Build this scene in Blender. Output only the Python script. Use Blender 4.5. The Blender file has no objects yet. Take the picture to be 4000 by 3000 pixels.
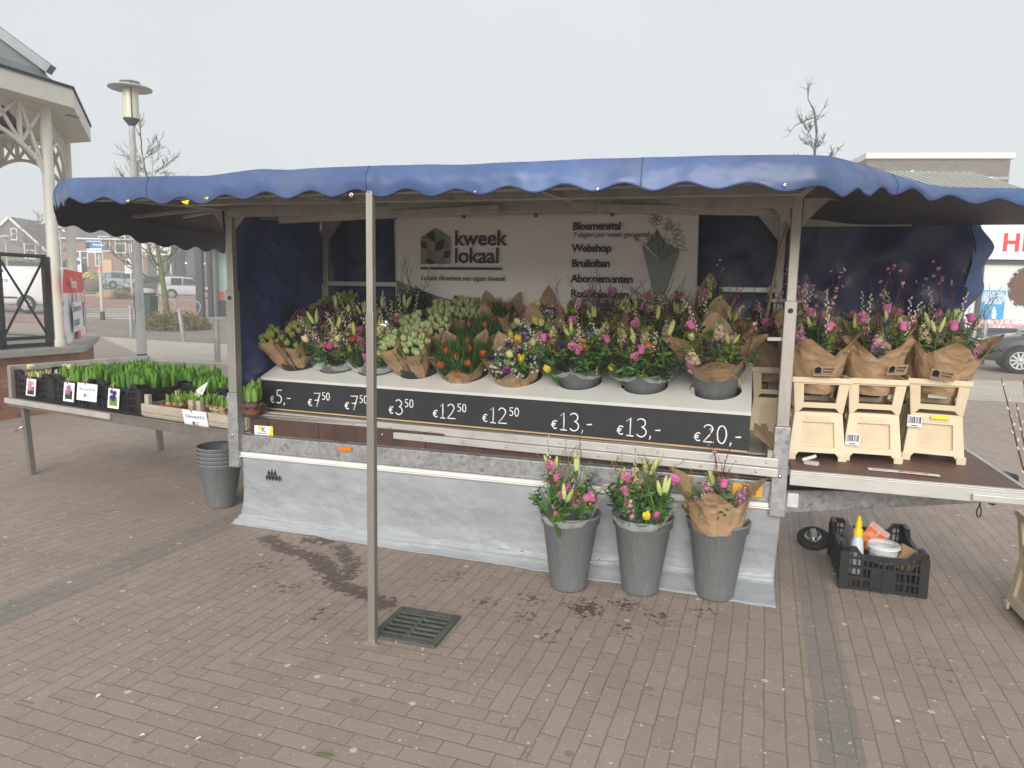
import bpy, bmesh, math, random
from math import sin, cos, pi, radians, sqrt, atan2
from mathutils import Vector, Matrix, noise
V3 = Vector
R = random.Random(7)

# ------------------------------------------------------------------ camera, world, sun
scene = bpy.context.scene
COL = scene.collection
F_PX, PITCH, ROLL, CAM_H = 2773.0, radians(7.1), radians(1.1), 1.6
_fw = V3((0, cos(PITCH), -sin(PITCH)))
_u0 = V3((0, sin(PITCH), cos(PITCH)))
_r0 = V3((1, 0, 0))
_rt = _r0 * cos(ROLL) + _u0 * sin(ROLL)
_up = -_r0 * sin(ROLL) + _u0 * cos(ROLL)
cam_d = bpy.data.cameras.new('camera')
cam_d.sensor_width = 36.0
cam_d.lens = 36.0 * F_PX / 4000.0
cam_d.clip_start = 0.05
cam_d.clip_end = 2000
cam = bpy.data.objects.new('camera', cam_d)
COL.objects.link(cam)
cam.matrix_world = Matrix(((_rt.x, _up.x, -_fw.x, 0), (_rt.y, _up.y, -_fw.y, 0), (_rt.z, _up.z, -_fw.z, CAM_H), (0, 0, 0, 1)))
scene.camera = cam

SUN_EL, SUN_AZ = radians(24), radians(190)     # soft high sun behind cloud, over the viewer's shoulder
world = bpy.data.worlds.new('World')
scene.world = world
world.use_nodes = True
wn, wl = world.node_tree.nodes, world.node_tree.links
wn.clear()
_out = wn.new('ShaderNodeOutputWorld')
_bg = wn.new('ShaderNodeBackground')
_sky = wn.new('ShaderNodeTexSky')
_sky.sky_type = 'NISHITA'
_sky.sun_disc = False
_sky.sun_elevation = SUN_EL
_sky.sun_rotation = SUN_AZ
_sky.air_density = 1.0
_sky.dust_density = 4.0
_mix = wn.new('ShaderNodeMix')
_mix.data_type = 'RGBA'
_mix.inputs['Factor'].default_value = 0.93       # overcast: an even grey cloud sheet, a trace of the sky behind it
_tc = wn.new('ShaderNodeTexCoord')
_cn = wn.new('ShaderNodeTexNoise')
_cn.inputs['Scale'].default_value = 1.7
_cn.inputs['Detail'].default_value = 3
_cr = wn.new('ShaderNodeValToRGB')
_cr.color_ramp.elements[0].position = 0.25
_cr.color_ramp.elements[0].color = (4.3, 4.62, 4.8, 1)
_cr.color_ramp.elements[1].position = 0.75
_cr.color_ramp.elements[1].color = (4.95, 5.22, 5.3, 1)
wl.new(_tc.outputs['Generated'], _cn.inputs['Vector'])
wl.new(_cn.outputs['Fac'], _cr.inputs['Fac'])
wl.new(_sky.outputs['Color'], _mix.inputs['A'])
wl.new(_cr.outputs['Color'], _mix.inputs['B'])
wl.new(_mix.outputs['Result'], _bg.inputs['Color'])
_bg.inputs['Strength'].default_value = 0.1
wl.new(_bg.outputs['Background'], _out.inputs['Surface'])
sun_d = bpy.data.lights.new('sun', 'SUN')
sun_d.energy = 2.1
sun_d.angle = radians(40)
sun_d.color = (1.0, 0.97, 0.92)
sun = bpy.data.objects.new('sun', sun_d)
COL.objects.link(sun)
sun.rotation_euler = V3((sin(SUN_AZ) * cos(SUN_EL), cos(SUN_AZ) * cos(SUN_EL), sin(SUN_EL))).to_track_quat('Z', 'Y').to_euler()
scene.view_settings.view_transform = 'Standard'
scene.view_settings.look = 'None'
scene.view_settings.gamma = 1
scene.view_settings.exposure = 0.72
scene.cycles.max_bounces = 8
scene.cycles.transparent_max_bounces = 24
scene.cycles.volume_step_rate = 4
scene.cycles.volume_bounces = 2

# ------------------------------------------------------------------ frames
A17 = radians(17)
U = V3((cos(A17), -sin(A17), 0))
Vv = V3((sin(A17), cos(A17), 0))
P0 = V3((1.42, 3.665, 0))
def W(u, v, w): return P0 + U * u + Vv * v + V3((0, 0, w))
def frame(X, Y, Z, o): return Matrix(((X.x, Y.x, Z.x, o.x), (X.y, Y.y, Z.y, o.y), (X.z, Y.z, Z.z, o.z), (0, 0, 0, 1)))
ZUP = V3((0, 0, 1))
STALL = frame(U, Vv, ZUP, P0)
A2 = radians(20.8)
U2 = V3((cos(A2), -sin(A2), 0))
V2 = V3((sin(A2), cos(A2), 0))
TILT = radians(18)
DD = V2 * cos(TILT) + ZUP * sin(TILT)
NN = -V2 * sin(TILT) + ZUP * cos(TILT)
B0 = W(-.16, .05, .990)
BOARD = frame(U2, DD, NN, B0)
BOARDV = frame(U2, V2, ZUP, B0)
def sstep(a, b, x):
    t = min(1, max(0, (x - a) / (b - a)))
    return t * t * (3 - 2 * t)
def gz(x, y):
    t = max(0.0, y - 22.0)
    return min(0.022 * t * sstep(0, 6, t), 1.3) + min(.8, .03 * max(0.0, -x - 12)) * sstep(20, 30, y)
def ray(px, py):
    return (_rt * ((px - 2000) / F_PX) - _up * ((py - 1500) / F_PX) + _fw)
def at(px, py, Y):                        # the point a photo pixel shows at distance Y
    d = ray(px, py)
    return V3((0, 0, CAM_H)) + d * (Y / d.y)
def gx(px, Y, py=1200): return at(px, py, Y).x

# ------------------------------------------------------------------ materials
def nd(nt, t, **kw):
    n = nt.nodes.new(t)
    for k, v in kw.items(): setattr(n, k, v)
    return n
def mat(name, col, rough=.55, metal=0.0, var=.18, scale=6.0, bump=0.0, bscale=40.0, spec=.4, dirt=0.0, dirtcol=(.1, .08, .06), sub=0.0, stretch=None, coat=0.0, crumple=0.0, cscale=12.0):
    m = bpy.data.materials.new(name)
    m.use_nodes = True
    nt = m.node_tree
    b = nt.nodes['Principled BSDF']
    b.inputs['Roughness'].default_value = rough
    b.inputs['Metallic'].default_value = metal
    b.inputs['Specular IOR Level'].default_value = spec
    b.inputs['Coat Weight'].default_value = coat
    tc = nd(nt, 'ShaderNodeTexCoord')
    src = tc.outputs['Object']
    if stretch:
        mp = nd(nt, 'ShaderNodeMapping')
        mp.inputs['Scale'].default_value = stretch
        nt.links.new(src, mp.inputs['Vector'])
        src = mp.outputs['Vector']
    n = nd(nt, 'ShaderNodeTexNoise')
    n.inputs['Scale'].default_value = scale
    n.inputs['Detail'].default_value = 6
    n.inputs['Roughness'].default_value = .62
    nt.links.new(src, n.inputs['Vector'])
    r = nd(nt, 'ShaderNodeValToRGB')
    r.color_ramp.elements[0].position = .3
    r.color_ramp.elements[1].position = .7
    r.color_ramp.elements[0].color = tuple(c * (1 - var) for c in col) + (1,)
    r.color_ramp.elements[1].color = tuple(min(1, c * (1 + var)) for c in col) + (1,)
    nt.links.new(n.outputs['Fac'], r.inputs['Fac'])
    cout = r.outputs['Color']
    if dirt > 0:
        n2 = nd(nt, 'ShaderNodeTexNoise')
        n2.inputs['Scale'].default_value = scale * 2.3
        n2.inputs['Detail'].default_value = 8
        n2.inputs['Roughness'].default_value = .7
        nt.links.new(src, n2.inputs['Vector'])
        r2 = nd(nt, 'ShaderNodeValToRGB')
        r2.color_ramp.elements[0].position = .52
        r2.color_ramp.elements[0].color = (0, 0, 0, 1)
        r2.color_ramp.elements[1].position = .75
        r2.color_ramp.elements[1].color = (dirt, dirt, dirt, 1)
        nt.links.new(n2.outputs['Fac'], r2.inputs['Fac'])
        mx = nd(nt, 'ShaderNodeMix', data_type='RGBA')
        nt.links.new(r2.outputs['Color'], mx.inputs['Factor'])
        nt.links.new(cout, mx.inputs['A'])
        mx.inputs['B'].default_value = dirtcol + (1,)
        cout = mx.outputs['Result']
    nt.links.new(cout, b.inputs['Base Color'])
    if crumple > 0:                          # sharp creases: two layers of faceted cells, their coordinates bent by noise
        nz_ = nd(nt, 'ShaderNodeTexNoise'); nz_.inputs['Scale'].default_value = cscale * .5
        nt.links.new(src, nz_.inputs['Vector'])
        sv = nd(nt, 'ShaderNodeVectorMath', operation='SCALE'); sv.inputs['Scale'].default_value = 1.6 / cscale
        nt.links.new(nz_.outputs['Color'], sv.inputs[0])
        av = nd(nt, 'ShaderNodeVectorMath', operation='ADD')
        nt.links.new(src, av.inputs[0]); nt.links.new(sv.outputs[0], av.inputs[1])
        last = None
        for k_, (sc_, st_) in enumerate(((cscale, 1.0), (cscale * 2.7, .4))):
            vo_ = nd(nt, 'ShaderNodeTexVoronoi'); vo_.inputs['Scale'].default_value = sc_
            nt.links.new(av.outputs[0], vo_.inputs['Vector'])
            b2_ = nd(nt, 'ShaderNodeBump'); b2_.inputs['Strength'].default_value = crumple * st_; b2_.inputs['Distance'].default_value = .25 / sc_
            nt.links.new(vo_.outputs['Distance'], b2_.inputs['Height'])
            if last: nt.links.new(last.outputs['Normal'], b2_.inputs['Normal'])
            last = b2_
        nt.links.new(last.outputs['Normal'], b.inputs['Normal'])
    if bump > 0 and crumple <= 0:
        nb = nd(nt, 'ShaderNodeTexNoise')
        nb.inputs['Scale'].default_value = bscale
        nb.inputs['Detail'].default_value = 5
        nt.links.new(src, nb.inputs['Vector'])
        bp = nd(nt, 'ShaderNodeBump')
        bp.inputs['Strength'].default_value = bump
        bp.inputs['Distance'].default_value = .01
        nt.links.new(nb.outputs['Fac'], bp.inputs['Height'])
        nt.links.new(bp.outputs['Normal'], b.inputs['Normal'])
    if sub > 0:
        tr = nd(nt, 'ShaderNodeBsdfTranslucent')
        nt.links.new(cout, tr.inputs['Color'])
        ms = nd(nt, 'ShaderNodeMixShader')
        ms.inputs[0].default_value = sub
        nt.links.new(b.outputs[0], ms.inputs[1])
        nt.links.new(tr.outputs[0], ms.inputs[2])
        nt.links.new(ms.outputs[0], nt.nodes['Material Output'].inputs['Surface'])
    return m
def galv(name, base=.27):
    m = mat(name, (base, base * 1.03, base * 1.03), rough=.42, metal=.35, var=.2, scale=9, dirt=.5, dirtcol=(.13, .11, .09))
    nt = m.node_tree
    vo = nd(nt, 'ShaderNodeTexVoronoi')
    vo.inputs['Scale'].default_value = 45
    tc = nd(nt, 'ShaderNodeTexCoord')
    nt.links.new(tc.outputs['Object'], vo.inputs['Vector'])
    b = nt.nodes['Principled BSDF']
    src = b.inputs['Base Color'].links[0].from_socket
    mx = nd(nt, 'ShaderNodeMix', data_type='RGBA', blend_type='OVERLAY')
    mx.inputs['Factor'].default_value = .35
    nt.links.new(src, mx.inputs['A'])
    nt.links.new(vo.outputs['Color'], mx.inputs['B'])
    hs = nd(nt, 'ShaderNodeHueSaturation')
    hs.inputs['Saturation'].default_value = .12
    nt.links.new(mx.outputs['Result'], hs.inputs['Color'])
    nt.links.new(hs.outputs['Color'], b.inputs['Base Color'])
    return m
def clear_mat(name, tint=(.95, .97, .97), opacity=.25, rough=.15, gloss=.5):
    m = bpy.data.materials.new(name)
    m.use_nodes = True
    nt = m.node_tree
    out = nt.nodes['Material Output']
    b = nt.nodes['Principled BSDF']
    b.inputs['Base Color'].default_value = tint + (1,)
    b.inputs['Roughness'].default_value = rough
    b.inputs['Specular IOR Level'].default_value = gloss
    t = nd(nt, 'ShaderNodeBsdfTransparent')
    ms = nd(nt, 'ShaderNodeMixShader')
    lw = nd(nt, 'ShaderNodeLayerWeight')
    lw.inputs['Blend'].default_value = .35
    tc = nd(nt, 'ShaderNodeTexCoord')
    n = nd(nt, 'ShaderNodeTexNoise')
    n.inputs['Scale'].default_value = 22
    nt.links.new(tc.outputs['Object'], n.inputs['Vector'])
    ml = nd(nt, 'ShaderNodeMath', operation='MULTIPLY_ADD')
    nt.links.new(lw.outputs['Facing'], ml.inputs[0])
    ml.inputs[1].default_value = .35
    ml.inputs[2].default_value = opacity - .1
    m2 = nd(nt, 'ShaderNodeMath', operation='MULTIPLY_ADD')
    nt.links.new(n.outputs['Fac'], m2.inputs[0])
    m2.inputs[1].default_value = .2
    nt.links.new(ml.outputs[0], m2.inputs[2])
    nt.links.new(m2.outputs[0], ms.inputs[0])
    nt.links.new(t.outputs[0], ms.inputs[1])
    nt.links.new(b.outputs[0], ms.inputs[2])
    bp = nd(nt, 'ShaderNodeBump')
    bp.inputs['Strength'].default_value = .6
    bp.inputs['Distance'].default_value = .01
    nt.links.new(n.outputs['Fac'], bp.inputs['Height'])
    nt.links.new(bp.outputs['Normal'], b.inputs['Normal'])
    nt.links.new(ms.outputs[0], out.inputs['Surface'])
    return m

M = dict(
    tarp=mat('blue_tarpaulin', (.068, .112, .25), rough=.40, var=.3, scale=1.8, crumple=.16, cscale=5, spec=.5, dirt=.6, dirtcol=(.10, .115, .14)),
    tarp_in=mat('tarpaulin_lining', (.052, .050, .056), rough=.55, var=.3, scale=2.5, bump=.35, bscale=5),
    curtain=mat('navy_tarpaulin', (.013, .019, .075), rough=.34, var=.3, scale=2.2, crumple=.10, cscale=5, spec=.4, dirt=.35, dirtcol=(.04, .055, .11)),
    sidecurtain=mat('side_tarpaulin_brightened', (.034, .056, .19), rough=.3, var=.4, scale=2.2, crumple=.30, cscale=8, spec=.5, dirt=.5, dirtcol=(.07, .10, .22)),  # same cloth as the other curtains; stronger light here mixed into its blue
    galv=galv('galvanised_steel'),
    alu=mat('aged_aluminium', (.36, .335, .30), rough=.42, metal=.45, var=.16, scale=7, dirt=.45, dirtcol=(.16, .14, .12), stretch=(1, 1, .3)),
    polealu=mat('pole_aluminium', (.29, .265, .235), rough=.42, metal=.4, var=.14, scale=6, dirt=.4, dirtcol=(.15, .13, .11), stretch=(1, 1, .25)),
    hem=mat('tarpaulin_hem', (.035, .06, .16), rough=.5, var=.2, scale=30),
    aludark=mat('dull_aluminium', (.23, .21, .19), rough=.4, metal=.45, var=.16, scale=7, dirt=.4, dirtcol=(.12, .11, .10)),
    alulight=mat('aluminium_rail', (.54, .525, .495), rough=.4, metal=.35, var=.12, scale=5, dirt=.5, dirtcol=(.25, .22, .18), stretch=(.5, 1, 1)),
    ply=mat('brown_plywood', (.075, .038, .030), rough=.5, var=.35, scale=7, dirt=.4, dirtcol=(.03, .02, .02), stretch=(1.5, 1, .25)),
    deck=mat('brown_table_board', (.145, .075, .058), rough=.5, spec=.22, var=.2, scale=14, dirt=.35, dirtcol=(.17, .12, .1)),
    skirt=mat('silver_cloth', (.35, .367, .388), rough=.40, var=.08, scale=3, crumple=.28, cscale=6, spec=.45, dirt=.25, dirtcol=(.28, .28, .28)),
    white=mat('white_board', (.74, .73, .69), rough=.5, var=.04, scale=5, dirt=.12, dirtcol=(.5, .48, .44)),
    chalk=mat('blackboard', (.022, .023, .026), rough=.6, var=.25, scale=9),
    chalkwhite=mat('chalk_paint', (.85, .86, .86), rough=.7, var=.05),
    pine=mat('pine_batten', (.62, .40, .20), rough=.6, var=.2, scale=20, stretch=(.2, 1, 1)),
    orange=mat('orange_lens', (.75, .20, .01), rough=.25, var=.15, scale=60),
    orangesign=mat('orange_plate', (.85, .42, .03), rough=.4, var=.05),
    yellow=mat('yellow_plastic', (.85, .62, .02), rough=.4, var=.08),
    green_ink=mat('green_ink', (.03, .2, .1), rough=.5),
    black=mat('black_plastic', (.014, .014, .015), rough=.45, var=.3, scale=15, dirt=.3, dirtcol=(.08, .075, .07)),
    blackpot=mat('black_bucket_plastic', (.03, .031, .034), rough=.42, var=.2, scale=10),
    grey=mat('grey_bucket_plastic', (.165, .175, .18), rough=.5, var=.10, scale=7, dirt=.6, dirtcol=(.27, .28, .28), stretch=(4, 4, .45)),
    cream=mat('cream_plastic', (.72, .60, .42), rough=.42, var=.05, scale=5, dirt=.25, dirtcol=(.45, .32, .17)),
    creamdark=mat('cream_plastic_panel', (.64, .525, .35), rough=.5, var=.1, scale=8, dirt=.3, dirtcol=(.42, .30, .16)),
    kraft=mat('kraft_paper', (.43, .28, .16), rough=.6, var=.14, scale=9, crumple=.85, cscale=13, sub=.12),
    banner=mat('banner_cloth', (.80, .76, .70), rough=.7, var=.04, scale=3),
    ink=mat('dark_ink', (.022, .022, .03), rough=.7, var=.05),
    sage=mat('sage_print', (.16, .20, .17), rough=.7, var=.05),
    sand=mat('sand_print', (.30, .245, .15), rough=.7, var=.05),
    paper=mat('white_card', (.80, .81, .84), rough=.6, var=.03),
    inkgrey=mat('grey_ink', (.28, .29, .33), rough=.7),
    greywave=mat('grey_print', (.20, .20, .20), rough=.7, var=.04),
    raffia=mat('raffia', (.55, .42, .18), rough=.8, var=.2, scale=30),
    steel=mat('bright_steel', (.62, .62, .62), rough=.25, metal=.9, var=.08),
    rubber=mat('tyre_rubber', (.022, .022, .022), rough=.75, var=.25, scale=20),
    clear=clear_mat('clear_plastic', opacity=.3),
    cello=clear_mat('cellophane', (.80, .90, .84), opacity=.27, rough=.08, gloss=.9),
    wood=mat('weathered_wood', (.40, .345, .27), rough=.75, var=.22, scale=9, bump=.3, bscale=25, dirt=.4, dirtcol=(.22, .18, .14), stretch=(.35, 1, 1)),
    wicker=mat('wicker', (.16, .072, .032), rough=.7, var=.4, scale=35, bump=.8, bscale=70),
    wickerpale=mat('pale_wicker', (.42, .33, .2), rough=.7, var=.35, scale=35, bump=.8, bscale=70),
    bulb=mat('brown_bulb', (.42, .23, .11), rough=.6, var=.3, scale=30),
    bulbdark=mat('purple_bulb', (.055, .03, .045), rough=.5, var=.4, scale=30),
    cardboard=mat('cardboard', (.38, .25, .14), rough=.8, var=.1, scale=12),
    orangebag=mat('orange_packet', (.80, .18, .03), rough=.35, var=.25, scale=20),
    bluegrey=mat('cleaning_bottle', (.62, .68, .74), rough=.4, var=.05),
)
def flower(name, col, var=.2, sub=.25, rough=.5, scale=45): return mat(name, col, rough=rough, var=var, scale=scale, sub=sub, spec=.3)
FM = dict(
    stem=flower('stem_green', (.10, .21, .045)), leaf=flower('leaf_green', (.095, .22, .04)), leafdark=flower('dark_leaf', (.03, .075, .028)),
    leafblue=flower('blue_green_leaf', (.085, .17, .095)), leaflight=flower('light_leaf', (.21, .36, .07)), hyac=flower('hyacinth_leaf', (.15, .34, .03)),
    tulipgreen=flower('green_tulip_bud', (.27, .37, .085)), tulipred=flower('green_red_tulip_bud', (.36, .25, .07)), tulippurple=flower('purple_tulip', (.125, .05, .085)),
    tulipwhite=flower('pale_green_tulip', (.52, .60, .28)), tuliporange=flower('orange_tulip', (.75, .14, .03)), tulipyellow=flower('yellow_tulip', (.85, .70, .06)),
    tulipcream=flower('cream_tulip', (.85, .80, .42)), tulippink=flower('pink_tulip', (.70, .13, .32)),
    pink=flower('pink_bell', (.78, .20, .47)), palepink=flower('pale_pink_petal', (.80, .40, .48)), mauve=flower('mauve_petal', (.58, .25, .45)),
    creamp=flower('cream_petal', (.80, .68, .42)), magenta=flower('magenta_petal', (.42, .04, .30)), violet=flower('violet_petal', (.06, .035, .20)),
    white=flower('white_petal', (.85, .85, .80), var=.05), lily=flower('lily_bud', (.62, .70, .25)), gold=flower('golden_twig', (.36, .22, .05)),
    twig=mat('brown_twig', (.085, .05, .032), rough=.7), redtwig=mat('red_twig', (.115, .03, .03), rough=.6), catkin=flower('catkin', (.74, .70, .56), var=.1),
    blossom=flower('blossom', (.88, .45, .50), var=.12), orange=flower('orange_petal', (.80, .26, .03)), red=flower('red_petal', (.45, .03, .04)),
    moss=flower('green_fluff', (.18, .36, .05)), dark=flower('dark_foliage', (.028, .036, .018)), yel=flower('yellow_centre', (.8, .55, .05)),
)

# ------------------------------------------------------------------ mesh builder
class MB:
    def __init__(s): s.v = []; s.f = []; s.m = []; s.sm = []
    def add(s, vs, fs, m=0, T=None, smooth=False):
        o = len(s.v)
        for p in vs:
            p = V3(p)
            s.v.append(T @ p if T else p)
        for f in fs:
            s.f.append([i + o for i in f]); s.m.append(m); s.sm.append(smooth)
        return s
    def box(s, c, d, m=0, T=None, rz=0, taper=None):
        cx, cy, cz = c
        x, y, z = d[0] / 2, d[1] / 2, d[2] / 2
        tx, ty = taper or (1, 1)
        vs = [(-x, -y, -z), (x, -y, -z), (x, y, -z), (-x, y, -z), (-x * tx, -y * ty, z), (x * tx, -y * ty, z), (x * tx, y * ty, z), (-x * tx, y * ty, z)]
        if rz: vs = [(a * cos(rz) - b * sin(rz), a * sin(rz) + b * cos(rz), c_) for a, b, c_ in vs]
        vs = [(a + cx, b + cy, c_ + cz) for a, b, c_ in vs]
        return s.add(vs, [(0, 3, 2, 1), (4, 5, 6, 7), (0, 1, 5, 4), (1, 2, 6, 5), (2, 3, 7, 6), (3, 0, 4, 7)], m, T)
    def tube(s, pts, r, n=8, m=0, T=None, cap=True, smooth=True):
        pts = [V3(p) for p in pts]
        k = len(pts)
        rs = r if isinstance(r, (list, tuple)) else [r] * k
        vs = []
        a = None
        for i in range(k):
            t = (pts[min(i + 1, k - 1)] - pts[max(i - 1, 0)])
            if t.length < 1e-9: t = V3((0, 0, 1))
            t.normalize()
            if a is None: a = t.orthogonal().normalized()
            else:
                a = a - t * a.dot(t)
                a = a.normalized() if a.length > 1e-6 else t.orthogonal().normalized()
            b = t.cross(a)
            for j in range(n):
                an = 2 * pi * j / n
                vs.append(pts[i] + (a * cos(an) + b * sin(an)) * rs[i])
        fs = [(i * n + j, i * n + (j + 1) % n, (i + 1) * n + (j + 1) % n, (i + 1) * n + j) for i in range(k - 1) for j in range(n)]
        if cap: fs += [tuple(range(n - 1, -1, -1)), tuple(range((k - 1) * n, k * n))]
        return s.add(vs, fs, m, T, smooth)
    def bar(s, a, b, w, h, m=0, T=None):             # square bar from a to b
        a, b = V3(a), V3(b)
        t = (b - a).normalized()
        x = t.cross(ZUP)
        x = x.normalized() if x.length > 1e-3 else V3((1, 0, 0))
        y = x.cross(t)
        vs = [p + x * (sx * w / 2) + y * (sy * h / 2) for p in (a, b) for sx, sy in ((-1, -1), (1, -1), (1, 1), (-1, 1))]
        return s.add(vs, [(3, 2, 1, 0), (4, 5, 6, 7), (0, 1, 5, 4), (1, 2, 6, 5), (2, 3, 7, 6), (3, 0, 4, 7)], m, T)
    def lathe(s, prof, n=20, m=0, T=None, smooth=True, mod=None, closed=False):
        vs = []
        for i, (r, z) in enumerate(prof):
            for j in range(n):
                an = 2 * pi * j / n
                q = r * (mod(an, i) if mod else 1)
                vs.append((q * cos(an), q * sin(an), z))
        k = len(prof)
        fs = [(i * n + j, i * n + (j + 1) % n, (i + 1) * n + (j + 1) % n, (i + 1) * n + j) for i in range(k - 1) for j in range(n)]
        if closed: fs += [tuple(range(n - 1, -1, -1)), tuple(range((k - 1) * n, k * n))]
        return s.add(vs, fs, m, T, smooth)
    def grid(s, fn, nu, nv, m=0, T=None, smooth=True, mfn=None):
        vs = [fn(i / nu, j / nv) for j in range(nv + 1) for i in range(nu + 1)]
        fs = [(j * (nu + 1) + i, j * (nu + 1) + i + 1, (j + 1) * (nu + 1) + i + 1, (j + 1) * (nu + 1) + i) for j in range(nv) for i in range(nu)]
        return s.add(vs, fs, m, T, smooth)
    def prism(s, poly, t, m=0, T=None):              # polygon in xz, thickness t along +y
        n = len(poly)
        vs = [(x, 0, z) for x, z in poly] + [(x, t, z) for x, z in poly]
        fs = [tuple(range(n)), tuple(range(2 * n - 1, n - 1, -1))] + [(i, i + n, (i + 1) % n + n, (i + 1) % n) for i in range(n)]
        return s.add(vs, fs, m, T)
    def mesh(s, name, mats):
        me = bpy.data.meshes.new(name)
        me.from_pydata([tuple(p) for p in s.v], [], s.f)
        for mm in (mats if isinstance(mats, (list, tuple)) else [mats]): me.materials.append(mm)
        me.polygons.foreach_set('material_index', s.m)
        me.polygons.foreach_set('use_smooth', s.sm)
        me.update()
        return me
    def build(s, name, mats, parent=None, T=None, bevel=0, solid=0):
        o = bpy.data.objects.new(name, s.mesh(name, mats))
        COL.objects.link(o)
        if parent: o.parent = parent
        if T: o.matrix_basis = T
        if solid:
            md = o.modifiers.new('thickness', 'SOLIDIFY'); md.thickness = solid; md.offset = 0
        if bevel:
            md = o.modifiers.new('bevel', 'BEVEL'); md.width = bevel; md.segments = 2; md.limit_method = 'ANGLE'
        return o
def tag(o, label, cat, group=None):
    o['label'] = label; o['category'] = cat
    if group: o['group'] = group
    return o
def thing(name, label, cat, T, group=None):
    o = bpy.data.objects.new(name, None)
    o.empty_display_size = .1
    COL.objects.link(o)
    o.matrix_basis = T
    return tag(o, label, cat, group)
def struct(o, kind='structure'):
    o['kind'] = kind
    return o
def TR(x, y, z, rz=0): return Matrix.Translation((x, y, z)) @ Matrix.Rotation(rz, 4, 'Z')
def text_part(s, size, m, parent, T, name='lettering', align='LEFT', ext=.0008, shear=0, bold=0, space=1):
    cu = bpy.data.curves.new('txt', 'FONT')
    cu.body = s; cu.size = size; cu.extrude = ext; cu.align_x = align; cu.shear = shear; cu.offset = bold; cu.space_character = space; cu.resolution_u = 3
    ob = bpy.data.objects.new('txt', cu)
    COL.objects.link(ob)
    dg = bpy.context.evaluated_depsgraph_get(); dg.update()
    me = bpy.data.meshes.new_from_object(ob.evaluated_get(dg))
    bpy.data.objects.remove(ob); bpy.data.curves.remove(cu)
    me.materials.clear(); me.materials.append(m)
    o = bpy.data.objects.new(name, me)
    COL.objects.link(o)
    if parent: o.parent = parent
    o.matrix_basis = T
    return o
STAND = Matrix.Rotation(pi / 2, 4, 'X')              # text lying in xy -> standing in xz, facing -y
def on_wall(x, y, z): return Matrix.Translation((x, y, z)) @ STAND
def nz3(x, y, z, s=1.0): return noise.noise(V3((x * s, y * s, z * s)))
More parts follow.
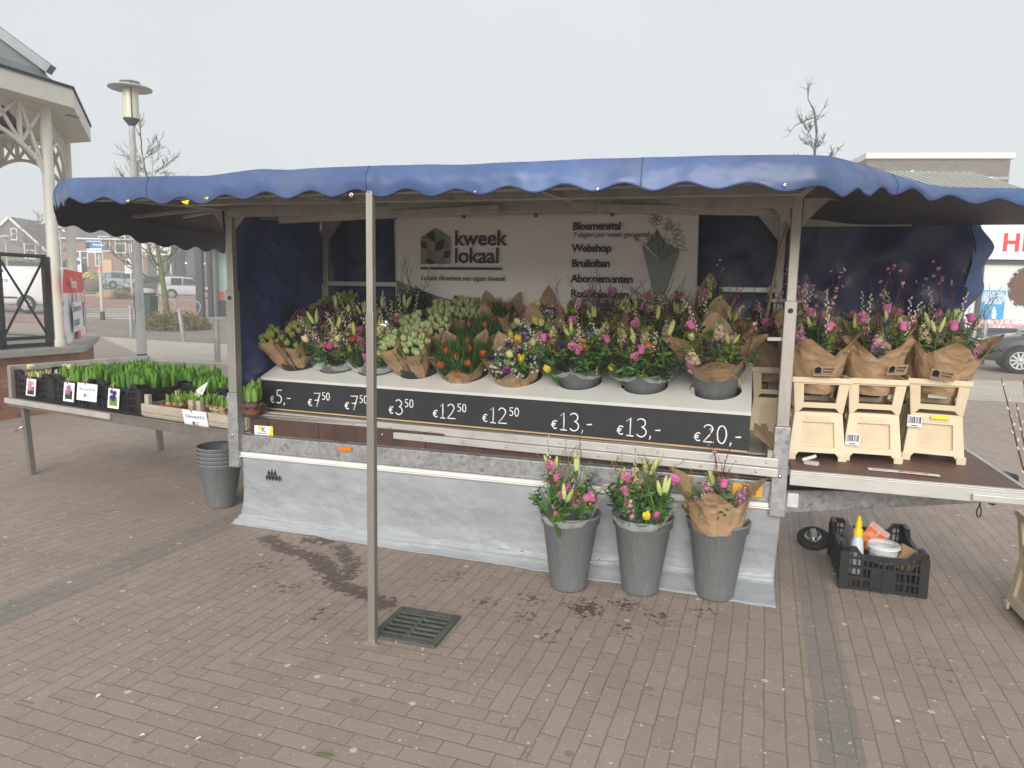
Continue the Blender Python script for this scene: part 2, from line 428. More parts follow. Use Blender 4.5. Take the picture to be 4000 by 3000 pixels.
# ------------------------------------------------------------------ ground
AB = radians(19.5)
def brick_ground(name, c1, c2, mortar, bw=.202, bh=.078, rot=None, mitre=None, moss=0.0, wet=(), strips=(), rough=.75, scale=1.0, spots=True):
    m = bpy.data.materials.new(name)
    m.use_nodes = True
    nt = m.node_tree
    L = nt.links.new
    b = nt.nodes['Principled BSDF']
    geo = nd(nt, 'ShaderNodeNewGeometry')
    mp = nd(nt, 'ShaderNodeMapping')
    mp.inputs['Rotation'].default_value = (0, 0, -(pi / 2 - AB) if rot is None else -rot)
    L(geo.outputs['Position'], mp.inputs['Vector'])
    wob = nd(nt, 'ShaderNodeTexNoise')
    wob.inputs['Scale'].default_value = 9
    L(mp.outputs['Vector'], wob.inputs['Vector'])
    wsc = nd(nt, 'ShaderNodeVectorMath', operation='SCALE')
    wsc.inputs['Scale'].default_value = .012
    L(wob.outputs['Color'], wsc.inputs[0])
    wadd = nd(nt, 'ShaderNodeVectorMath', operation='ADD')
    L(mp.outputs['Vector'], wadd.inputs[0]); L(wsc.outputs[0], wadd.inputs[1])
    br = nd(nt, 'ShaderNodeTexBrick')
    br.offset = .37
    br.inputs['Scale'].default_value = scale
    br.inputs['Brick Width'].default_value = bw
    br.inputs['Row Height'].default_value = bh
    br.inputs['Mortar Size'].default_value = .0042
    br.inputs['Mortar Smooth'].default_value = .5
    br.inputs['Bias'].default_value = 0
    br.inputs['Color1'].default_value = (0, 0, 0, 1)
    br.inputs['Color2'].default_value = (1, 1, 1, 1)
    br.inputs['Mortar'].default_value = (.5, .5, .5, 1)
    L(wadd.outputs[0], br.inputs['Vector'])
    bcol_, bfac_ = br.outputs['Color'], br.outputs['Fac']
    sep = nd(nt, 'ShaderNodeSeparateXYZ')
    L(mp.outputs['Vector'], sep.inputs[0])
    if mitre:                               # inside a wedge the courses turn by a right angle, stepping along its edges
        def op(o, a, b_=None, c_=None):
            x = nd(nt, 'ShaderNodeMath', operation=o)
            for k_, q_ in enumerate((a, b_, c_)):
                if q_ is None: continue
                if isinstance(q_, (int, float)): x.inputs[k_].default_value = q_
                else: L(q_, x.inputs[k_])
            return x.outputs[0]
        row = lambda s_: op('MULTIPLY_ADD', op('FLOOR', op('DIVIDE', s_, bh)), bh, bh / 2)
        mu, mv = mitre
        aq = op('ABSOLUTE', op('SUBTRACT', row(sep.outputs['Y']), mu))
        bq = op('SUBTRACT', mv, row(sep.outputs['X']))
        mk = op('GREATER_THAN', bq, aq)
        s2 = nd(nt, 'ShaderNodeSeparateXYZ'); c2_ = nd(nt, 'ShaderNodeCombineXYZ')
        L(wadd.outputs[0], s2.inputs[0]); L(s2.outputs['Y'], c2_.inputs['X']); L(s2.outputs['X'], c2_.inputs['Y'])
        br2 = nd(nt, 'ShaderNodeTexBrick'); br2.offset = .43
        for s_ in ('Scale', 'Brick Width', 'Row Height', 'Mortar Size', 'Mortar Smooth', 'Bias'): br2.inputs[s_].default_value = br.inputs[s_].default_value
        for s_ in ('Color1', 'Color2', 'Mortar'): br2.inputs[s_].default_value = tuple(br.inputs[s_].default_value)
        L(c2_.outputs[0], br2.inputs['Vector'])
        mxa = nd(nt, 'ShaderNodeMix', data_type='RGBA'); L(mk, mxa.inputs['Factor']); L(br.outputs['Color'], mxa.inputs['A']); L(br2.outputs['Color'], mxa.inputs['B'])
        mxf = nd(nt, 'ShaderNodeMix'); L(mk, mxf.inputs['Factor']); L(br.outputs['Fac'], mxf.inputs['A']); L(br2.outputs['Fac'], mxf.inputs['B'])
        bcol_, bfac_ = mxa.outputs['Result'], mxf.outputs['Result']
    cr = nd(nt, 'ShaderNodeValToRGB')
    cr.color_ramp.elements[0].color = c1 + (1,)
    cr.color_ramp.elements[1].color = c2 + (1,)
    L(bcol_, cr.inputs['Fac'])
    col = cr.outputs['Color']
    def mixc(fac, a, bcol, blend='MIX'):
        mx = nd(nt, 'ShaderNodeMix', data_type='RGBA', blend_type=blend)
        if isinstance(fac, float): mx.inputs['Factor'].default_value = fac
        else: L(fac, mx.inputs['Factor'])
        L(a, mx.inputs['A'])
        if isinstance(bcol, tuple): mx.inputs['B'].default_value = bcol + (1,)
        else: L(bcol, mx.inputs['B'])
        return mx.outputs['Result']
    def noise_ramp(sc, lo, hi, det=6, rg=.6, vec=None):
        n = nd(nt, 'ShaderNodeTexNoise')
        n.inputs['Scale'].default_value = sc
        n.inputs['Detail'].default_value = det
        n.inputs['Roughness'].default_value = rg
        L(vec or geo.outputs['Position'], n.inputs['Vector'])
        r = nd(nt, 'ShaderNodeMapRange')
        r.inputs['From Min'].default_value = lo
        r.inputs['From Max'].default_value = hi
        L(n.outputs['Fac'], r.inputs['Value'])
        return r.outputs['Result']
    def mul(a, k):
        x = nd(nt, 'ShaderNodeMath', operation='MULTIPLY')
        L(a, x.inputs[0])
        if isinstance(k, float): x.inputs[1].default_value = k
        else: L(k, x.inputs[1])
        return x.outputs[0]
    for lo, hi, scol in strips:             # bands of grey bricks; texture y runs opposite to u
        a = nd(nt, 'ShaderNodeMath', operation='COMPARE')
        L(sep.outputs['Y'], a.inputs[0])
        a.inputs[1].default_value = -(lo + hi) / 2
        a.inputs[2].default_value = (hi - lo) / 2
        col = mixc(mul(a.outputs[0], .85), col, scol)
    # dust and wear
    col = mixc(mul(noise_ramp(.7, .38, .7), .5), col, tuple(c * 1.2 for c in c2))
    col = mixc(mul(noise_ramp(1.6, .5, .75, 7, .65), .4), col, tuple(c * .78 for c in c1))
    col = mixc(mul(noise_ramp(5.5, .5, .8, 8, .7), .5), col, tuple(c * .72 for c in c1))
    col = mixc(mul(noise_ramp(60, .45, .8, 4, .7), .35), col, tuple(min(1, c * 1.5) for c in c2))
    # joints, partly grown with moss
    jc = nd(nt, 'ShaderNodeMix', data_type='RGBA')
    jc.inputs['A'].default_value = mortar + (1,)
    jc.inputs['B'].default_value = (.15, .17, .035, 1)
    if moss > 0:
        L(mul(noise_ramp(2.0, .47, .60), moss), jc.inputs['Factor'])
    else: jc.inputs['Factor'].default_value = 0
    col = mixc(mul(bfac_, .78), col, jc.outputs['Result'])
    if spots:                               # trodden chewing gum and small litter
        for sc, rad, thr, scol in ((2.9, .015, .72, (.66, .63, .52)), (7, .0065, .68, (.70, .66, .5)), (16, .0035, .5, (.62, .6, .45)), (2.1, .022, .7, (.2, .19, .185))):
            vo = nd(nt, 'ShaderNodeTexVoronoi')
            vo.voronoi_dimensions = '2D'
            vo.inputs['Scale'].default_value = sc
            L(wadd.outputs[0], vo.inputs['Vector'])
            d = nd(nt, 'ShaderNodeMapRange')
            d.inputs['From Min'].default_value = rad * sc
            d.inputs['From Max'].default_value = rad * sc * .75
            L(vo.outputs['Distance'], d.inputs['Value'])
            sx = nd(nt, 'ShaderNodeSeparateColor')
            L(vo.outputs['Color'], sx.inputs[0])
            g = nd(nt, 'ShaderNodeMath', operation='GREATER_THAN')
            L(sx.outputs[0], g.inputs[0]); g.inputs[1].default_value = thr
            col = mixc(mul(mul(d.outputs['Result'], g.outputs[0]), .75), col, scol)
    rsock = None
    if wet:
        acc = None
        for x, y, rad, amp in wet:
            dv = nd(nt, 'ShaderNodeVectorMath', operation='DISTANCE')
            L(geo.outputs['Position'], dv.inputs[0])
            dv.inputs[1].default_value = (x, y, 0)
            r = nd(nt, 'ShaderNodeMapRange')
            r.inputs['From Min'].default_value = rad
            r.inputs['From Max'].default_value = 0
            r.inputs['To Max'].default_value = amp
            L(dv.outputs['Value'], r.inputs['Value'])
            if acc is None: acc = r.outputs['Result']
            else:
                mxm = nd(nt, 'ShaderNodeMath', operation='MAXIMUM')
                L(acc, mxm.inputs[0]); L(r.outputs['Result'], mxm.inputs[1])
                acc = mxm.outputs[0]
        n = nd(nt, 'ShaderNodeTexNoise')
        n.inputs['Scale'].default_value = 26
        n.inputs['Detail'].default_value = 9
        n.inputs['Roughness'].default_value = .7
        L(geo.outputs['Position'], n.inputs['Vector'])
        ad = nd(nt, 'ShaderNodeMath', operation='ADD')
        L(acc, ad.inputs[0]); L(n.outputs['Fac'], ad.inputs[1])
        rr = nd(nt, 'ShaderNodeMapRange')
        rr.inputs['From Min'].default_value = .70
        rr.inputs['From Max'].default_value = .735
        L(ad.outputs[0], rr.inputs['Value'])
        wetf = rr.outputs['Result']
        dk = nd(nt, 'ShaderNodeMix', data_type='RGBA', blend_type='MULTIPLY')
        L(wetf, dk.inputs['Factor']); L(col, dk.inputs['A']); dk.inputs['B'].default_value = (.34, .29, .27, 1)
        col = dk.outputs['Result']
        ro = nd(nt, 'ShaderNodeMapRange')
        L(wetf, ro.inputs['Value'])
        ro.inputs['To Min'].default_value = rough
        ro.inputs['To Max'].default_value = .38
        rsock = ro.outputs['Result']
    L(col, b.inputs['Base Color'])
    if rsock: L(rsock, b.inputs['Roughness'])
    else: b.inputs['Roughness'].default_value = rough
    b.inputs['Specular IOR Level'].default_value = .3
    # relief
    nb = nd(nt, 'ShaderNodeTexNoise')
    nb.inputs['Scale'].default_value = 70
    nb.inputs['Detail'].default_value = 4
    L(geo.outputs['Position'], nb.inputs['Vector'])
    h = nd(nt, 'ShaderNodeMath', operation='MULTIPLY_ADD')
    L(bfac_, h.inputs[0]); h.inputs[1].default_value = -1.0; L(mul(nb.outputs['Fac'], .35), h.inputs[2])
    bp = nd(nt, 'ShaderNodeBump')
    bp.inputs['Strength'].default_value = .42
    bp.inputs['Distance'].default_value = .006
    L(h.outputs[0], bp.inputs['Height'])
    L(bp.outputs['Normal'], b.inputs['Normal'])
    return m
WET = []
for a, c, amp in (((-1.56, 4.46), (-1.40, 4.28), .40), ((-1.40, 4.28), (-1.15, 4.12), .42), ((-1.15, 4.12), (-1.03, 3.93), .44), ((-1.03, 3.93), (-.93, 3.74), .40), ((-.93, 3.74), (-.76, 3.62), .42), ((-.76, 3.62), (-.58, 3.47), .42), ((-1.06, 4.32), (-.92, 4.02), .38), ((-.92, 4.02), (-.93, 3.78), .38), ((-1.30, 4.45), (-1.12, 4.40), .36)):
    for k in range(3): WET.append((a[0] + (c[0] - a[0]) * k / 3, a[1] + (c[1] - a[1]) * k / 3, .13, amp))
WET += [(-1.45, 4.0, .34, .2), (-1.2, 3.7, .3, .21), (-.95, 3.38, .26, .2), (.13, 3.62, .22, .24), (.40, 3.50, .24, .30), (.62, 3.56, .22, .25), (.08, 3.40, .24, .21), (.78, 3.42, .24, .22), (-.12, 3.55, .24, .21), (1.0, 3.5, .24, .19), (-.33, 3.9, .34, .2), (.2, 3.2, .26, .19), (.55, 3.3, .26, .19), (1.9, 3.0, .3, .17)]
GRB = brick_ground('brown_brick_paving', (.298, .231, .195), (.345, .273, .233), (.215, .178, .132), moss=.8, mitre=(1.44, 2.968), wet=WET, strips=((.265, .425, (.19, .185, .175)), (-3.56, -3.32, (.20, .19, .175))))
ys = [-30, -12, -4] + [i * 2 for i in range(0, 50)] + [110, 130, 170, 250, 400, 800, 1500]
xs = [-1200, -500, -250, -120, -70] + [i * 6 for i in range(-9, 10)] + [70, 120, 250, 500, 1200]
g = MB()
g.add([(x, y, gz(x, y)) for y in ys for x in xs], [(j * len(xs) + i, j * len(xs) + i + 1, (j + 1) * len(xs) + i + 1, (j + 1) * len(xs) + i) for j in range(len(ys) - 1) for i in range(len(xs) - 1)])
struct(g.build('ground', GRB))
def sheet(name, poly, m, lift=.004, sub=2.0):
    bm = bmesh.new()
    bm.faces.new([bm.verts.new((x, y, 0)) for x, y in poly])
    y0, y1 = min(p[1] for p in poly), max(p[1] for p in poly)
    y = math.floor(y0 / sub) * sub + sub
    while y < y1:                            # cut along the ground's own rows so the sheet follows its rise
        bmesh.ops.bisect_plane(bm, geom=bm.verts[:] + bm.edges[:] + bm.faces[:], plane_co=(0, y, 0), plane_no=(0, 1, 0))
        y += sub
    for v in bm.verts: v.co.z = gz(v.co.x, v.co.y) + lift
    me = bpy.data.meshes.new(name); bm.to_mesh(me); bm.free()
    me.materials.append(m)
    o = bpy.data.objects.new(name, me); COL.objects.link(o)
    return struct(o)
PALE = brick_ground('pale_paving', (.40, .36, .30), (.50, .455, .38), (.26, .23, .19), bw=.3, bh=.12, rot=radians(-17), rough=.8)
GREYP = brick_ground('grey_brown_paving', (.20, .18, .15), (.28, .25, .21), (.12, .12, .07), bw=.2, bh=.1, moss=.6, rough=.8)
REDR = brick_ground('red_brick_road', (.30, .16, .14), (.37, .21, .18), (.2, .12, .11), bw=.22, bh=.11, rot=.3, rough=.8, spots=False)
WHITEL = mat('road_marking_paint', (.72, .72, .70), rough=.7, var=.1, scale=3)
KERB = mat('kerb_concrete', (.36, .35, .33), rough=.8, var=.15, scale=5)
sheet('path', [(-13.5, 23.2), (-7.9, 15.6), (7.4, 11.9), (22, 8), (26, 12), (9.4, 15.2), (-5, 19.5)], PALE)
sheet('pavement', [(-16.5, 26.8), (-13.5, 23.25), (-5, 19.55), (-1, 18.5), (4, 34), (-10, 36.5)], GREYP)
sheet('road', [(-60, 30), (-17.2, 26.8), (-10.3, 36.55), (6, 34.05), (30, 38), (30, 47), (-60, 52)], REDR)
def kerb(name, a, b, w=.14, h=.1):
    m_ = MB()
    a, b = V3((a[0], a[1], 0)), V3((b[0], b[1], 0))
    n = max(1, int((b - a).length / 2))
    for i in range(n):
        p, q = a.lerp(b, i / n), a.lerp(b, (i + .995) / n)
        m_.bar((p.x, p.y, gz(*p.xy) + h / 2), (q.x, q.y, gz(*q.xy) + h / 2), w, h + .02)
    return struct(m_.build(name, KERB))
kerb('kerb', (-16.8, 26.7), (-10.2, 36.45))
kerb('kerb', (-10.1, 36.45), (6, 33.95))
kerb('kerb', (-32, 47.8), (8, 45.2))
for i in range(5):                           # zebra crossing
    a = V3((-16.6 - i * 1.5, 29.6 + i * .55 + .2, 0)); d_ = V3((.62, .78, 0)); e_ = V3((-.95, .3, 0))
    c = [a, a + d_ * 6.5, a + d_ * 6.5 + e_ * .5, a + e_ * .5]
    sheet('road_marking', [(p.x, p.y) for p in c], WHITEL, lift=.008)

# ------------------------------------------------------------------ the market stall trailer
stall = thing('market_stall', 'flower market stall trailer with blue tarpaulin canopy, galvanised frame and silver cloth skirt', 'market stall', STALL)
L0 = -3.40
# chassis, panel, deck and rails
MB().box((-1.69, .03, .589), (3.42, .06, .112)).build('chassis_beam', M['galv'], stall, bevel=.006)
b = MB(); b.box((-1.69, .075, .697), (3.30, .02, .104))
for i in range(9): b.box((-3.2 + i * .38, .062, .697), (.006, .008, .10))
b.build('side_panel', M['ply'], stall)
MB().box((-1.68, .62, .70), (3.30, 1.02, .05)).build('deck', M['ply'], stall)
RV = lambda u: .22 * (-u / 3.4) - .03
def rail(name, z0, z1, dv, th, m, u0=-3.37, u1=-.01, bev=.004):
    a, c = V3((u0, RV(u0) + dv, (z0 + z1) / 2)), V3((u1, RV(u1) + dv, (z0 + z1) / 2))
    return MB().bar(a, c, th, z1 - z0).build(name, m, stall, bevel=bev)
r1 = rail('aluminium_rail', .690, .734, -.035, .035, M['alulight'])
r2 = rail('tray_rail', .7355, .784, -.015, .03, M['alulight'])
for rr_, z, dv in ((r1, .712, -.0545), (r2, .760, -.0315)):
    for i in range(12):
        u = -3.2 + i * .28 + .05 * (z > .74)
        MB().lathe([(.0075, 0), (.006, .004), (0, .005)], 8, T=Matrix.Translation((u, RV(u) + dv, z)) @ Matrix.Rotation(pi / 2, 4, 'X')).build('screw', M['steel'], rr_)
t_ = MB(); t_.box((-1.68, .55, .770), (3.36, .9, .012)); t_.box((-.05, .45, .79), (.03, .95, .06)); t_.box((-3.36, .6, .79), (.03, .8, .06))
t_.build('tray', M['alu'], stall)
# corner posts: galvanised foot, outer sleeve, sliding inner tube
def post(u, v, z0, zs1, zs2, z1, gm=True):
    p = MB().box((u, v, (zs1 + z1) / 2), (.048, .048, z1 - zs1)).build('corner_post', M['alu'], stall, bevel=.004)
    MB().box((u, v, (zs2 + zs1) / 2), (.062, .062, zs2 - zs1)).build('post_sleeve', M['alu'], p, bevel=.004)
    if gm:
        ft = MB().box((u, v, (z0 + zs1) / 2), (.078, .078, zs1 - z0)).box((u + (.03 if u < -1 else -.03), v + .02, z0 + .06), (.03, .1, .1))
        ft.build('post_foot', M['galv'], p, bevel=.005)
        k = MB().lathe([(.012, 0), (.012, .006), (.005, .01), (0, .011)], 10, T=Matrix.Translation((u, v - .0395, z0 + .22)) @ Matrix.Rotation(pi / 2, 4, 'X'))
        k.build('bolt', M['steel'], p)
        MB().lathe([(.013, 0), (.013, .005), (.006, .009), (0, .01)], 10, T=Matrix.Translation((u, v - .0315, zs2 - .05)) @ Matrix.Rotation(pi / 2, 4, 'X')).build('bolt', M['ply'], p)
    return p
post(L0, 0, .43, .93, 1.60, 2.16)
post(0, 0, .47, .95, 1.60, 2.16)
post(L0 + .02, 1.1, .60, .72, 1.66, 2.2, False)
post(0, 1.1, .60, .72, 1.62, 2.2, False)
# roof frame
rf = stall
def beam(a, b, w=.04, h=.06, name='roof_beam', m='alu'): return MB().bar(a, b, w, h).build(name, M[m], rf, bevel=.003)
beam((L0, 0, 2.10), (0, 0, 2.10), .045, .07)
beam((L0, -.42, 2.115), (0, -.42, 2.10), .05, .06)
beam((L0, -1.06, 2.045), (0, -1.06, 2.045), .04, .035)
beam((L0, 1.1, 2.20), (0.02, 1.1, 2.20), .05, .07)
for u in (L0, -2.3, -1.13, 0): beam((u, -1.06, 2.06), (u, 1.08, 2.19), .035, .035, 'rafter')
beam((-3.1, .1, 2.055), (-1.55, -.1, 2.075), .035, .045, 'sliding_arm')
beam((-1.0, -.1, 2.07), (-.1, .1, 2.06), .035, .045, 'sliding_arm')
for u, s in ((L0, -1), (L0, 1), (0, -1), (0, 1)):            # gusset plates in the corners
    x = u + s * .03
    b = MB(); b.prism([(0, 2.15), (s * .16, 2.15), (0, 1.98)], .008, T=Matrix.Translation((x, -.004, 0)))
    b.build('gusset_plate', M['alu'], stall)
for u in (L0 + .02, 0):
    b = MB(); b.prism([(0, 2.17), (.15 if u < -1 else -.15, 2.17), (0, 1.99)], .008, T=Matrix.Translation((u + (.025 if u < -1 else -.025), 1.07, 0)))
    b.build('gusset_plate', M['alu'], stall)
beam((L0, 1.1, 1.668), (0, 1.1, 1.668), .03, .035, 'cross_bar', 'alulight')
beam((L0 + .02, .28, 2.10), (L0 + .02, 1.08, 2.16), .03, .04, 'cross_bar')
beam((-.06, 1.02, 1.60), (.16, 1.0, 1.60), .02, .022, 'spacer', 'alulight')
beam((-.1, .02, 1.40), (.0, .0, 1.405), .02, .02, 'spacer', 'alulight')
beam((L0 - .45, .1, 2.085), (L0 - .02, .05, 2.13), .025, .02, 'wing_rafter')
beam((L0 - .8, .02, 2.08), (L0 - .02, -.02, 2.13), .022, .022, 'wing_rafter')
beam((.02, 0, 2.12), (.95, .3, 2.11), .025, .022, 'wing_rafter')
beam((.02, 1.08, 2.10), (.75, 1.1, 2.10), .025, .05, 'wing_rafter')
# canopy: one cloth of top and scalloped front valance
PER = .228
def scal(u): return .5 - .5 * cos(2 * pi * (u + .06) / PER)
def wr(u, v): return nz3(u, v, 1.3, 2.2) * .018 + nz3(u, v, 4.1, 6) * .006
def path_edge(t):                            # the canopy's edge from the left wing, along the front, round the right wing
    pts = [(-4.32, 1.15, 2.07), (-4.30, .3, 2.07), (-4.24, -.50, 2.19), (-4.16, -.58, 2.215), (-3.42, -1.12, 2.135), (-2.62, -1.12, 2.118), (-2.36, -1.12, 2.145), (-2.2, -1.12, 2.135), (-1.2, -1.12, 2.132), (0.0, -1.12, 2.122), (.03, -1.06, 2.122), (.14, -.90, 2.122), (.26, -.70, 2.118), (.50, -.46, 2.094), (.88, -.30, 2.097), (1.5, -.10, 2.105)]
    return pts
EDGE = path_edge(0)
def edge_samples(step=.02):
    out = []; s = 0.0
    for a, c in zip(EDGE[:-1], EDGE[1:]):
        a, c = V3(a), V3(c); l = (c - a).length; n = max(1, int(l / step))
        for i in range(n): out.append((a.lerp(c, i / n), s + l * i / n))
        s += l
    out.append((V3(EDGE[-1]), s))
    out = [(p + V3((0, 0, .009 * nz3(q * .9, 3, 0, 2.2) + .005 * nz3(q, 1, 5, 6))), q) for p, q in out]
    k = len(out); sm = []
    for i in range(k):                       # soften the corners
        lo, hi = max(0, i - 3), min(k - 1, i + 3)
        acc = V3((0, 0, 0))
        for j in range(lo, hi + 1): acc += out[j][0]
        sm.append((acc / (hi - lo + 1), out[i][1]))
    return sm
ES = edge_samples()
NE = len(ES)
tops, vals = [], []
for i, (p, s) in enumerate(ES):
    q = ES[min(i + 1, NE - 1)][0] - ES[max(i - 1, 0)][0]
    t = V3((q.x, q.y, 0)).normalized(); n_out = V3((t.y, -t.x, 0))
    tops.append((p, s, n_out))
def inner(p):                                # where the edge point meets the trailer roof line
    return V3((min(.0, max(L0, p.x)), min(1.15, max(0, p.y + .25)), 2.22))
vs, fs = [], []
NROW = 9
for i, (p, s, n_) in enumerate(tops):
    c = V3((min(.05, max(L0 - .05, p.x)), max(.1, min(1.15, p.y * .3 + .55)), 2.24))
    if p.x > .02: c = V3((p.x, 1.19, 2.10 + .05 * sstep(.5, .0, p.x)))
    side = p.x < L0 - .02 or p.x > .03
    for j in range(NROW):
        k = j / (NROW - 1)
        q = p.lerp(c, k)
        hump = .03 * sin(pi * k) if not side else -.012 * sin(pi * k)
        z = q.z + hump + (wr(q.x, q.y) * (1 - abs(2 * k - 1)) if k > 0 else 0)
        vs.append((q.x, q.y, z))
for i in range(NE - 1):
    for j in range(NROW - 1):
        fs.append((i * NROW + j, (i + 1) * NROW + j, (i + 1) * NROW + j + 1, i * NROW + j + 1))
ctop = MB().add(vs, fs, 0, smooth=True)
ridge = MB()
def fill(u, v):
    x = L0 - .05 + u * (.1 - L0); y = .1 + v * 1.06
    return (x, y, 2.24 + .02 * sin(pi * v) + wr(x, y))
ctop.grid(fill, 60, 8)
canopy = ctop.build('canopy', [M['tarp']], stall)
def canopy_lining():
    b = MB(); b.add([(x, y, z - .014) for x, y, z in vs], [tuple(reversed(f)) for f in fs], 0, smooth=True)
    b.grid(lambda u, v: tuple(V3(fill(u, v)) - V3((0, 0, .014))), 60, 8)
    return b.build('canopy_lining', M['tarp_in'], canopy)
canopy_lining()
def valance(i0, i1, drop, mdl, name, lean=.02, irregular=.25):
    b, bi = MB(), MB(); NV = 7
    P, Q = [], []
    for i in range(i0, i1):
        p, s, n_ = tops[i]
        d = drop(p, s) + (.030 * (scal(s) - .5)) * (1 + irregular * nz3(s, 0, 3, 3)) + .008 * nz3(s, 2, 1, 4)
        for j in range(NV):
            k = j / (NV - 1)
            bul = .016 * sin(pi * k * .9) + lean * k + .016 * nz3(s, k * .5, 0, 3) * k + .010 * nz3(s, k, 0, 6) * k + .006 * nz3(s * 1.5 + k, k, 7, 13)
            r0 = .012 * (1 - k) ** 3
            P.append(p + n_ * (bul) + V3((0, 0, -d * k)) )
            Q.append(P[-1] - n_ * .006)
    n = i1 - i0
    F = [(i * NV + j, i * NV + j + 1, (i + 1) * NV + j + 1, (i + 1) * NV + j) for i in range(n - 1) for j in range(NV - 1)]
    b.add(P, F, 0, smooth=True)
    o = b.build(name, [mdl], canopy)
    hm = MB(); hm.tube([P[i * NV + NV - 1] + V3((0, 0, .004)) for i in range(n)], .0042, 5); hm.build('hem', M['hem'], canopy)
    for i in range(12, n - 4, 58):            # welded seams between the widths of cloth
        sm_ = MB(); sm_.tube([P[i * NV + j] + tops[i0 + i][2] * .001 for j in range(NV)], .0019, 5); sm_.build('seam', M['hem'], canopy)
    bi.add(Q, [tuple(reversed(f)) for f in F], 0, smooth=True)
    bi.build('valance_lining', M['tarp_in'], canopy)
    return o
iL = next(i for i in range(NE) if ES[i][0].x > -4.2 and ES[i][0].y < 0)
iM = next(i for i in range(NE) if ES[i][0].x > -3.46 and ES[i][0].y < 0)
def dropL(p, s): return .15 + .05 * sstep(.2, -.5, p.y)
valance(0, iL + 1, dropL, M['tarp'], 'left_valance')
def dropF(p, s):
    d = .116
    d += .03 * sstep(-3.3, -4.2, p.x) + .012 * sstep(-.2, .0, p.x) - .072 * sstep(.02, .42, p.x) + .01 * sstep(.5, .9, p.x)
    return d
valance(iL, NE, dropF, M['tarp'], 'front_valance')
for px_, z_, s_ in ((-1.86, 2.012, .8), (-.8, 2.01, .5), (-.13, 2.008, .5), (-1.3, 2.012, .35)):
    MB().lathe([(.013 * s_, 0), (.011 * s_, .003), (.005 * s_, .0035), (.004 * s_, -.002)], 12, T=Matrix.Translation((px_, -1.165, z_)) @ Matrix.Rotation(pi / 2, 4, 'X')).build('eyelet', M['steel'], canopy)
for x, y, s_ in ((-2.72, 2.002, .7), (-2.60, 2.015, .35), (-3.05, 2.012, .3)):      # yellow cloth showing where the hem is torn
    tb = MB(); tb.prism([(-.03 * s_, 0), (.035 * s_, .006), (.022 * s_, -.022 * s_), (-.012 * s_, -.012 * s_)], .002, T=Matrix.Translation((x, -1.168, y)))
    tb.build('torn_hem_patch', M['yellow'], canopy)
# curtains
def cloth(fn, nu, nv, name, m, parent=stall, solid=0): return MB().grid(fn, nu, nv).build(name, m, parent, solid=solid)
def back_fn(a, c):
    u = L0 - .03 + a * (.25 - L0); z0 = .96 + .03 * sin(u * 9); z = z0 + c * (2.19 - z0)
    return (u, 1.155 + .035 * nz3(u, z * .35, 0, 2.6) + .02 * sin(u * 11 + z) * (1 - c * .5) + .012 * nz3(u, z, 3, 8), z)
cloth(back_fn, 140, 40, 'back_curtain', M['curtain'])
RE = [(.72, .80), (1.0, .84), (1.3, .945), (1.44, 1.027), (1.66, 1.092), (1.85, 1.135), (1.954, 1.134), (2.061, 1.10), (2.16, 1.08)]
def edge_u(z):
    for (z0, u0), (z1, u1) in zip(RE[:-1], RE[1:]):
        if z <= z1: return u0 + (u1 - u0) * max(0, (z - z0)) / (z1 - z0)
    return RE[-1][1]
def wing_fn(a, c):
    z = .73 + c * 1.42; u = .03 + a * (edge_u(z) - .03)
    return (u, 1.17 + .022 * sin((u * .9 + z * .8) * 8 + 2 * nz3(u, z, 0, 1.2)) * (.3 + a) + .05 * nz3(u * 1.2, z * .6, 5, 2.2) + .03 * nz3(u + z, u - z, 2, 3.5) - .12 * a ** 4 * (1 - c) , z)
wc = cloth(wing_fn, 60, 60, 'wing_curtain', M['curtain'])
def flap_fn(a, c):
    z = .95 + c * 1.2; e = edge_u(z)
    w_ = .07 + .025 * sin(z * 2 * pi / .27)
    u = e - .02 + a * (w_ + .04 * c)
    return (u, 1.19 - .10 * (1 - c) + .03 * a + .015 * nz3(u, z, 1, 6), z)
cloth(flap_fn, 6, 60, 'curtain_hem', M['tarp'], wc)
def side_fn(a, c):
    v = -.02 + a * 1.16; z = .72 + c * 1.44
    return (L0 - .02 + .02 * sin((v * 1.1 - z * .7) * 9 + 2 * nz3(v, z, 4, 1.5)) + .045 * nz3(v * 1.6, z, 8, 2.4) + .03 * nz3(v + z * .8, z * .5, 2, 5) * (1.3 - c) + .016 * nz3(v, z, 0, 11) * (1 - c), v, z)
cloth(side_fn, 70, 80, 'side_curtain', M['sidecurtain'])
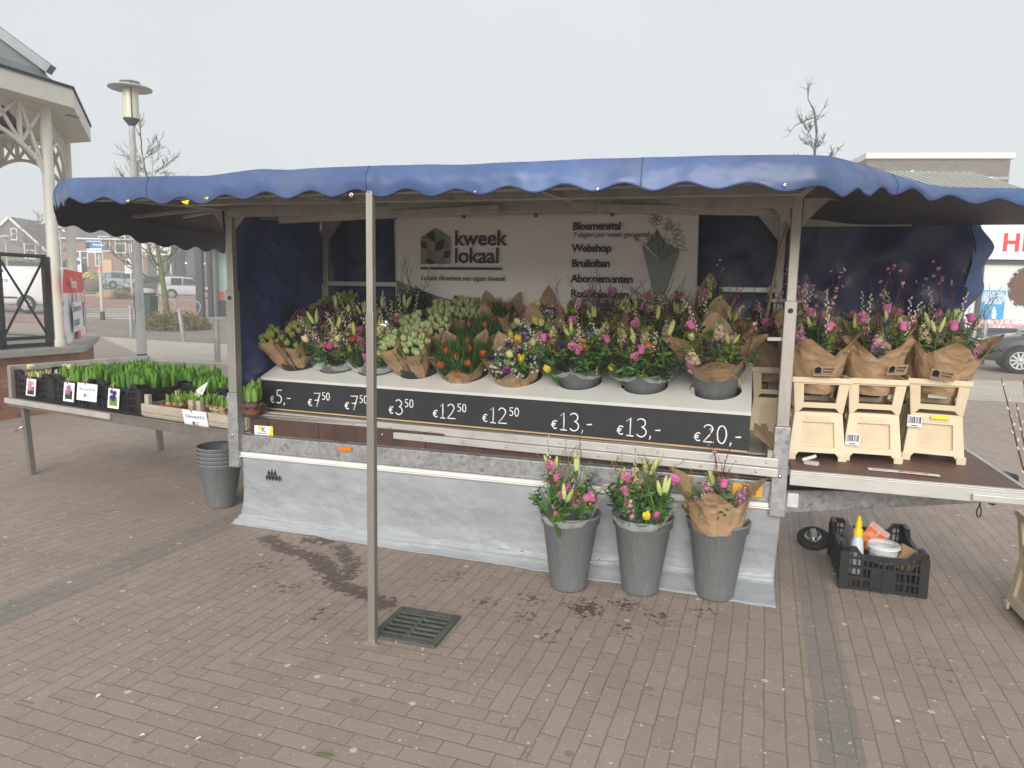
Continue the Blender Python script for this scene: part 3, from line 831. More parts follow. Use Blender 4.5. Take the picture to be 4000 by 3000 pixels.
# skirt
def skirt_fn(a, c):
    u = L0 + .05 + a * (3.37); z = .525 * (1 - min(1, c / .86)) ** 1.0
    k = sstep(.62, 1.0, c)
    wl = .085 + .05 * sin(a * pi) * -1 + .055 * a
    hem = .035 - .155 * a
    q = min(1, c / .84)
    y = (-.012 + (wl + .012) * sstep(0, .9, q)) if c < .84 else wl + (hem - wl) * ((c - .84) / .16)
    if .78 < c < .9: y -= .012
    for uc, wd, am in ((-3.0, .03, .010), (-2.66, .05, -.012), (-2.42, .02, .010), (-1.98, .04, .012), (-1.72, .02, -.008), (-1.18, .03, .010), (-.86, .05, -.010), (-.24, .02, .012)):
        y -= am * math.exp(-((u + .12 * (c - .5) * (1 if am > 0 else -1) - uc) / wd) ** 2) * sin(pi * min(1, c * 1.05)) * (1 + .6 * nz3(u, c, 9, 9))
    y += .006 * nz3(u * 1.2 + c, c * 1.4 - u * .4, 2, 18) * sin(pi * c)
    y += .022 * nz3(u, c, 0, 2.3) * c + .016 * nz3(u * 1.3, c * 1.6, 3, 5) * c + .006 * nz3(u * 1.5, c * 2, 6, 14) * c
    u -= .16 * sstep(.09, 0, a) * c ** 1.6
    zz = z + .005 + .007 * (1 + nz3(u, c * 2, 1, 3)) * k + .03 * sstep(.98, .86, c) * sstep(.74, .86, c)
    if c > .93: zz *= 1 - .6 * (c - .93) / .07
    return (u, y, zz)
sk = cloth(skirt_fn, 200, 44, 'skirt', M['skirt'], solid=.002)
ch = MB().box((-1.69, -.012, .523), (3.40, .02, .022)).box((-1.69, -.018, .507), (3.40, .026, .007)).build('skirt_channel', M['white'], sk)
lg = MB()                                     # printed row of dark leaf shapes
for r_, xs_ in enumerate(((-2, -1, 0, 1, 2), (-1.5, -.5, .5), (-.5, .5))):
    for x in xs_:
        for dz in ((0,) if r_ or abs(x) > 1 else (0, -.0)):
            cx, cz = x * .024, r_ * .030
            lg.prism([(cx, cz - .022), (cx + .0105, cz), (cx, cz + .022), (cx - .0105, cz)], .001)
pe_ = V3(skirt_fn(.069, .27)); lg.build('printed_emblem', M['ink'], sk, T=Matrix.Translation(pe_ + V3((0, -.022, .01))) @ Matrix.Rotation(radians(-7), 4, 'X'))
for u, z in ((-1.42, .06), (-1.55, .055), (-.95, .07), (-1.0, .06), (-.72, .06)):
    MB().lathe([(.010, 0), (.009, .003), (.004, .003)], 10, T=Matrix.Translation(V3(skirt_fn((u - L0 - .05) / 3.37, .80 - z * .3)) + V3((0, -.006, 0))) @ Matrix.Rotation(radians(50), 4, 'X')).build('eyelet', M['steel'], sk)
# marker light and stickers
MB().box((-2.58, -.008, .615), (.095, .016, .026)).box((-2.58, -.018, .615), (.08, .006, .018)).build('marker_light', M['orange'], stall, bevel=.003)
stk = MB().box((-3.23, -.002 + .06, .672), (.145, .004, .066)).build('maker_sticker', M['paper'], stall)
MB().prism([(.035, -.036), (.0725, -.036), (.0725, .036), (.058, .036)], .002, T=Matrix.Translation((-3.23, .0545, .672))).build('yellow_corner', M['yellow'], stk)
text_part('K', .045, M['green_ink'], stk, on_wall(-3.245, .0552, .665), bold=.001)
MB().prism([(-.045, .008), (-.012, .004), (-.008, .03), (-.04, .03)], .002, T=Matrix.Translation((-3.23, .0545, .672))).build('yellow_print', M['yellow'], stk)
MB().box((-3.245, .0555, .655), (.075, .002, .005)).build('green_line', M['green_ink'], stk)
os_ = MB().box((-.155, -.003, .590), (.15, .004, .064)).build('trailer_sticker', M['orangesign'], stall)
text_part('OK', .042, M['ink'], os_, on_wall(-.155, -.0056, .588), align='CENTER', bold=.0015, shear=.2)
text_part('TRAILERS', .022, M['ink'], os_, on_wall(-.155, -.0056, .566), align='CENTER', bold=.0006)
MB().box((.075, -.01, .56), (.055, .012, .075)).build('reflector', M['clear'], stall, bevel=.004)
# drawbar with snap hook and jockey wheel
db = MB(); db.add([(.03, .12, .445), (1.15, .55, .505), (1.15, .60, .505), (.03, .20, .445), (.03, .12, .575), (1.15, .55, .565), (1.15, .60, .565), (.03, .20, .575)],
                  [(0, 3, 2, 1), (4, 5, 6, 7), (0, 1, 5, 4), (1, 2, 6, 5), (2, 3, 7, 6), (3, 0, 4, 7)])
dbo = db.build('drawbar', M['galv'], stall, bevel=.006)
MB().bar((.02, .19, .60), (1.3, .7, .62), .10, .07).build('folded_tarpaulin', M['black'], stall, bevel=.02)
MB().lathe([(.03, 0), (.035, .02), (.02, .04), (.02, .09)], 10, T=Matrix.Translation((1.15, .57, .52)) @ Matrix.Rotation(pi / 2, 4, 'Y')).build('coupling', M['black'], dbo)
hk = MB()
ring = [(1.10 + .011 * cos(a), .55, .445 + .03 * sin(a)) for a in [2 * pi * i / 14 for i in range(15)]]
hk.tube(ring, .0035, 6); hk.tube([(1.10, .55, .51), (1.10, .55, .472)], .005, 6)
hk.build('snap_hook', M['black'], dbo)
cab = MB(); cab.tube([(.02, .9, 2.08), (-.02, .92, 1.9), (-.045, .93, 1.7), (-.075, .95, 1.45), (-.085, .96, 1.22), (-.10, .97, 1.12)], .010, 8)
cab.build('cable', M['wickerpale'], stall)
jx = W(.30, .88, 0)
jw = MB()
jw.lathe([(.055, -.022), (.085, -.026), (.10, -.012), (.10, .012), (.085, .026), (.055, .022), (.055, -.022)], 28)
JT = STALL.inverted() @ Matrix.Translation((1.96, 4.42, .085)) @ Matrix.Rotation(radians(22), 4, 'X') @ Matrix.Rotation(radians(-12), 4, 'Y')
jwo = jw.build('jockey_wheel', M['rubber'], stall, T=JT)
MB().lathe([(.054, .0), (.056, .018), (.046, .024), (.04, .005), (.014, .004), (.012, .03), (0, .03)], 24).build('rim', M['steel'], jwo)
MB().box((0, .0, .045), (.035, .035, .05)).build('axle_clamp', M['alulight'], jwo, bevel=.004)
MB().bar((.08, .02, -.01), (.24, .05, -.03), .02, .03).build('wheel_bracket', M['galv'], jwo)
# front support pole, standing on the paving
pole = thing('support_pole', 'grey telescopic aluminium pole standing on the paving, holding up the front of the canopy', 'pole', frame(U, Vv, ZUP, W(-1.79, -1.125, 0)))
MB().box((0, 0, .76), (.036, .036, 1.51)).build('lower_tube', M['polealu'], pole, bevel=.004)
MB().box((0, 0, 1.77), (.030, .030, .54)).box((-.006, -.0155, 1.77), (.004, .002, .54)).box((.006, -.0155, 1.77), (.004, .002, .54)).build('upper_tube', M['alu'], pole, bevel=.003)
MB().box((0, 0, .004), (.075, .06, .008)).build('foot_plate', M['steel'], pole)
kb = MB(); kb.tube([(.022, 0, 1.463), (.075, 0, 1.463)], .006, 8)
for a in range(4):
    an = a * pi / 2 + .3
    kb.tube([(.07, 0, 1.463), (.078, .020 * cos(an), 1.463 + .020 * sin(an))], [.007, .009], 8)
kb.build('clamp_knob', M['steel'], pole)
# drain grate
gr_c = V3((-.44, 3.25, 0))
gr = thing('drain_grate', 'square cast iron drain grate sunk in the brick paving beside the pole', 'drain', frame(U, Vv, ZUP, V3((-.437, 3.255, .0))))
iron = mat('cast_iron', (.085, .09, .08), rough=.55, var=.35, scale=18, bump=.6, bscale=60, dirt=.5, dirtcol=(.13, .13, .09))
fr = MB()
for sx in (-1, 1): fr.box((sx * .148, 0, .006), (.034, .33, .018))
for sy in (-1, 1): fr.box((0, sy * .148, .006), (.262, .034, .018))
fr.build('grate_frame', iron, gr, bevel=.003)
MB().box((0, 0, .003), (.262, .262, .006)).build('grate_pit', M['black'], gr)
bars = MB()
bars.box((0, 0, .011), (.02, .262, .010))
for i in range(6): bars.box((0, -.11 + i * .044, .0105), (.262, .017, .0115))
bars.build('grate_bars', iron, gr, bevel=.002)

# ------------------------------------------------------------------ flower prototypes (head at the origin, stem hanging down)
PROTO = {}
def rv(a=1.0): return V3((R.uniform(-a, a), R.uniform(-a, a), R.uniform(-a, a)))
def leaf(b, base, dirv, L, w, bend=.3, m=0, seg=4, fold=.25):
    base, d = V3(base), V3(dirv).normalized()
    side = d.cross(ZUP)
    side = side.normalized() if side.length > .05 else V3((1, 0, 0))
    side = (Matrix.Rotation(R.uniform(-.6, .6), 3, d) @ side)
    nrm = side.cross(d)
    vs = []
    p = base.copy()
    for i in range(seg + 1):
        t = i / seg
        ww = w * (sin(pi * min(1, .12 + t * .88)) ** .7) * (1 if i < seg else 0)
        vs += [p - side * ww / 2 + nrm * fold * ww, p + nrm * 0, p + side * ww / 2 + nrm * fold * ww]
        d = (d - nrm * bend / seg + V3((0, 0, -bend * .25 / seg))).normalized()
        nrm = side.cross(d)
        p = p + d * (L / seg)
    fs = []
    for i in range(seg):
        a = i * 3
        fs += [(a, a + 1, a + 4, a + 3), (a + 1, a + 2, a + 5, a + 4)]
    b.add(vs, fs, m, smooth=True)
def align(d):
    return V3(d).normalized().to_track_quat('Z', 'Y').to_matrix().to_4x4()
def ovoid(b, c, d, L, r, m, n=7, mod=.12, k=3, tip=.15):
    prof = [(r * .2, 0), (r * .8, L * .12), (r, L * .38), (r * .86, L * .66), (r * .5, L * .88), (r * tip, L)]
    ph = R.uniform(0, 6)
    b.lathe(prof, n, m, T=Matrix.Translation(c) @ align(d), mod=lambda a, i: 1 + mod * cos(k * a + ph))
def small_flower(b, c, d, r, m, mc, n=5):
    T = Matrix.Translation(c) @ align(d)
    for j in range(n):
        a = 2 * pi * j / n + R.uniform(-.15, .15)
        ca, sa = cos(a), sin(a)
        b.add([(0, 0, 0), (r * .6 * cos(a - .5), r * .6 * sin(a - .5), r * .25), (r * ca, r * sa, r * .18), (r * .6 * cos(a + .5), r * .6 * sin(a + .5), r * .25)], [(0, 1, 2, 3)], m, T)
    b.lathe([(r * .22, r * .02), (r * .18, r * .22), (0, r * .28)], 5, mc, T)
def reg(kind, fn, mats, variants=2):
    out = []
    for i in range(variants):
        b = MB(); fn(b)
        out.append(b.mesh(kind, [FM[x] for x in mats]))
    PROTO[kind] = out
def stem(b, L, r=.0028, m=0, x=0.01):
    b.tube([(0, 0, .002), (x * .5, 0, -L * .5), (0, 0, -L)], r, 5, m, cap=False)
def p_tulip(b, open_=0, leaves=2, Lh=.052, r=.018):
    stem(b, .16, .0032, 0)
    ovoid(b, (0, 0, 0), (R.uniform(-.12, .12), R.uniform(-.12, .12), 1), Lh, r, 1, n=9, mod=.13, tip=.2 + open_)
    for j in range(3):
        a = j * 2.1 + R.uniform(0, 1)
        ovoid(b, (cos(a) * r * .38, sin(a) * r * .38, .004), (cos(a) * .16, sin(a) * .16, 1), Lh * R.uniform(.85, 1), r * .72, 1, n=6, mod=.1, tip=.12)
    for j in range(leaves):
        a = R.uniform(0, 6.28)
        leaf(b, (cos(a) * .006, sin(a) * .006, -.12), (cos(a) * .16, sin(a) * .16, 1), R.uniform(.10, .14), .024, .2, 2)
for nm, c in (('green_tulip', 'tulipgreen'), ('reddish_tulip', 'tulipred'), ('purple_tulip', 'tulippurple'), ('pale_tulip', 'tulipwhite'), ('orange_tulip', 'tuliporange'), ('yellow_tulip', 'tulipyellow'), ('cream_tulip', 'tulipcream'), ('pink_tulip', 'tulippink')):
    reg(nm, p_tulip, ['stem', c, 'leaf'], 3)
def p_bell(b):
    stem(b, .17, .003, 0)
    d = V3((R.uniform(-.6, .6), R.uniform(-.9, .1), .8))
    T = align(d)
    ph = R.uniform(0, 6)
    b.lathe([(.005, 0), (.015, .004), (.019, .014), (.0185, .028), (.021, .038), (.029, .044), (.027, .0465), (.018, .036), (.005, .017)], 15, 1, T, mod=lambda a, i: 1 + (.12 * cos(5 * a + ph) if i in (5, 6) else .02 * cos(5 * a)))
    b.lathe([(.0035, .02), (.003, .05), (.006, .054), (0, .056)], 6, 3, T)
    for j in range(4): leaf(b, (0, 0, -.02 - j * .02), (cos(j * 2), sin(j * 2), .4), .055, .016, .5, 2)
reg('bell_flower', p_bell, ['stem', 'pink', 'leaf', 'creamp'], 4)
def p_bell2(b):
    p_bell(b)
    for j in range(2):
        a = R.uniform(-2.6, -.5)
        c = V3((cos(a) * .04, sin(a) * .04, -.03 - j * .035))
        b.tube([(0, 0, -.07 - j * .03), c], .0022, 4, 0, cap=False)
        b.lathe([(.005, 0), (.015, .004), (.019, .014), (.018, .028), (.029, .042), (.018, .034), (.004, .015)], 13, 1, Matrix.Translation(c) @ align((cos(a), sin(a), .35)), mod=lambda an, i: 1 + (.12 * cos(5 * an) if i == 4 else 0))
reg('bell_flower_spray', p_bell2, ['stem', 'pink', 'leaf', 'creamp'], 2)
def p_snap(b):
    stem(b, .2, .0035, 0)
    n = 20
    for i in range(n):
        t = i / n; z = -.10 + .15 * t; a = i * 2.4
        rr = .030 * (1 - t * .72)
        c = V3((cos(a) * rr * .55, sin(a) * rr * .55, z))
        if t > .68:
            ovoid(b, c, (cos(a), sin(a), 1.2), .017 * (1.25 - t), .0075 * (1.25 - t) * 1.6, 3, n=5)
        else:
            m = 1 if t < .5 else (1 if R.random() < .5 else 2)
            for q in range(3):
                dd = V3((cos(a + R.uniform(-.8, .8)), sin(a + R.uniform(-.8, .8)), R.uniform(-.5, .8)))
                small_flower(b, c + dd * .006, dd, rr * R.uniform(.65, .85), m, 2, n=4)
for nm, c in (('pink_snapdragon', 'palepink'), ('mauve_snapdragon', 'mauve'), ('cream_snapdragon', 'creamp')):
    reg(nm, p_snap, ['stem', c, 'creamp', 'leaflight'], 2)
def p_lily(b):
    stem(b, .17, .0035, 0)
    for j in range(R.choice((2, 3))):
        a = R.uniform(0, 6.28)
        d = V3((cos(a) * .4, sin(a) * .4, 1))
        c = V3((cos(a) * .012, sin(a) * .012, -.01))
        ovoid(b, c, d, R.uniform(.075, .10), .0125, 1, n=9, mod=.14, k=3, tip=.25)
    for j in range(4):
        a = R.uniform(0, 6.28)
        leaf(b, (0, 0, -.05 - .02 * j), (cos(a), sin(a), .7), .085, .018, .4, 2)
reg('lily_bud', p_lily, ['stem', 'lily', 'leaf'], 3)
def p_wax(b):
    stem(b, .16, .0018, 0)
    for i in range(18):
        a = R.uniform(0, 6.28); z = R.uniform(-.06, .035); rr = R.uniform(.008, .042)
        c = V3((cos(a) * rr, sin(a) * rr, z))
        b.tube([(0, 0, z - .04), c], .0009, 3, 0, cap=False)
        small_flower(b, c, V3((cos(a), sin(a) - .5, .9)), R.uniform(.0085, .012), 1, 2)
    for i in range(10):
        a = R.uniform(0, 6.28)
        leaf(b, (0, 0, R.uniform(-.1, 0)), (cos(a), sin(a), .8), .03, .005, .1, 3, seg=2)
reg('white_waxflower', p_wax, ['stem', 'white', 'yel', 'leaf'], 4)
def twig_path(L, wob=.02, n=7):
    p = V3((0, 0, -.15)); d = V3((R.uniform(-.1, .1), R.uniform(-.1, .1), 1)); out = [p.copy()]
    for i in range(n):
        d = (d + rv(wob * 6)).normalized()
        p = p + d * (L + .15) / n
        out.append(p.copy())
    return out
def along(path, t):
    k = t * (len(path) - 1); i = min(int(k), len(path) - 2)
    return path[i].lerp(path[i + 1], k - i), (path[i + 1] - path[i]).normalized()
def p_catkin(b):
    pa = twig_path(.18, .02)
    b.tube(pa, [.0026 - .0016 * i / 7 for i in range(8)], 5, 0, cap=False)
    for i in range(15):
        c, d = along(pa, .40 + .6 * i / 15)
        a = i * 2.4
        o = V3((cos(a), sin(a), 0))
        ovoid(b, c + o * .003, d + o * .55, .015, .0052, 1, n=6, mod=0)
reg('catkin_twig', p_catkin, ['twig', 'catkin'], 4)
def p_blossom(b):
    pa = twig_path(.30, .03)
    b.tube(pa, [.0036 - .0022 * i / 7 for i in range(8)], 5, 0, cap=False)
    for q in range(2):
        c, d = along(pa, .5 + .12 * q)
        o = rv(1); o.z = .6
        e = c + (d + o * .8).normalized() * R.uniform(.07, .13)
        b.tube([c, c.lerp(e, .5) + rv(.006), e], [.002, .0016, .001], 4, 0, cap=False)
        small_flower(b, e, o, .013, 1, 1)
    for i in range(12):
        t = .42 + .58 * i / 12
        c, d = along(pa, t); o = rv(1).normalized()
        if R.random() < .62:
            small_flower(b, c + o * .006, o, R.uniform(.010, .016), 1, 1)
        else: ovoid(b, c, o + d, .009, .004, 0, n=5)
reg('blossom_branch', p_blossom, ['redtwig', 'blossom'], 4)
def p_bare(b):
    pa = twig_path(.26, .05)
    b.tube(pa, [.0026 - .0018 * i / 7 for i in range(8)], 4, 0, cap=False)
    for q in range(6):
        c, d = along(pa, .4 + .09 * q); o = rv(1)
        e = c + (d + o * .7).normalized() * R.uniform(.04, .10)
        b.tube([c, c.lerp(e, .5) + rv(.008), e], [.0014, .0012, .0008], 3, 0, cap=False)
reg('bare_twig', p_bare, ['twig'], 4)
def p_gold(b):
    for q in range(6):
        pa = twig_path(R.uniform(.05, .13), .09, 6)
        b.tube(pa, .0013, 3, 0, cap=False)
        for i in range(12):
            c, d = along(pa, .45 + .55 * i / 12); o = rv(1)
            leaf(b, c, o + d, R.uniform(.012, .022), .006, .5, R.choice((0, 1, 1, 2)), seg=2)
reg('golden_twig', p_gold, ['gold', 'leaflight', 'yel'], 3)
def p_leafy(b, n=16, L=.045, w=.016):
    pa = twig_path(.05, .05)
    b.tube(pa, .002, 4, 0, cap=False)
    for i in range(n):
        c, d = along(pa, .25 + .75 * i / n); a = i * 2.4
        leaf(b, c, V3((cos(a), sin(a), .5)), L * R.uniform(.7, 1.1), w, .35, R.choice((1, 1, 2)), seg=3)
reg('leafy_sprig', p_leafy, ['stem', 'leaf', 'leafdark'], 4)
reg('dark_foliage', p_leafy, ['twig', 'dark', 'leafdark'], 3)
reg('light_sprig', lambda b: p_leafy(b, 22, .03, .009), ['stem', 'leaflight', 'leaf'], 3)
def p_blade(b):
    for j in range(4):
        a = R.uniform(0, 6.28)
        leaf(b, (0, 0, -.12), (cos(a) * .3, sin(a) * .3, 1), R.uniform(.14, .22), R.uniform(.014, .026), .3, j % 2, seg=5)
reg('long_leaf', p_blade, ['leafblue', 'leaf'], 4)
def p_fluff(b):
    stem(b, .12, .003, 0)
    for i in range(130):
        d = rv(1).normalized()
        if d.z < -.35: d.z *= -1
        T = align(d); L = R.uniform(.026, .042)
        b.add([(-.0016, 0, .008), (.0016, 0, .008), (0, .001, L)], [(0, 1, 2)], R.choice((1, 1, 2)), T)
        b.add([(0, -.0016, .008), (0, .0016, .008), (.001, 0, L)], [(0, 1, 2)], 1, T)
reg('green_dianthus', p_fluff, ['stem', 'moss', 'leaflight'], 2)
def p_asp(b):
    for i in range(46):
        x, y = R.uniform(-.035, .035), R.uniform(-.035, .035)
        L = R.uniform(.05, .12)
        d = V3((x * 6 + R.uniform(-.3, .3), y * 6 + R.uniform(-.3, .3), 1))
        leaf(b, (x, y, -.10 + R.uniform(0, .07)), d, L, .0042, .1, R.choice((0, 0, 1)), seg=2)
reg('asparagus_fern', p_asp, ['leaf', 'leafdark'], 4)
def p_anem(b):
    stem(b, .14, .0028, 0)
    for ring, r in ((0, .034), (1, .024)):
        for j in range(7):
            a = 2 * pi * j / 7 + ring * .4
            T = align((R.uniform(-.1, .1), -.25, 1))
            c, s = cos(a), sin(a)
            b.add([(0, 0, 0), (r * .65 * cos(a - .5), r * .65 * sin(a - .5), .006 + ring * .006), (r * c, r * s, .010 + ring * .010), (r * .65 * cos(a + .5), r * .65 * sin(a + .5), .006 + ring * .006)], [(0, 1, 2, 3)], 1, T)
    b.lathe([(.007, .006), (.006, .012), (0, .014)], 8, 2, align((0, -.25, 1)))
reg('magenta_anemone', p_anem, ['stem', 'magenta', 'dark'], 2)
reg('violet_anemone', p_anem, ['stem', 'violet', 'dark'], 2)
def p_ran(b):
    stem(b, .14, .0028, 0)
    b.lathe([(.006, -.004), (.024, .002), (.029, .014), (.026, .026), (.02, .024), (.019, .03), (.012, .028), (.010, .032), (0, .031)], 12, 1, align((R.uniform(-.3, .3), -.5, 1)), mod=lambda a, i: 1 + .06 * cos(6 * a + i))
reg('orange_ranunculus', p_ran, ['stem', 'orange'], 2)
reg('red_ranunculus', p_ran, ['stem', 'red'], 2)
def p_iris(b):
    stem(b, .16, .003, 0)
    ovoid(b, (0, 0, 0), (.1, 0, 1), .06, .009, 1, n=7)
    leaf(b, (0, 0, -.08), (.2, .1, 1), .13, .016, .2, 2)
reg('blue_iris_bud', p_iris, ['stem', 'violet', 'leafblue'], 2)
def put(kind, parent, loc, toward, spin=None, sc=1.0):
    o = bpy.data.objects.new(kind, R.choice(PROTO[kind]))
    COL.objects.link(o)
    o.parent = parent
    d = (V3(loc) - V3(toward)).normalized()
    o.matrix_basis = Matrix.Translation(loc) @ align(d) @ Matrix.Rotation(R.uniform(0, 6.28) if spin is None else spin, 4, 'Z') @ Matrix.Scale(sc, 4)
    return o
# ------------------------------------------------------------------ wraps
def wrap_mesh(r0, r1, h, front=.72, points=4, seed=0, crumple=1.0, flare=.25, amp=.22, nu=64, nv=12, z0=0, spiral=False):
    rr = random.Random(seed)
    ph = rr.uniform(0, 6.28); sx = rr.uniform(-5, 5); sp_ = rr.uniform(-.5, .5)
    def fn(a, c):
        th = 2 * pi * a
        if spiral: th = -pi / 2 - .75 + sp_ + 2 * pi * 1.17 * a
        # front (-y) is folded low, the back stands high, corners of the sheet stick up
        fr_ = .5 + .5 * cos(th + pi / 2)
        tri = abs(((th * points / (2 * pi) + ph) % 1) * 2 - 1)
        top = h * (1 - (1 - front) * fr_ ** 1.5) * (1 - amp + 2 * amp * tri)
        top = max(top, z0 + .04)
        z = z0 + (top - z0) * c
        k = c * (top - z0) / (h - z0)
        r = r0 + (r1 - r0) * (k ** .85) + flare * r1 * max(0, k - .62) * (.4 + .9 * tri)
        if spiral: r += (.012 + .05 * r1 * c) * a * a - .01
        ca, sa = cos(th), sin(th)
        fold = .075 * crumple * r1 * (.35 + .65 * c) * (2 * abs(((th * 9 / (2 * pi) + sx + c * .4) % 1) - .5) - .5)
        cr = crumple * (.05 * nz3(ca * 1.6 + sx, sa * 1.6, z * 6, 1.6) + .03 * nz3(ca * 3 + sx, sa * 3, z * 14, 2.4)) * r1 * (.4 + c)
        return ((r + cr + fold) * ca, (r + cr + fold) * sa, z + .02 * h * nz3(ca * 2, sa * 2, sx, 2) * c)
    b = MB(); b.grid(fn, nu, nv)
    return b
WRAPC = [0]
def stamp(parent, r, z, az, s=1.0, lean=.25):            # the little printed sticker on the paper
    T = Matrix.Rotation(az + pi / 2, 4, 'Z') @ Matrix.Translation((0, -r, z)) @ Matrix.Rotation(lean, 4, 'X')
    st = MB().box((0, 0, 0), (.115 * s, .0015, .06 * s)).build('sticker', mat_sticker, parent, T=T)
    logo_house(st, -.034 * s, .006 * s, .036 * s, -.0022, stick=True)
    text_part('kweek', .021 * s, M['ink'], st, on_wall(-.008 * s, -.0014, .008 * s), bold=.0003)
    text_part('lokaal', .021 * s, M['ink'], st, on_wall(-.008 * s, -.0014, -.009 * s), bold=.0003)
    MB().box((0, -.0014, -.018 * s), (.1 * s, .0008, .0016)).build('printed_line', M['ink'], st)
    return st
mat_sticker = mat('kraft_sticker', (.40, .27, .16), rough=.6, var=.06)
def logo_house(parent, cx, cz, w, y, stick=False, cols=None):
    # a house outline filled with leaf shapes
    h = w * 1.1; e = .45
    cols = cols or [M['ink'], M['sage'], M['sand']]
    def clip(poly):
        out = []
        for x, z in poly:
            x = max(-w / 2, min(w / 2, x)); top = h * .5 - (abs(x) / (w / 2)) * h * .26
            out.append((x, max(-h / 2, min(top, z))))
        return out
    bs = [MB(), MB(), MB()]
    k = 0
    for sd in (-1, 1):
        for row in range(5):
            z0 = -h / 2 + (row - .75) * h * .27
            for col in range(2):
                x0 = sd * col * w * .24
                tipx, tipz = x0 + sd * w * .30, z0 + h * .30 + (0 if col else .02)
                pts = []
                ax, az_ = x0, z0 + (.10 * h if col else 0)
                L_ = V3((tipx - ax, tipz - az_, 0)); n_ = V3((-L_.y, L_.x, 0)) * .30
                for t in (0, .25, .5, .75, 1): pts.append((ax + L_.x * t + n_.x * sin(pi * t), az_ + L_.y * t + n_.y * sin(pi * t)))
                for t in (.75, .5, .25): pts.append((ax + L_.x * t - n_.x * sin(pi * t), az_ + L_.y * t - n_.y * sin(pi * t)))
                pts = clip(pts)
                if max(p[1] for p in pts) - min(p[1] for p in pts) < h * .05: continue
                bs[(row + col + (sd > 0)) % 3].prism(pts, .0006)
    bg = MB(); bg.prism([(-w / 2, -h / 2), (w / 2, -h / 2), (w / 2, h * .24), (0, h / 2), (-w / 2, h * .24)], .0005)
    bg.build('emblem_ground', M['sand'] if not stick else M['kraft'], parent, T=Matrix.Translation((cx, y + .0009, cz)))
    for b_, m_ in zip(bs, cols):
        if b_.f: b_.build('emblem_leaves', m_ if not stick else M['ink'], parent, T=Matrix.Translation((cx, y, cz)))
# ------------------------------------------------------------------ bouquets
def axes(axis, xref):
    z = V3(axis).normalized()
    x = V3(xref); x = (x - z * x.dot(z)).normalized()
    return x, z.cross(x), z
def bouquet(name, label, cat, base, axis, r, h, spec, wrap='kraft', group=None, seed=0, xref=None, r0=.03, front=.72, points=4, amp=.2, flare=.25, dome=.16, head=.80, wraph=None, crumple=1.0, tight=.85, z0=0):
    x, y, z = axes(axis, xref or U2)
    t = thing(name, label, cat, frame(x, y, z, V3(base)), group)
    R.seed(seed * 31 + 5)
    if wrap in ('kraft', 'cello'):
        wm = wrap_mesh(r0, r, wraph or h, front, points, seed, crumple, flare, amp, z0=z0, spiral=wrap == 'kraft')
        wm.build('paper_wrap' if wrap == 'kraft' else 'cellophane_wrap', M[wrap], t)
    n_all = sum(n for k, n, dz, sp in spec)
    i = 0
    for kind, n, dz, spread in spec:
        for q in range(n):
            rad = r * tight * spread * sqrt((q + R.uniform(.2, .8)) / n)
            th = q * 2.39996 + seed + len(kind)
            zz = h * (head + dome * (1 - (rad / r) ** 2)) + dz + R.uniform(-.018, .018)
            # the front of the bunch hangs lower than its back
            zz += .22 * rad * sin(th)
            if wrap:
                zz = max(zz, z0 + (.165 if kind in ('leafy_sprig', 'dark_foliage', 'light_sprig', 'long_leaf', 'golden_twig', 'bare_twig') else .065))
                kz = min(1, max(.05, (zz - z0) / max(.05, (wraph or h) - z0)))
                rad = min(rad, (r0 + (r - r0) * kz ** .85) * ((.72 if 'leaf' in kind or 'sprig' in kind or 'foliage' in kind else .90) if wrap == 'kraft' else 1.0))
            p = V3((rad * cos(th), rad * sin(th), zz))
            put(kind, t, p, V3((p.x * .25, p.y * .25, 0)), sc=R.uniform(.92, 1.12))
            i += 1
    return t
def bucket(name, label, T, r_top, r_bot, h, m, group=None, rim=.014, n=40, collar=None):
    """a tapered flower bucket with a rolled rim and, below it, a step"""
    t = thing(name, label, 'bucket', T, group)
    b = MB()
    c = collar if collar is not None else h * .2
    rs = lambda z: r_bot + (r_top - r_bot) * z / h
    prof = [(0, 0), (r_bot * .96, 0), (r_bot, .006), (rs(h - c) - .004, h - c), (rs(h - c) + .006, h - c + .007), (r_top, h - rim), (r_top + .004, h - rim + .002), (r_top + .005, h - .003), (r_top + .002, h), (r_top - .003, h - .002), (rs(h - c) - .006, h - c), (r_bot - .004, .01), (0, .008)]
    b.lathe(prof, n)
    o = b.build('bucket_body', m, t)
    rm = MB()
    rm.lathe([(r_top + .0055, h - .008), (r_top + .0065, h - .004), (r_top + .0035, h + .0012), (r_top - .002, h + .0006)], n)
    rm.build('rim', m, t)
    return t

# ------------------------------------------------------------------ display stand with price board
stand = thing('display_stand', 'long white sloping display board with a black price board along its front', 'display stand', BOARD)
COLX = [-3.079, -2.758, -2.446, -2.126, -1.784, -1.413, -1.017, -.616, -.208]
ROWD = [.255, .56, .83]
bd = MB()
bd.add([(-3.235, -.012, 0), (.004, -.012, 0), (-.046 + .004, .92, 0), (-3.33, .92, 0), (-3.235, -.012, .020), (.004, -.012, .020), (-.046 + .004, .92, .020), (-3.33, .92, .020)],
       [(0, 3, 2, 1), (4, 5, 6, 7), (0, 1, 5, 4), (1, 2, 6, 5), (2, 3, 7, 6), (3, 0, 4, 7)])
bo = bd.build('sloping_board', M['white'], stand)
cut = MB()
for i, x in enumerate(COLX):
    for j, d_ in enumerate(ROWD[:2]):
        cut.lathe([(.139 if not (i == 8 and j == 0) else .146, -.1), (.139 if not (i == 8 and j == 0) else .146, .1)], 32, T=Matrix.Translation((max(x, -3.09), d_, 0)), smooth=False, closed=True)
co = cut.build('cutter', M['white'], stand)
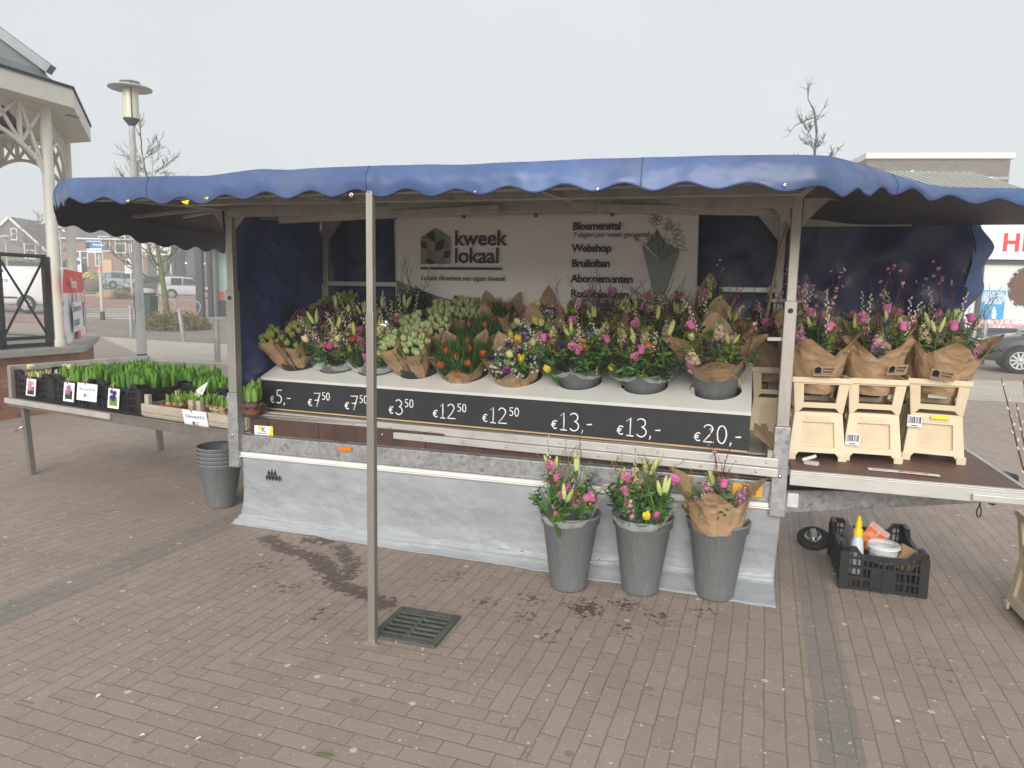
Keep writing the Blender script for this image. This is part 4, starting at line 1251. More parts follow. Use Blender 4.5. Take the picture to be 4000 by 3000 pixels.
md = bo.modifiers.new('holes', 'BOOLEAN'); md.object = co; md.operation = 'DIFFERENCE'; md.solver = 'EXACT'
dg = bpy.context.evaluated_depsgraph_get(); dg.update()
me = bpy.data.meshes.new_from_object(bo.evaluated_get(dg))
bo.modifiers.clear(); bo.data = me
bpy.data.objects.remove(co)
BL = BOARD.inverted()
def inb(P): return BL @ BOARDV @ P
chb = MB().box((-1.612, 0.006, -.0995), (3.225, .012, .195)).build('price_board', M['chalk'], stand, T=BL @ BOARDV)
# the board is made of three sheets: hairline joints
for x in (-.965, -.555): MB().box((x, -.0005, -.0995), (.0025, .002, .19)).build('board_joint', M['ink'], chb)
pt = MB().box((-1.60, .0, -.2015), (3.19, .022, .007)).build('batten', M['pine'], stand, T=BL @ BOARDV)
side = MB().prism([(0, -.19), (.88, -.19), (.86, .25), (0, -.015)], .012)
side.build('side_board', M['white'], stand, T=BL @ BOARDV @ Matrix.Translation((-.03, .01, 0)) @ Matrix.Rotation(pi / 2, 4, 'Z'))
side.build('side_board', M['white'], stand, T=BL @ BOARDV @ Matrix.Translation((-3.20, .01, 0)) @ Matrix.Rotation(pi / 2, 4, 'Z'))
def arc(cx, cz, rx, rz, a0, a1, n=10): return [(cx + rx * cos(radians(a0 + (a1 - a0) * i / n)), cz + rz * sin(radians(a0 + (a1 - a0) * i / n))) for i in range(n + 1)]
GLY = {
    '0': ([arc(.28, .5, .24, .5, 95, 455, 18)], .62),
    '1': ([[(.06, .80), (.26, 1.0), (.27, .5), (.26, .0)], [(.06, .01), (.46, .0)]], .52),
    '2': ([arc(.28, .76, .24, .24, 165, -25, 8) + [(.34, .40), (.04, .03)], [(.04, .02), (.62, .03)]], .68),
    '3': ([arc(.26, .77, .24, .23, 150, -80, 9) + arc(.28, .27, .27, .27, 80, -150, 10)], .64),
    '5': ([[(.55, 1.0), (.16, .98), (.13, .58)] + arc(.26, .32, .27, .29, 105, -130, 10)], .62),
    '7': ([[(.02, .97), (.56, 1.0), (.42, .55), (.26, .0)], [(.10, .46), (.50, .50)]], .64),
    'E': ([arc(.40, .5, .30, .42, 50, 310, 12), [(.0, .58), (.46, .62)], [(-.02, .40), (.42, .43)]], .75),
    ',': ([[(.1, .1), (.05, -.12)]], .22), '-': ([[(.05, .42), (.34, .45)]], .42), ';': ([[(.1, .10), (.05, -.12)]], .22), ' ': ([], .3),
}
def chalk_text(name, parts, x, z, y=-.0015):
    z -= .032
    b = MB(); cx = x
    for ch, size, dz, w in parts:
        strokes, adv = GLY[ch]
        for st in strokes:
            pts = [(cx + px * size + R.uniform(-.001, .001), y, z + dz + pz * size) for px, pz in st]
            # smooth the stroke a little
            rr_ = [w * R.uniform(.8, 1.1) for _ in pts]
            b.tube(pts, rr_, 6)
        cx += adv * size + .006
    return b.build('price_lettering', M['chalkwhite'], chb)
k = .0042
R.seed(3)
def price(x, z, big, small=None, s=.1):
    P_ = [('E', s * .55, 0, k)] + [(c, s, -.0, k) for c in big]
    if small: P_ += [(c, s * .52, s * .55, k * .85) for c in small]
    chalk_text('price', P_, x, z)
price(-3.165, -.130, '5,-', None, .094)
price(-2.850, -.130, '7', '50', .094)
price(-2.556, -.130, '7', '50', .094)
price(-2.22, -.134, '3', '50', .096)
price(-1.90, -.132, '12', '50', .092)
price(-1.56, -.134, '12', '50', .096)
price(-1.115, -.140, '13,-', None, .104)
price(-.72, -.140, '13,-', None, .104)
price(-.288, -.138, '20,-', None, .098)
# paper bags in the tray beside the stand
pb_ = thing('paper_bag_stack', 'bundle of folded brown paper bags at the right end of the price board', 'paper bags', BOARDV @ Matrix.Translation((.085, .18, -.185)))
for i in range(9):
    b = MB(); b.box((0, 0, .0), (.13, .30, .004))
    b.build('paper_bag', M['kraft'], pb_, T=Matrix.Translation((-.015 + i * .006, -.02 + i * .006, .05 - i * .0055)) @ Matrix.Rotation(radians(38), 4, 'Y') @ Matrix.Rotation(radians(R.uniform(-4, 4)), 4, 'Z'))
# ------------------------------------------------------------------ banner
BT, BB = 2.185, 1.33
ban = thing('banner', 'white cloth banner of the flower grower with leaf house emblem, hung inside the stall', 'banner', STALL @ Matrix.Translation((-1.645, 1.045, BT)))
BW = 2.23
def bfn(a, c):
    x = (a - .5) * BW; z = -(BT - BB) * c
    return (x + (0.02 * c), .012 * nz3(x * 1.2, z * 1.5, 4, 1.6) - .010 * sin(a * 4 * pi) ** 2 * (1 - c) + .004 * nz3(x, z, 0, 5), z)
MB().grid(bfn, 80, 24).build('cloth', M['banner'], ban, solid=.0015)
BY = -.026
def bx(u): return u + 1.645
def bz(w): return w - BT
tz = lambda w: w - BT
hkb = MB()
for i in range(5):
    x = -BW / 2 + .03 + i * (BW - .06) / 4
    hkb.lathe([(.014, 0), (.012, .004), (.006, .005)], 10, T=Matrix.Translation((x, BY, -.022)) @ Matrix.Rotation(pi / 2, 4, 'X'))
    hkb.tube([(x, BY - .004, -.022), (x + .002, BY - .004, .01), (x, BY + .01, .045)], .0035, 6)
hkb.build('hanging_ties', M['black'], ban)
logo_house(ban, bx(-2.411), bz(1.953), .238, BY)
text_part('kweek', .155, M['ink'], ban, on_wall(bx(-2.262), BY, bz(1.958)), bold=.0025, space=.98)
text_part('lokaal', .155, M['ink'], ban, on_wall(bx(-2.262), BY, bz(1.832)), bold=.0025, space=.98)
MB().box((bx(-2.21), BY, bz(1.79)), (.64, .001, .017)).build('printed_line', M['ink'], ban, T=Matrix.Identity(4))
text_part('Lokale bloemen van eigen kweek', .0515, M['ink'], ban, on_wall(bx(-2.53), BY, bz(1.703)), shear=.3, space=.97, bold=.0004)
for s, w, sz, bd_, sh in (('Bloemenstal', 2.062, .074, .0022, 0), ('7 dagen per week geopend', 2.011, .052, 0, .2), ('Webshop', 1.912, .074, .0022, 0), ('Bruiloften', 1.808, .074, .0022, 0), ('Abonnementen', 1.703, .074, .0022, 0), ('Rouwbloemen', 1.598, .074, .0022, 0)):
    text_part(s, sz, M['ink'], ban, on_wall(bx(-1.378), BY, bz(w)), bold=bd_, shear=sh, space=.93)
wv = MB()
pts = [(-BW / 2 + .03, bz(1.71))]
for i in range(13):
    t = i / 12
    pts.append((-BW / 2 + .032 + t * .95, bz(1.70 - .19 * (1 - (1 - t) ** 2.1))))
pts += [(-.16, bz(1.40)), (-BW / 2 + .035, bz(1.40))]
wv.prism(pts, .0006); wv.build('printed_wave', M['greywave'], ban, T=Matrix.Translation((0, BY + .002, 0)))
MB().box((-.75, BY + .001, bz(1.425)), (.7, .0012, .05)).build('printed_band', M['ink'], ban)
text_part('www.kweeklokaal.nl', .062, M['ink'], ban, on_wall(bx(-2.44), BY, bz(1.488)), space=.95)
ar = MB(); ar.tube([(0, 0, .012), (.045, 0, .04), (.04, 0, -.012), (.022, 0, .008), (0, 0, .012)], .003, 4); ar.build('arrow_mark', M['ink'], ban, T=Matrix.Translation((bx(-2.515), BY, bz(1.488))))
# drawn bouquet
dbq = MB()
dbq.prism([(-.115, .10), (.0, -.02), (.13, .06), (.05, -.225), (-.02, -.23)], .0006)
dbq.build('drawn_wrap', mat('sage_light_print', (.25, .285, .25), rough=.7, var=.04), ban, T=Matrix.Translation((bx(-.775), BY, bz(1.86))))
db2 = MB(); db2.prism([(-.09, .105), (-.02, .20), (.03, .12), (.128, .065), (.01, -.01)], .0005)
db2.build('drawn_wrap', M['sage'], ban, T=Matrix.Translation((bx(-.775), BY + .0012, bz(1.86))))
dl = MB()
def lp(cx, cz, rx, rz, rot=0, n=14):
    return [(cx + rx * cos(t) * cos(rot) - rz * sin(t) * sin(rot), 0, cz + rx * cos(t) * sin(rot) + rz * sin(t) * cos(rot)) for t in [2 * pi * i / n for i in range(n + 1)]]
W_ = .0019
for i in range(6):
    a = i * pi / 3 + .3
    dl.tube(lp(-.035 + .027 * cos(a), .265 + .027 * sin(a), .018, .014, a), W_, 4)
dl.tube(lp(-.035, .265, .009, .009), W_, 4)
dl.tube([(-.03, 0, .22), (0, 0, .05)], W_, 4); dl.tube([(.05, 0, .25), (.02, 0, .05)], W_, 4); dl.tube([(.13, 0, .20), (.05, 0, .04)], W_, 4); dl.tube([(-.15, 0, .14), (-.05, 0, .07)], W_, 4)
for x, z in ((.05, .27), (.065, .245), (.04, .23), (.075, .22), (.03, .205), (.06, .2), (-.16, .14), (-.148, .15), (-.15, .128), (-.06, .16), (-.075, .14), (-.045, .135), (.02, .13), (.06, .13)): dl.tube(lp(x, z, .010, .010, 0, 8), W_, 4)
for i in range(5):
    dl.tube(lp(.10 + .012 * i, .215 - .035 * i, .034, .013, .5 - .2 * i), W_, 4)
dl.tube([(.016, 0, -.23), (-.03, 0, -.26)], W_, 4); dl.tube(lp(-.02, -.245, .022, .012, .4), W_, 4); dl.tube(lp(.04, -.245, .022, .012, -.4), W_, 4)
dl.tube([(-.115, 0, .10), (0, 0, -.02), (.13, 0, .06), (.05, 0, -.225), (-.02, 0, -.23), (-.115, 0, .10)], W_ * .8, 4)
dl.build('drawn_flowers', M['ink'], ban, T=Matrix.Translation((bx(-.775), BY - .001, bz(1.86))))
# ------------------------------------------------------------------ buckets and bouquets on the stand
PRICE = ['5 euro', 'left 7.50', 'right 7.50', '3.50', 'left 12.50', 'right 12.50', 'left 13 euro', 'right 13 euro', '20 euro']
ROWN = ['front', 'middle', 'back']
PROT = [.064, .078, .078, .074, .028, .028, .132, .132, .17]
def bpoint(x, d, h=0): return B0 + U2 * x + DD * d + NN * h
def bdir(tx, ty): return U2 * tx + DD * ty + NN
TUL = {
    'green': [('green_tulip', 11, 0, 1), ('reddish_tulip', 5, 0, .8)],
    'greenpurple': [('green_tulip', 7, .01, 1), ('purple_tulip', 7, -.015, 1)],
    'purple': [('purple_tulip', 17, 0, 1)],
    'pale': [('pale_tulip', 13, 0, 1)],
}
def mix_small(v):
    return [('leafy_sprig', 7, -.04, 1), ('long_leaf', 4, -.02, .9), ('dark_foliage', 3, .01, 1), ('catkin_twig', 3, -.02, .8), ('golden_twig', 2, .02, .7), ('light_sprig', 3, .01, .9), ('mauve_snapdragon' if v % 2 else 'cream_snapdragon', 2, .05, .6), ('pink_snapdragon', 1, 0, .3), ('pink_tulip', 2, -.03, 1), ('blue_iris_bud', 1, .02, .6), ('lily_bud', 1, .05, .5), ('red_ranunculus', 1 if v % 3 == 0 else 0, -.01, .4), ('cream_tulip', 1, .0, .8), ('magenta_anemone', 1, -.02, .9), ('white_waxflower', 1, 0, 1)]
def mix_big(v):
    return [('leafy_sprig', 10, -.05, 1), ('long_leaf', 5, -.03, .9), ('dark_foliage', 9, .0, 1), ('catkin_twig', 1, .0, .8), ('golden_twig', 3, .03, .8), ('light_sprig', 3, .0, .9), ('cream_snapdragon', 1, .06, .7), ('mauve_snapdragon', 1, .05, .8), ('bell_flower', 1 + v % 2, .03, 1), ('lily_bud', 1, .03, .8), ('blue_iris_bud', 1, .02, .6), ('green_dianthus', 2, -.03, .9), ('orange_ranunculus' if v % 2 == 0 else 'red_ranunculus', 1 if v % 3 == 0 else 0, .0, .5), ('white_waxflower', 1, -.02, 1), ('bare_twig', 2, .05, .9), ('pink_tulip', 1, -.05, 1), ('yellow_tulip', v % 2, -.07, 1)]
def mix_spring(v):
    return [('white_waxflower', 14, .0, 1), ('violet_anemone', 7, -.01, .95), ('magenta_anemone', 1 if v % 2 else 2, .02, 1), ('yellow_tulip', 2, .0, .9), ('cream_tulip', 2, .01, .8), ('orange_tulip', 2, -.01, .8), ('green_tulip', 2, -.01, 1), ('long_leaf', 4, -.03, 1), ('leafy_sprig', 4, -.03, 1)]
ORANGE = lambda v: [('orange_tulip', 9 if v < 402 else 5, -.015, .95), ('asparagus_fern', 24, .015, 1), ('long_leaf', 7, -.01, 1)]
def deluxe(v):
    return [('leafy_sprig', 6, -.03, 1), ('dark_foliage', 3, .0, 1), ('green_dianthus', 2, -.02, .9), ('bell_flower', 1, .05, .9), ('lily_bud', 1, .03, .8), ('cream_snapdragon', 2, .06, .9), ('mauve_snapdragon', 2, .05, 1), ('pink_snapdragon', 1, .02, .8), ('blossom_branch', 1, .0, .9), ('catkin_twig', 1, .06, 1), ('golden_twig', 2, .04, .8), ('blue_iris_bud', 1, .03, .5), ('cream_tulip', 1, 0, .9), ('light_sprig', 2, .02, 1), ('bare_twig', 1, .06, .8)]
sd = 100
POSN = {1: ['single'], 2: ['left', 'right'], 3: ['left', 'right', 'rear']}
def tulips(ci, ri, kinds, desc, lean=.0):
    global sd
    offs = [(-.055, -.035), (.06, -.045), (.005, .06)]
    for q, kk in enumerate(kinds):
        ox, oy = offs[q]
        sd += 1
        lx = (-.30, .10, -.02)[q] + lean
        bouquet('tulip_bunch', f'{POSN[3][q]} {desc[q]} of the {ROWN[ri]} bucket above the {PRICE[ci]} price', 'tulips',
                bpoint(COLX[ci] + ox * .7, ROWD[ri] + oy * .7, -.07), bdir(lx, (-.25, -.30, .10)[q]), .10, .37 if ri == 0 else .385, TUL[kk], 'kraft', 'tulip bunches in brown paper', sd, r0=.062, z0=.06 + (PROT[ci] if ri == 0 else .04) * .8, front=.92, points=3, amp=.06, flare=.12, dome=.06, head=.86, tight=.86)
for ci in range(9):
    for ri in range(3):
        if (ci, ri) in ((2, 2),): continue
        black = ci in (0, 3, 4, 5) or ri == 2
        pr = PROT[ci] if ri == 0 else .04
        nmc = ('shallow black' if black else 'grey')
        bucket('flower_bucket', f'{nmc} bucket in the {ROWN[ri]} row above the {PRICE[ci]} price', BOARD @ Matrix.Translation((max(COLX[ci], -3.09), ROWD[ri], pr - .20)), .142, .112, .20, M['blackpot' if black else 'grey'], 'buckets in the display board', collar=.055)
G_, GP, PU, PA = 'green tulip bunch', 'green and purple tulip bunch', 'purple tulip bunch', 'pale tulip bunch'
tulips(0, 0, ['green', 'greenpurple', 'green'], [G_, GP, G_])
tulips(0, 1, ['purple'] * 3, [PU] * 3, .12)
tulips(0, 2, ['green'] * 3, [G_] * 3, .1)
tulips(3, 0, ['pale'] * 3, [PA] * 3)
tulips(3, 1, ['pale'] * 3, [PA] * 3, .05)
tulips(3, 2, ['pale'] * 3, [PA] * 3, .3)
def mixed(ci, ri, fn, desc, wrap, r, h, **kw):
    global sd
    offs = [(-.06, -.03), (.065, -.035)] if ri == 0 else [(-.07, 0), (.07, .0)]
    one = wrap == 'kraft'
    if one: offs = [(0, -.01)]
    for q in range(len(offs)):
        ox, oy = offs[q]; sd += 1
        nm = 'mixed_bouquet'
        kw2 = dict(front=.60, points=4, amp=.14, flare=.22, dome=.16, head=.78, wraph=h * .82, crumple=1.0, tight=.95); kw2.update(kw)
        bouquet(nm, f'{POSN[len(offs)][q]} {desc} in {ROWN[ri]} bucket above the {PRICE[ci]} price', 'bouquet',
                bpoint(COLX[ci] + ox * .45, ROWD[ri] + oy * .6, -.09), bdir(.0 if one else (-.20, .17)[q], -.14 if ri == 0 else -.02), r, h, fn(sd) if callable(fn) else fn, wrap, 'mixed bouquets on the display', sd, r0=.128 if one else .095, z0=.075 + (PROT[ci] if ri == 0 else .04), **kw2)
for ci in (1, 2):
    mixed(ci, 0, mix_small, 'small catkin bouquet in foil', 'cello', .14, .40)
    if ci == 1: mixed(ci, 1, mix_small, 'tall catkin bouquet in foil', 'cello', .15, .42)
    else: mixed(ci, 1, mix_small, 'tall snapdragon bouquet in foil', 'cello', .15, .41)
sd = 300
bouquet('foliage_bunch', 'dark leafy bunch of winter foliage in a black bucket against the banner', 'foliage', bpoint(-2.46, .74, -.05), bdir(.12, .1), .15, .46, [('dark_foliage', 22, -.02, 1), ('leafy_sprig', 3, -.05, .9), ('bare_twig', 5, .03, .9), ('catkin_twig', 2, .05, .7)], None, None, 301)
bucket('flower_bucket', 'black bucket holding dark winter foliage against the banner', BOARD @ Matrix.Translation((-2.46, .74, -.10)), .142, .112, .20, M['blackpot'], 'buckets in the display board', collar=.055)
sd = 400
for ri in range(3):
    mixed(4, ri, ORANGE, 'orange tulip bunch with fern', 'kraft', .185, (.31, .35, .37)[ri], front=.74, amp=.2, points=5, flare=.3, dome=.16, head=.76, wraph=(.29, .35, .37)[ri])
    mixed(5, ri, mix_spring, 'white flowered spring bouquet', 'kraft', .185, (.31, .35, .37)[ri], front=.72, amp=.22, points=5, flare=.32, dome=.16, head=.76, wraph=(.29, .36, .38)[ri])
for ci in (6, 7):
    mixed(ci, 0, mix_big, 'pink bell bouquet in foil', 'cello', .16, .43, wraph=.34)
    mixed(ci, 1, mix_big, 'pink bell bouquet in foil', 'cello', .165, .43)
    mixed(ci, 2, mix_big, 'bare twigged bouquet in foil', 'cello', .165, .43)
mixed(8, 0, deluxe, 'brown paper bouquet with bells', 'kraft', .20, .47, front=.95, amp=.14, points=4, flare=.42, wraph=.42)
mixed(8, 1, deluxe, 'brown paper bouquet with snapdragons', 'kraft', .17, .42, front=.8, amp=.24, points=3, flare=.35, wraph=.41)
b_ = None
bouquet('mixed_bouquet', 'large bouquet in pointed brown paper standing rearmost above the 20 euro price', 'bouquet', bpoint(-.30, .83, -.09), bdir(0, 0), .14, .5, deluxe(2), 'kraft', 'mixed bouquets on the display', 471, r0=.05, front=.75, amp=.25, points=3, flare=.3, wraph=.47)
# some blossom branches leaning out to the right of the 20 euro bucket
bb = thing('blossom_branches', 'bare branches with pink blossom leaning out right of the 20 euro bouquets', 'branches', Matrix.Translation(bpoint(-.10, .48, .1)))
R.seed(77)
for a, l in ((.55, 1.25), (.8, 1.3), (.95, 1.15)):
    dv = U * sin(a) * .9 + Vv * .15 + ZUP * cos(a)
    put('blossom_branch', bb, dv * (.30), (0, 0, 0), sc=l)
# ------------------------------------------------------------------ the three tall buckets on the paving
for i, (x, y, lab) in enumerate(((.335, 3.784, 'leftmost of the three on the paving'), (.728, 3.751, 'middle of the three on the paving'), (1.125, 3.701, 'on the paving under the orange sticker'))):
    bucket('tall_bucket', f'tall grey plastic bucket of bouquets, {lab}', frame(U, Vv, ZUP, V3((x, y, .005))), .163, .099, .425, M['grey'], 'tall buckets on the paving', rim=.016, collar=.062)
def tall_mix(v):
    return [('leafy_sprig', 9, -.06, 1), ('long_leaf', 5, -.06, 1), ('dark_foliage', 3, -.06, 1), ('bell_flower', 2, .06, 1), ('bell_flower_spray', 1, -.04, .6), ('lily_bud', 3, .03, .8), ('golden_twig', 3, .06, .7), ('green_dianthus', 3, -.05, 1), ('catkin_twig', 1, .06, .7), ('light_sprig', 2, .02, 1), ('pink_tulip', 3, -.13, 1), ('yellow_tulip', 1, -.13, 1), ('pink_snapdragon', 2, -.02 if v else -.06, .7), ('white_waxflower', 1, -.08, .8), ('bare_twig', 1, .06, .9)]
AX = (-U * .02 - Vv * .12 + ZUP)
bouquet('mixed_bouquet', 'bouquet of pink bells and lily buds in clear foil, in the leftmost tall bucket', 'bouquet', V3((.335, 3.784, .06)), AX, .185, .64, tall_mix(0), 'cello', 'bouquets in the tall buckets', 501, xref=U, r0=.132, z0=.345, front=.72, amp=.10, points=4, wraph=.50, head=.72, dome=.2, tight=1.0)
bouquet('mixed_bouquet', 'bouquet of pale snapdragon and dark green leaves in clear foil, in the middle tall bucket', 'bouquet', V3((.728, 3.751, .06)), AX, .19, .64, tall_mix(1) + [('cream_snapdragon', 1, .05, .3), ('leafy_sprig', 3, 0, .8)], 'cello', 'bouquets in the tall buckets', 502, xref=U, r0=.132, z0=.345, front=.72, amp=.10, points=4, wraph=.50, head=.72, dome=.2, tight=1.0)
lux = [('leafy_sprig', 6, -.04, .9), ('green_dianthus', 2, -.06, .8), ('mauve_snapdragon', 2, .08, .9), ('pink_snapdragon', 2, -.02, .35), ('bell_flower', 2, .08, 1), ('lily_bud', 2, .02, .9), ('golden_twig', 3, .05, .7), ('blossom_branch', 2, .02, .3), ('long_leaf', 3, -.03, .9), ('blue_iris_bud', 1, -.02, .3), ('dark_foliage', 2, -.05, 1)]
bq = bouquet('mixed_bouquet', 'bouquet with a tall blossom branch in folded brown paper, in the rightmost tall bucket', 'bouquet', V3((1.125, 3.701, .06)), AX, .175, .60, lux, 'kraft', 'bouquets in the tall buckets', 503, xref=U, r0=.138, z0=.345, front=.93, amp=.12, points=4, flare=.55, wraph=.60, head=.74, dome=.18, tight=.9)
stamp(bq, .178, .46, radians(-150), .8)
# nested empty buckets at the left end
for i in range(5):
    bucket('tall_bucket', ['grey bucket at the bottom of the nested stack beside the skirt', 'second bucket up in the nested grey stack beside the skirt', 'third bucket up in the nested grey stack beside the skirt', 'fourth bucket up in the nested grey stack beside the skirt', 'empty grey bucket on top of the nested stack beside the skirt'][i],
           frame(U, Vv, ZUP, V3((-2.159, 5.16, .002 + i * .030))), .155, .100, .335, M['grey'], 'nested empty buckets', rim=.012, collar=.025)

# litter on the paving
R.seed(55)
lf = thing('fallen_leaf', 'pale green leaf fallen on the paving at the bottom of the picture', 'leaf', Matrix.Translation((-.66, 2.29, .008)) @ Matrix.Rotation(-.2, 4, 'Z'))
b = MB(); leaf(b, (0, 0, 0), (1, .1, .02), .075, .022, .1, 0); b.build('blade', [FM['leaflight']], lf)
for i in range(26):
    x, y = R.uniform(-2.6, 2.4), R.uniform(2.2, 3.5)
    b = MB(); leaf(b, (0, 0, 0), (1, 0, .05), R.uniform(.014, .026), R.uniform(.010, .016), .3, 0, seg=2)
    o = b.build('fallen_petal', FM['white'] if i % 3 else FM['creamp'], None, T=Matrix.Translation((x, y, .006)) @ Matrix.Rotation(R.uniform(0, 6.28), 4, 'Z'))
    tag(o, 'tiny pale petal lying on the brick paving in front of the stall', 'petal', 'fallen petals')

# ------------------------------------------------------------------ left folding table
A3 = atan2(.52, 2.70)                        # the left table stands a little askew to the stall
lt = thing('side_table', 'brown folding table on aluminium legs left of the stall, full of bulb crates', 'table', STALL @ TR(-3.44, .03, 0, -A3))
LL = 2.75
TW = .655
b = MB(); b.box((-LL / 2, .66, TW - .012), (LL - .02, 1.24, .018)); b.build('table_top', M['deck'], lt)
fr_ = MB(); fr_.box((-LL / 2, .0, TW - .035), (LL, .03, .07)).box((-LL / 2, -.018, TW + .002), (LL - .02, .012, .012)); fr_.build('front_rail', M['aludark'], lt, bevel=.003)
MB().box((-2.03, -.028, TW - .02), (1.44, .022, .045)).build('sliding_rail', M['alulight'], lt, bevel=.004)
MB().box((-LL / 2, 1.29, TW - .03), (LL, .03, .07)).build('back_rail', M['alu'], lt, bevel=.003)
MB().box((-LL + .01, .66, TW + .25), (.02, 1.30, .05)).box((-LL + .012, .66, TW + .01), (.025, 1.30, .06)).build('end_rail', M['alulight'], lt, bevel=.003)
MB().box((-LL + .02, .02, TW + .12), (.05, .035, .30)).build('end_post', M['alu'], lt, bevel=.003)
MB().box((-LL + .02, 1.28, TW + .12), (.05, .035, .30)).build('end_post', M['alu'], lt, bevel=.003)
for x, y, dx in ((-2.62, .05, .06), (-2.55, 1.22, .06), (-.12, 1.2, 0)):
    lg_ = MB().bar((x, y, TW - .03), (x + dx, y, .0), .045, .045).build('leg', M['aludark'], lt, bevel=.003)
    k_ = MB().tube([(x + .02, y - .02, .42), (x - .04, y - .06, .38)], .008, 6); k_.build('wing_nut', M['steel'], lg_)
LT = STALL @ TR(-3.44, .03, 0, -A3)
# ------------------------------------------------------------------ black plastic lattice crates
def crate(name, label, T, L, Wd, H, group, m='black', wear=False):
    """L across the front (x), Wd deep (y); open lattice walls, cut-down rim in the middle of each wall"""
    t = thing(name, label, 'crate', T, group)
    MB().box((0, 0, .008), (L - .02, Wd - .02, .012)).build('base', M[m], t)
    def wall(ln):
        b = MB()
        th = .012
        dip = .17 * H
        n = max(6, int(ln / .026))
        # rim with a dip
        x0, x1 = -ln / 2, ln / 2
        a = ln * .26
        top = [(x0, H), (-a - .03, H), (-a, H - dip), (a, H - dip), (a + .03, H), (x1, H)]
        for (xa, za), (xb, zb) in zip(top[:-1], top[1:]):
            b.add([(xa, -th, za), (xb, -th, zb), (xb, th, zb), (xa, th, za), (xa, -th, za - .03), (xb, -th, zb - .03), (xb, th, zb - .03), (xa, th, za - .03)],
                  [(0, 1, 2, 3), (7, 6, 5, 4), (0, 4, 5, 1), (2, 6, 7, 3), (1, 5, 6, 2), (3, 7, 4, 0)])
        for z in (.012, H * .28, H * .53): b.box((0, 0, z), (ln, th * 1.5, .014))
        b.box((0, 0, H * .74), (ln, th * 1.2, .010))
        for i in range(n + 1):
            x = x0 + ln * i / n
            tz = H - .03 if abs(x) > a + .02 else H - dip - .02
            w_ = .007 if i % 4 else .014
            b.box((x, 0, tz / 2), (w_, th * (1.0 if i % 4 else 1.9), tz))
        b.box((0, 0, H * .27), (ln * .30, th * .8, H * .5))
        b.box((-ln * .5 + .02, 0, H / 2), (.04, th * 2, H - .004)); b.box((ln * .5 - .02, 0, H / 2), (.04, th * 2, H - .004))
        return b
    wl_ = wall(L).mesh('wall', [M[m]]); ws_ = wall(Wd - .03).mesh('wall', [M[m]])
    for me_, TT in ((wl_, TR(0, -Wd / 2 + .014, 0)), (wl_, TR(0, Wd / 2 - .014, 0, pi)), (ws_, TR(-L / 2 + .014, 0, 0, -pi / 2)), (ws_, TR(L / 2 - .014, 0, 0, pi / 2))):
        o = bpy.data.objects.new('wall', me_); COL.objects.link(o); o.parent = t; o.matrix_basis = TT
    return t
CT = [(-2.46, .23, 'black lattice crate of pale sprouting narcissus, leftmost on the side table'), (-1.885, .23, 'black lattice crate of hyacinth leaves with the pink flower card, middle of the side table'), (-1.31, .23, 'black lattice crate of hyacinth leaves with the blue flower card')]
for x, y, lab in CT: crate('crate', lab, LT @ TR(x, y, TW + .001), .572, .40, .235, 'black crates on the side table')
CB = [(-1.885, .65, 'black crate of tall hyacinth leaves in the back row of the side table'), (-.74, .55, 'black crate of green shoots with the yellow flower card, back row'), (-1.31, .65, 'black crate of hyacinth leaves behind the crate with the blue flower card'), (-2.46, .65, 'black crate of narcissus shoots against the end rail of the side table')]
for x, y, lab in CB: crate('crate', lab, LT @ TR(x, y, TW + .001), .50 if x > -1 else .572, .40, .215, 'black crates on the side table')
# plants
def hyacinth_mesh(h, spread, n, w, mats, bulb=None):
    b = MB()
    for i in range(n):
        a = 2 * pi * i / n + R.uniform(-.3, .3)
        leaf(b, (cos(a) * .012, sin(a) * .012, 0), (cos(a) * spread, sin(a) * spread, 1), h * R.uniform(.8, 1.1), w, -.22, R.choice((0, 0, 1)), seg=5, fold=.30)
    leaf(b, (0, 0, 0), (0, 0, 1), h * .95, w * .8, 0, 1, seg=4, fold=.3)
    if bulb: b.lathe([(.0, -.03), (.02, -.025), (.027, -.008), (.018, .012), (.008, .022)], 9, 2)
    return b.mesh('plant', mats)
R.seed(21)
HY = [hyacinth_mesh(.155, .20, 6, .036, [FM['hyac'], FM['leaf']]) for _ in range(5)]
HS = [hyacinth_mesh(.13, .14, 5, .026, [FM['hyac'], FM['leaflight']]) for _ in range(4)]
SP = [hyacinth_mesh(.075, .16, 4, .018, [FM['leaflight'], FM['hyac'], M['bulb']], True) for _ in range(4)]
SPD = [hyacinth_mesh(.10, .22, 6, .030, [FM['leaflight'], FM['hyac'], M['bulbdark']], True) for _ in range(4)]
NAR = [hyacinth_mesh(.06, .15, 4, .014, [FM['leaflight'], FM['tulipcream'], M['bulb']], True) for _ in range(4)]
def plant(name, label, meshes, T, group, cat='plant'):
    o = bpy.data.objects.new(name, R.choice(meshes)); COL.objects.link(o)
    o.matrix_basis = T @ Matrix.Rotation(R.uniform(0, 6.28), 4, 'Z') @ Matrix.Scale(R.uniform(.88, 1.14), 4)
    return tag(o, label, cat, group)
def fill_crate(x, y, w, d, nx, ny, z, name, label, meshes, group):
    for i in range(nx):
        for j in range(ny):
            plant(name, label, meshes, LT @ TR(x + (-.5 + (i + .5) / nx) * w + R.uniform(-.012, .012), y + (-.5 + (j + .5) / ny) * d + R.uniform(-.012, .012), TW + z), group)
def soil(x, y, w, d, z):
    pass
HL = 'hyacinth pot of upright green leaves packed in the'
fill_crate(-1.885, .23, .52, .34, 7, 4, .155, 'hyacinth_plant', HL + ' crate with the pink flower card', HY, 'hyacinths, middle crate')
fill_crate(-1.31, .23, .52, .34, 7, 4, .155, 'hyacinth_plant', HL + ' crate with the blue flower card', HY, 'hyacinths, right crate')
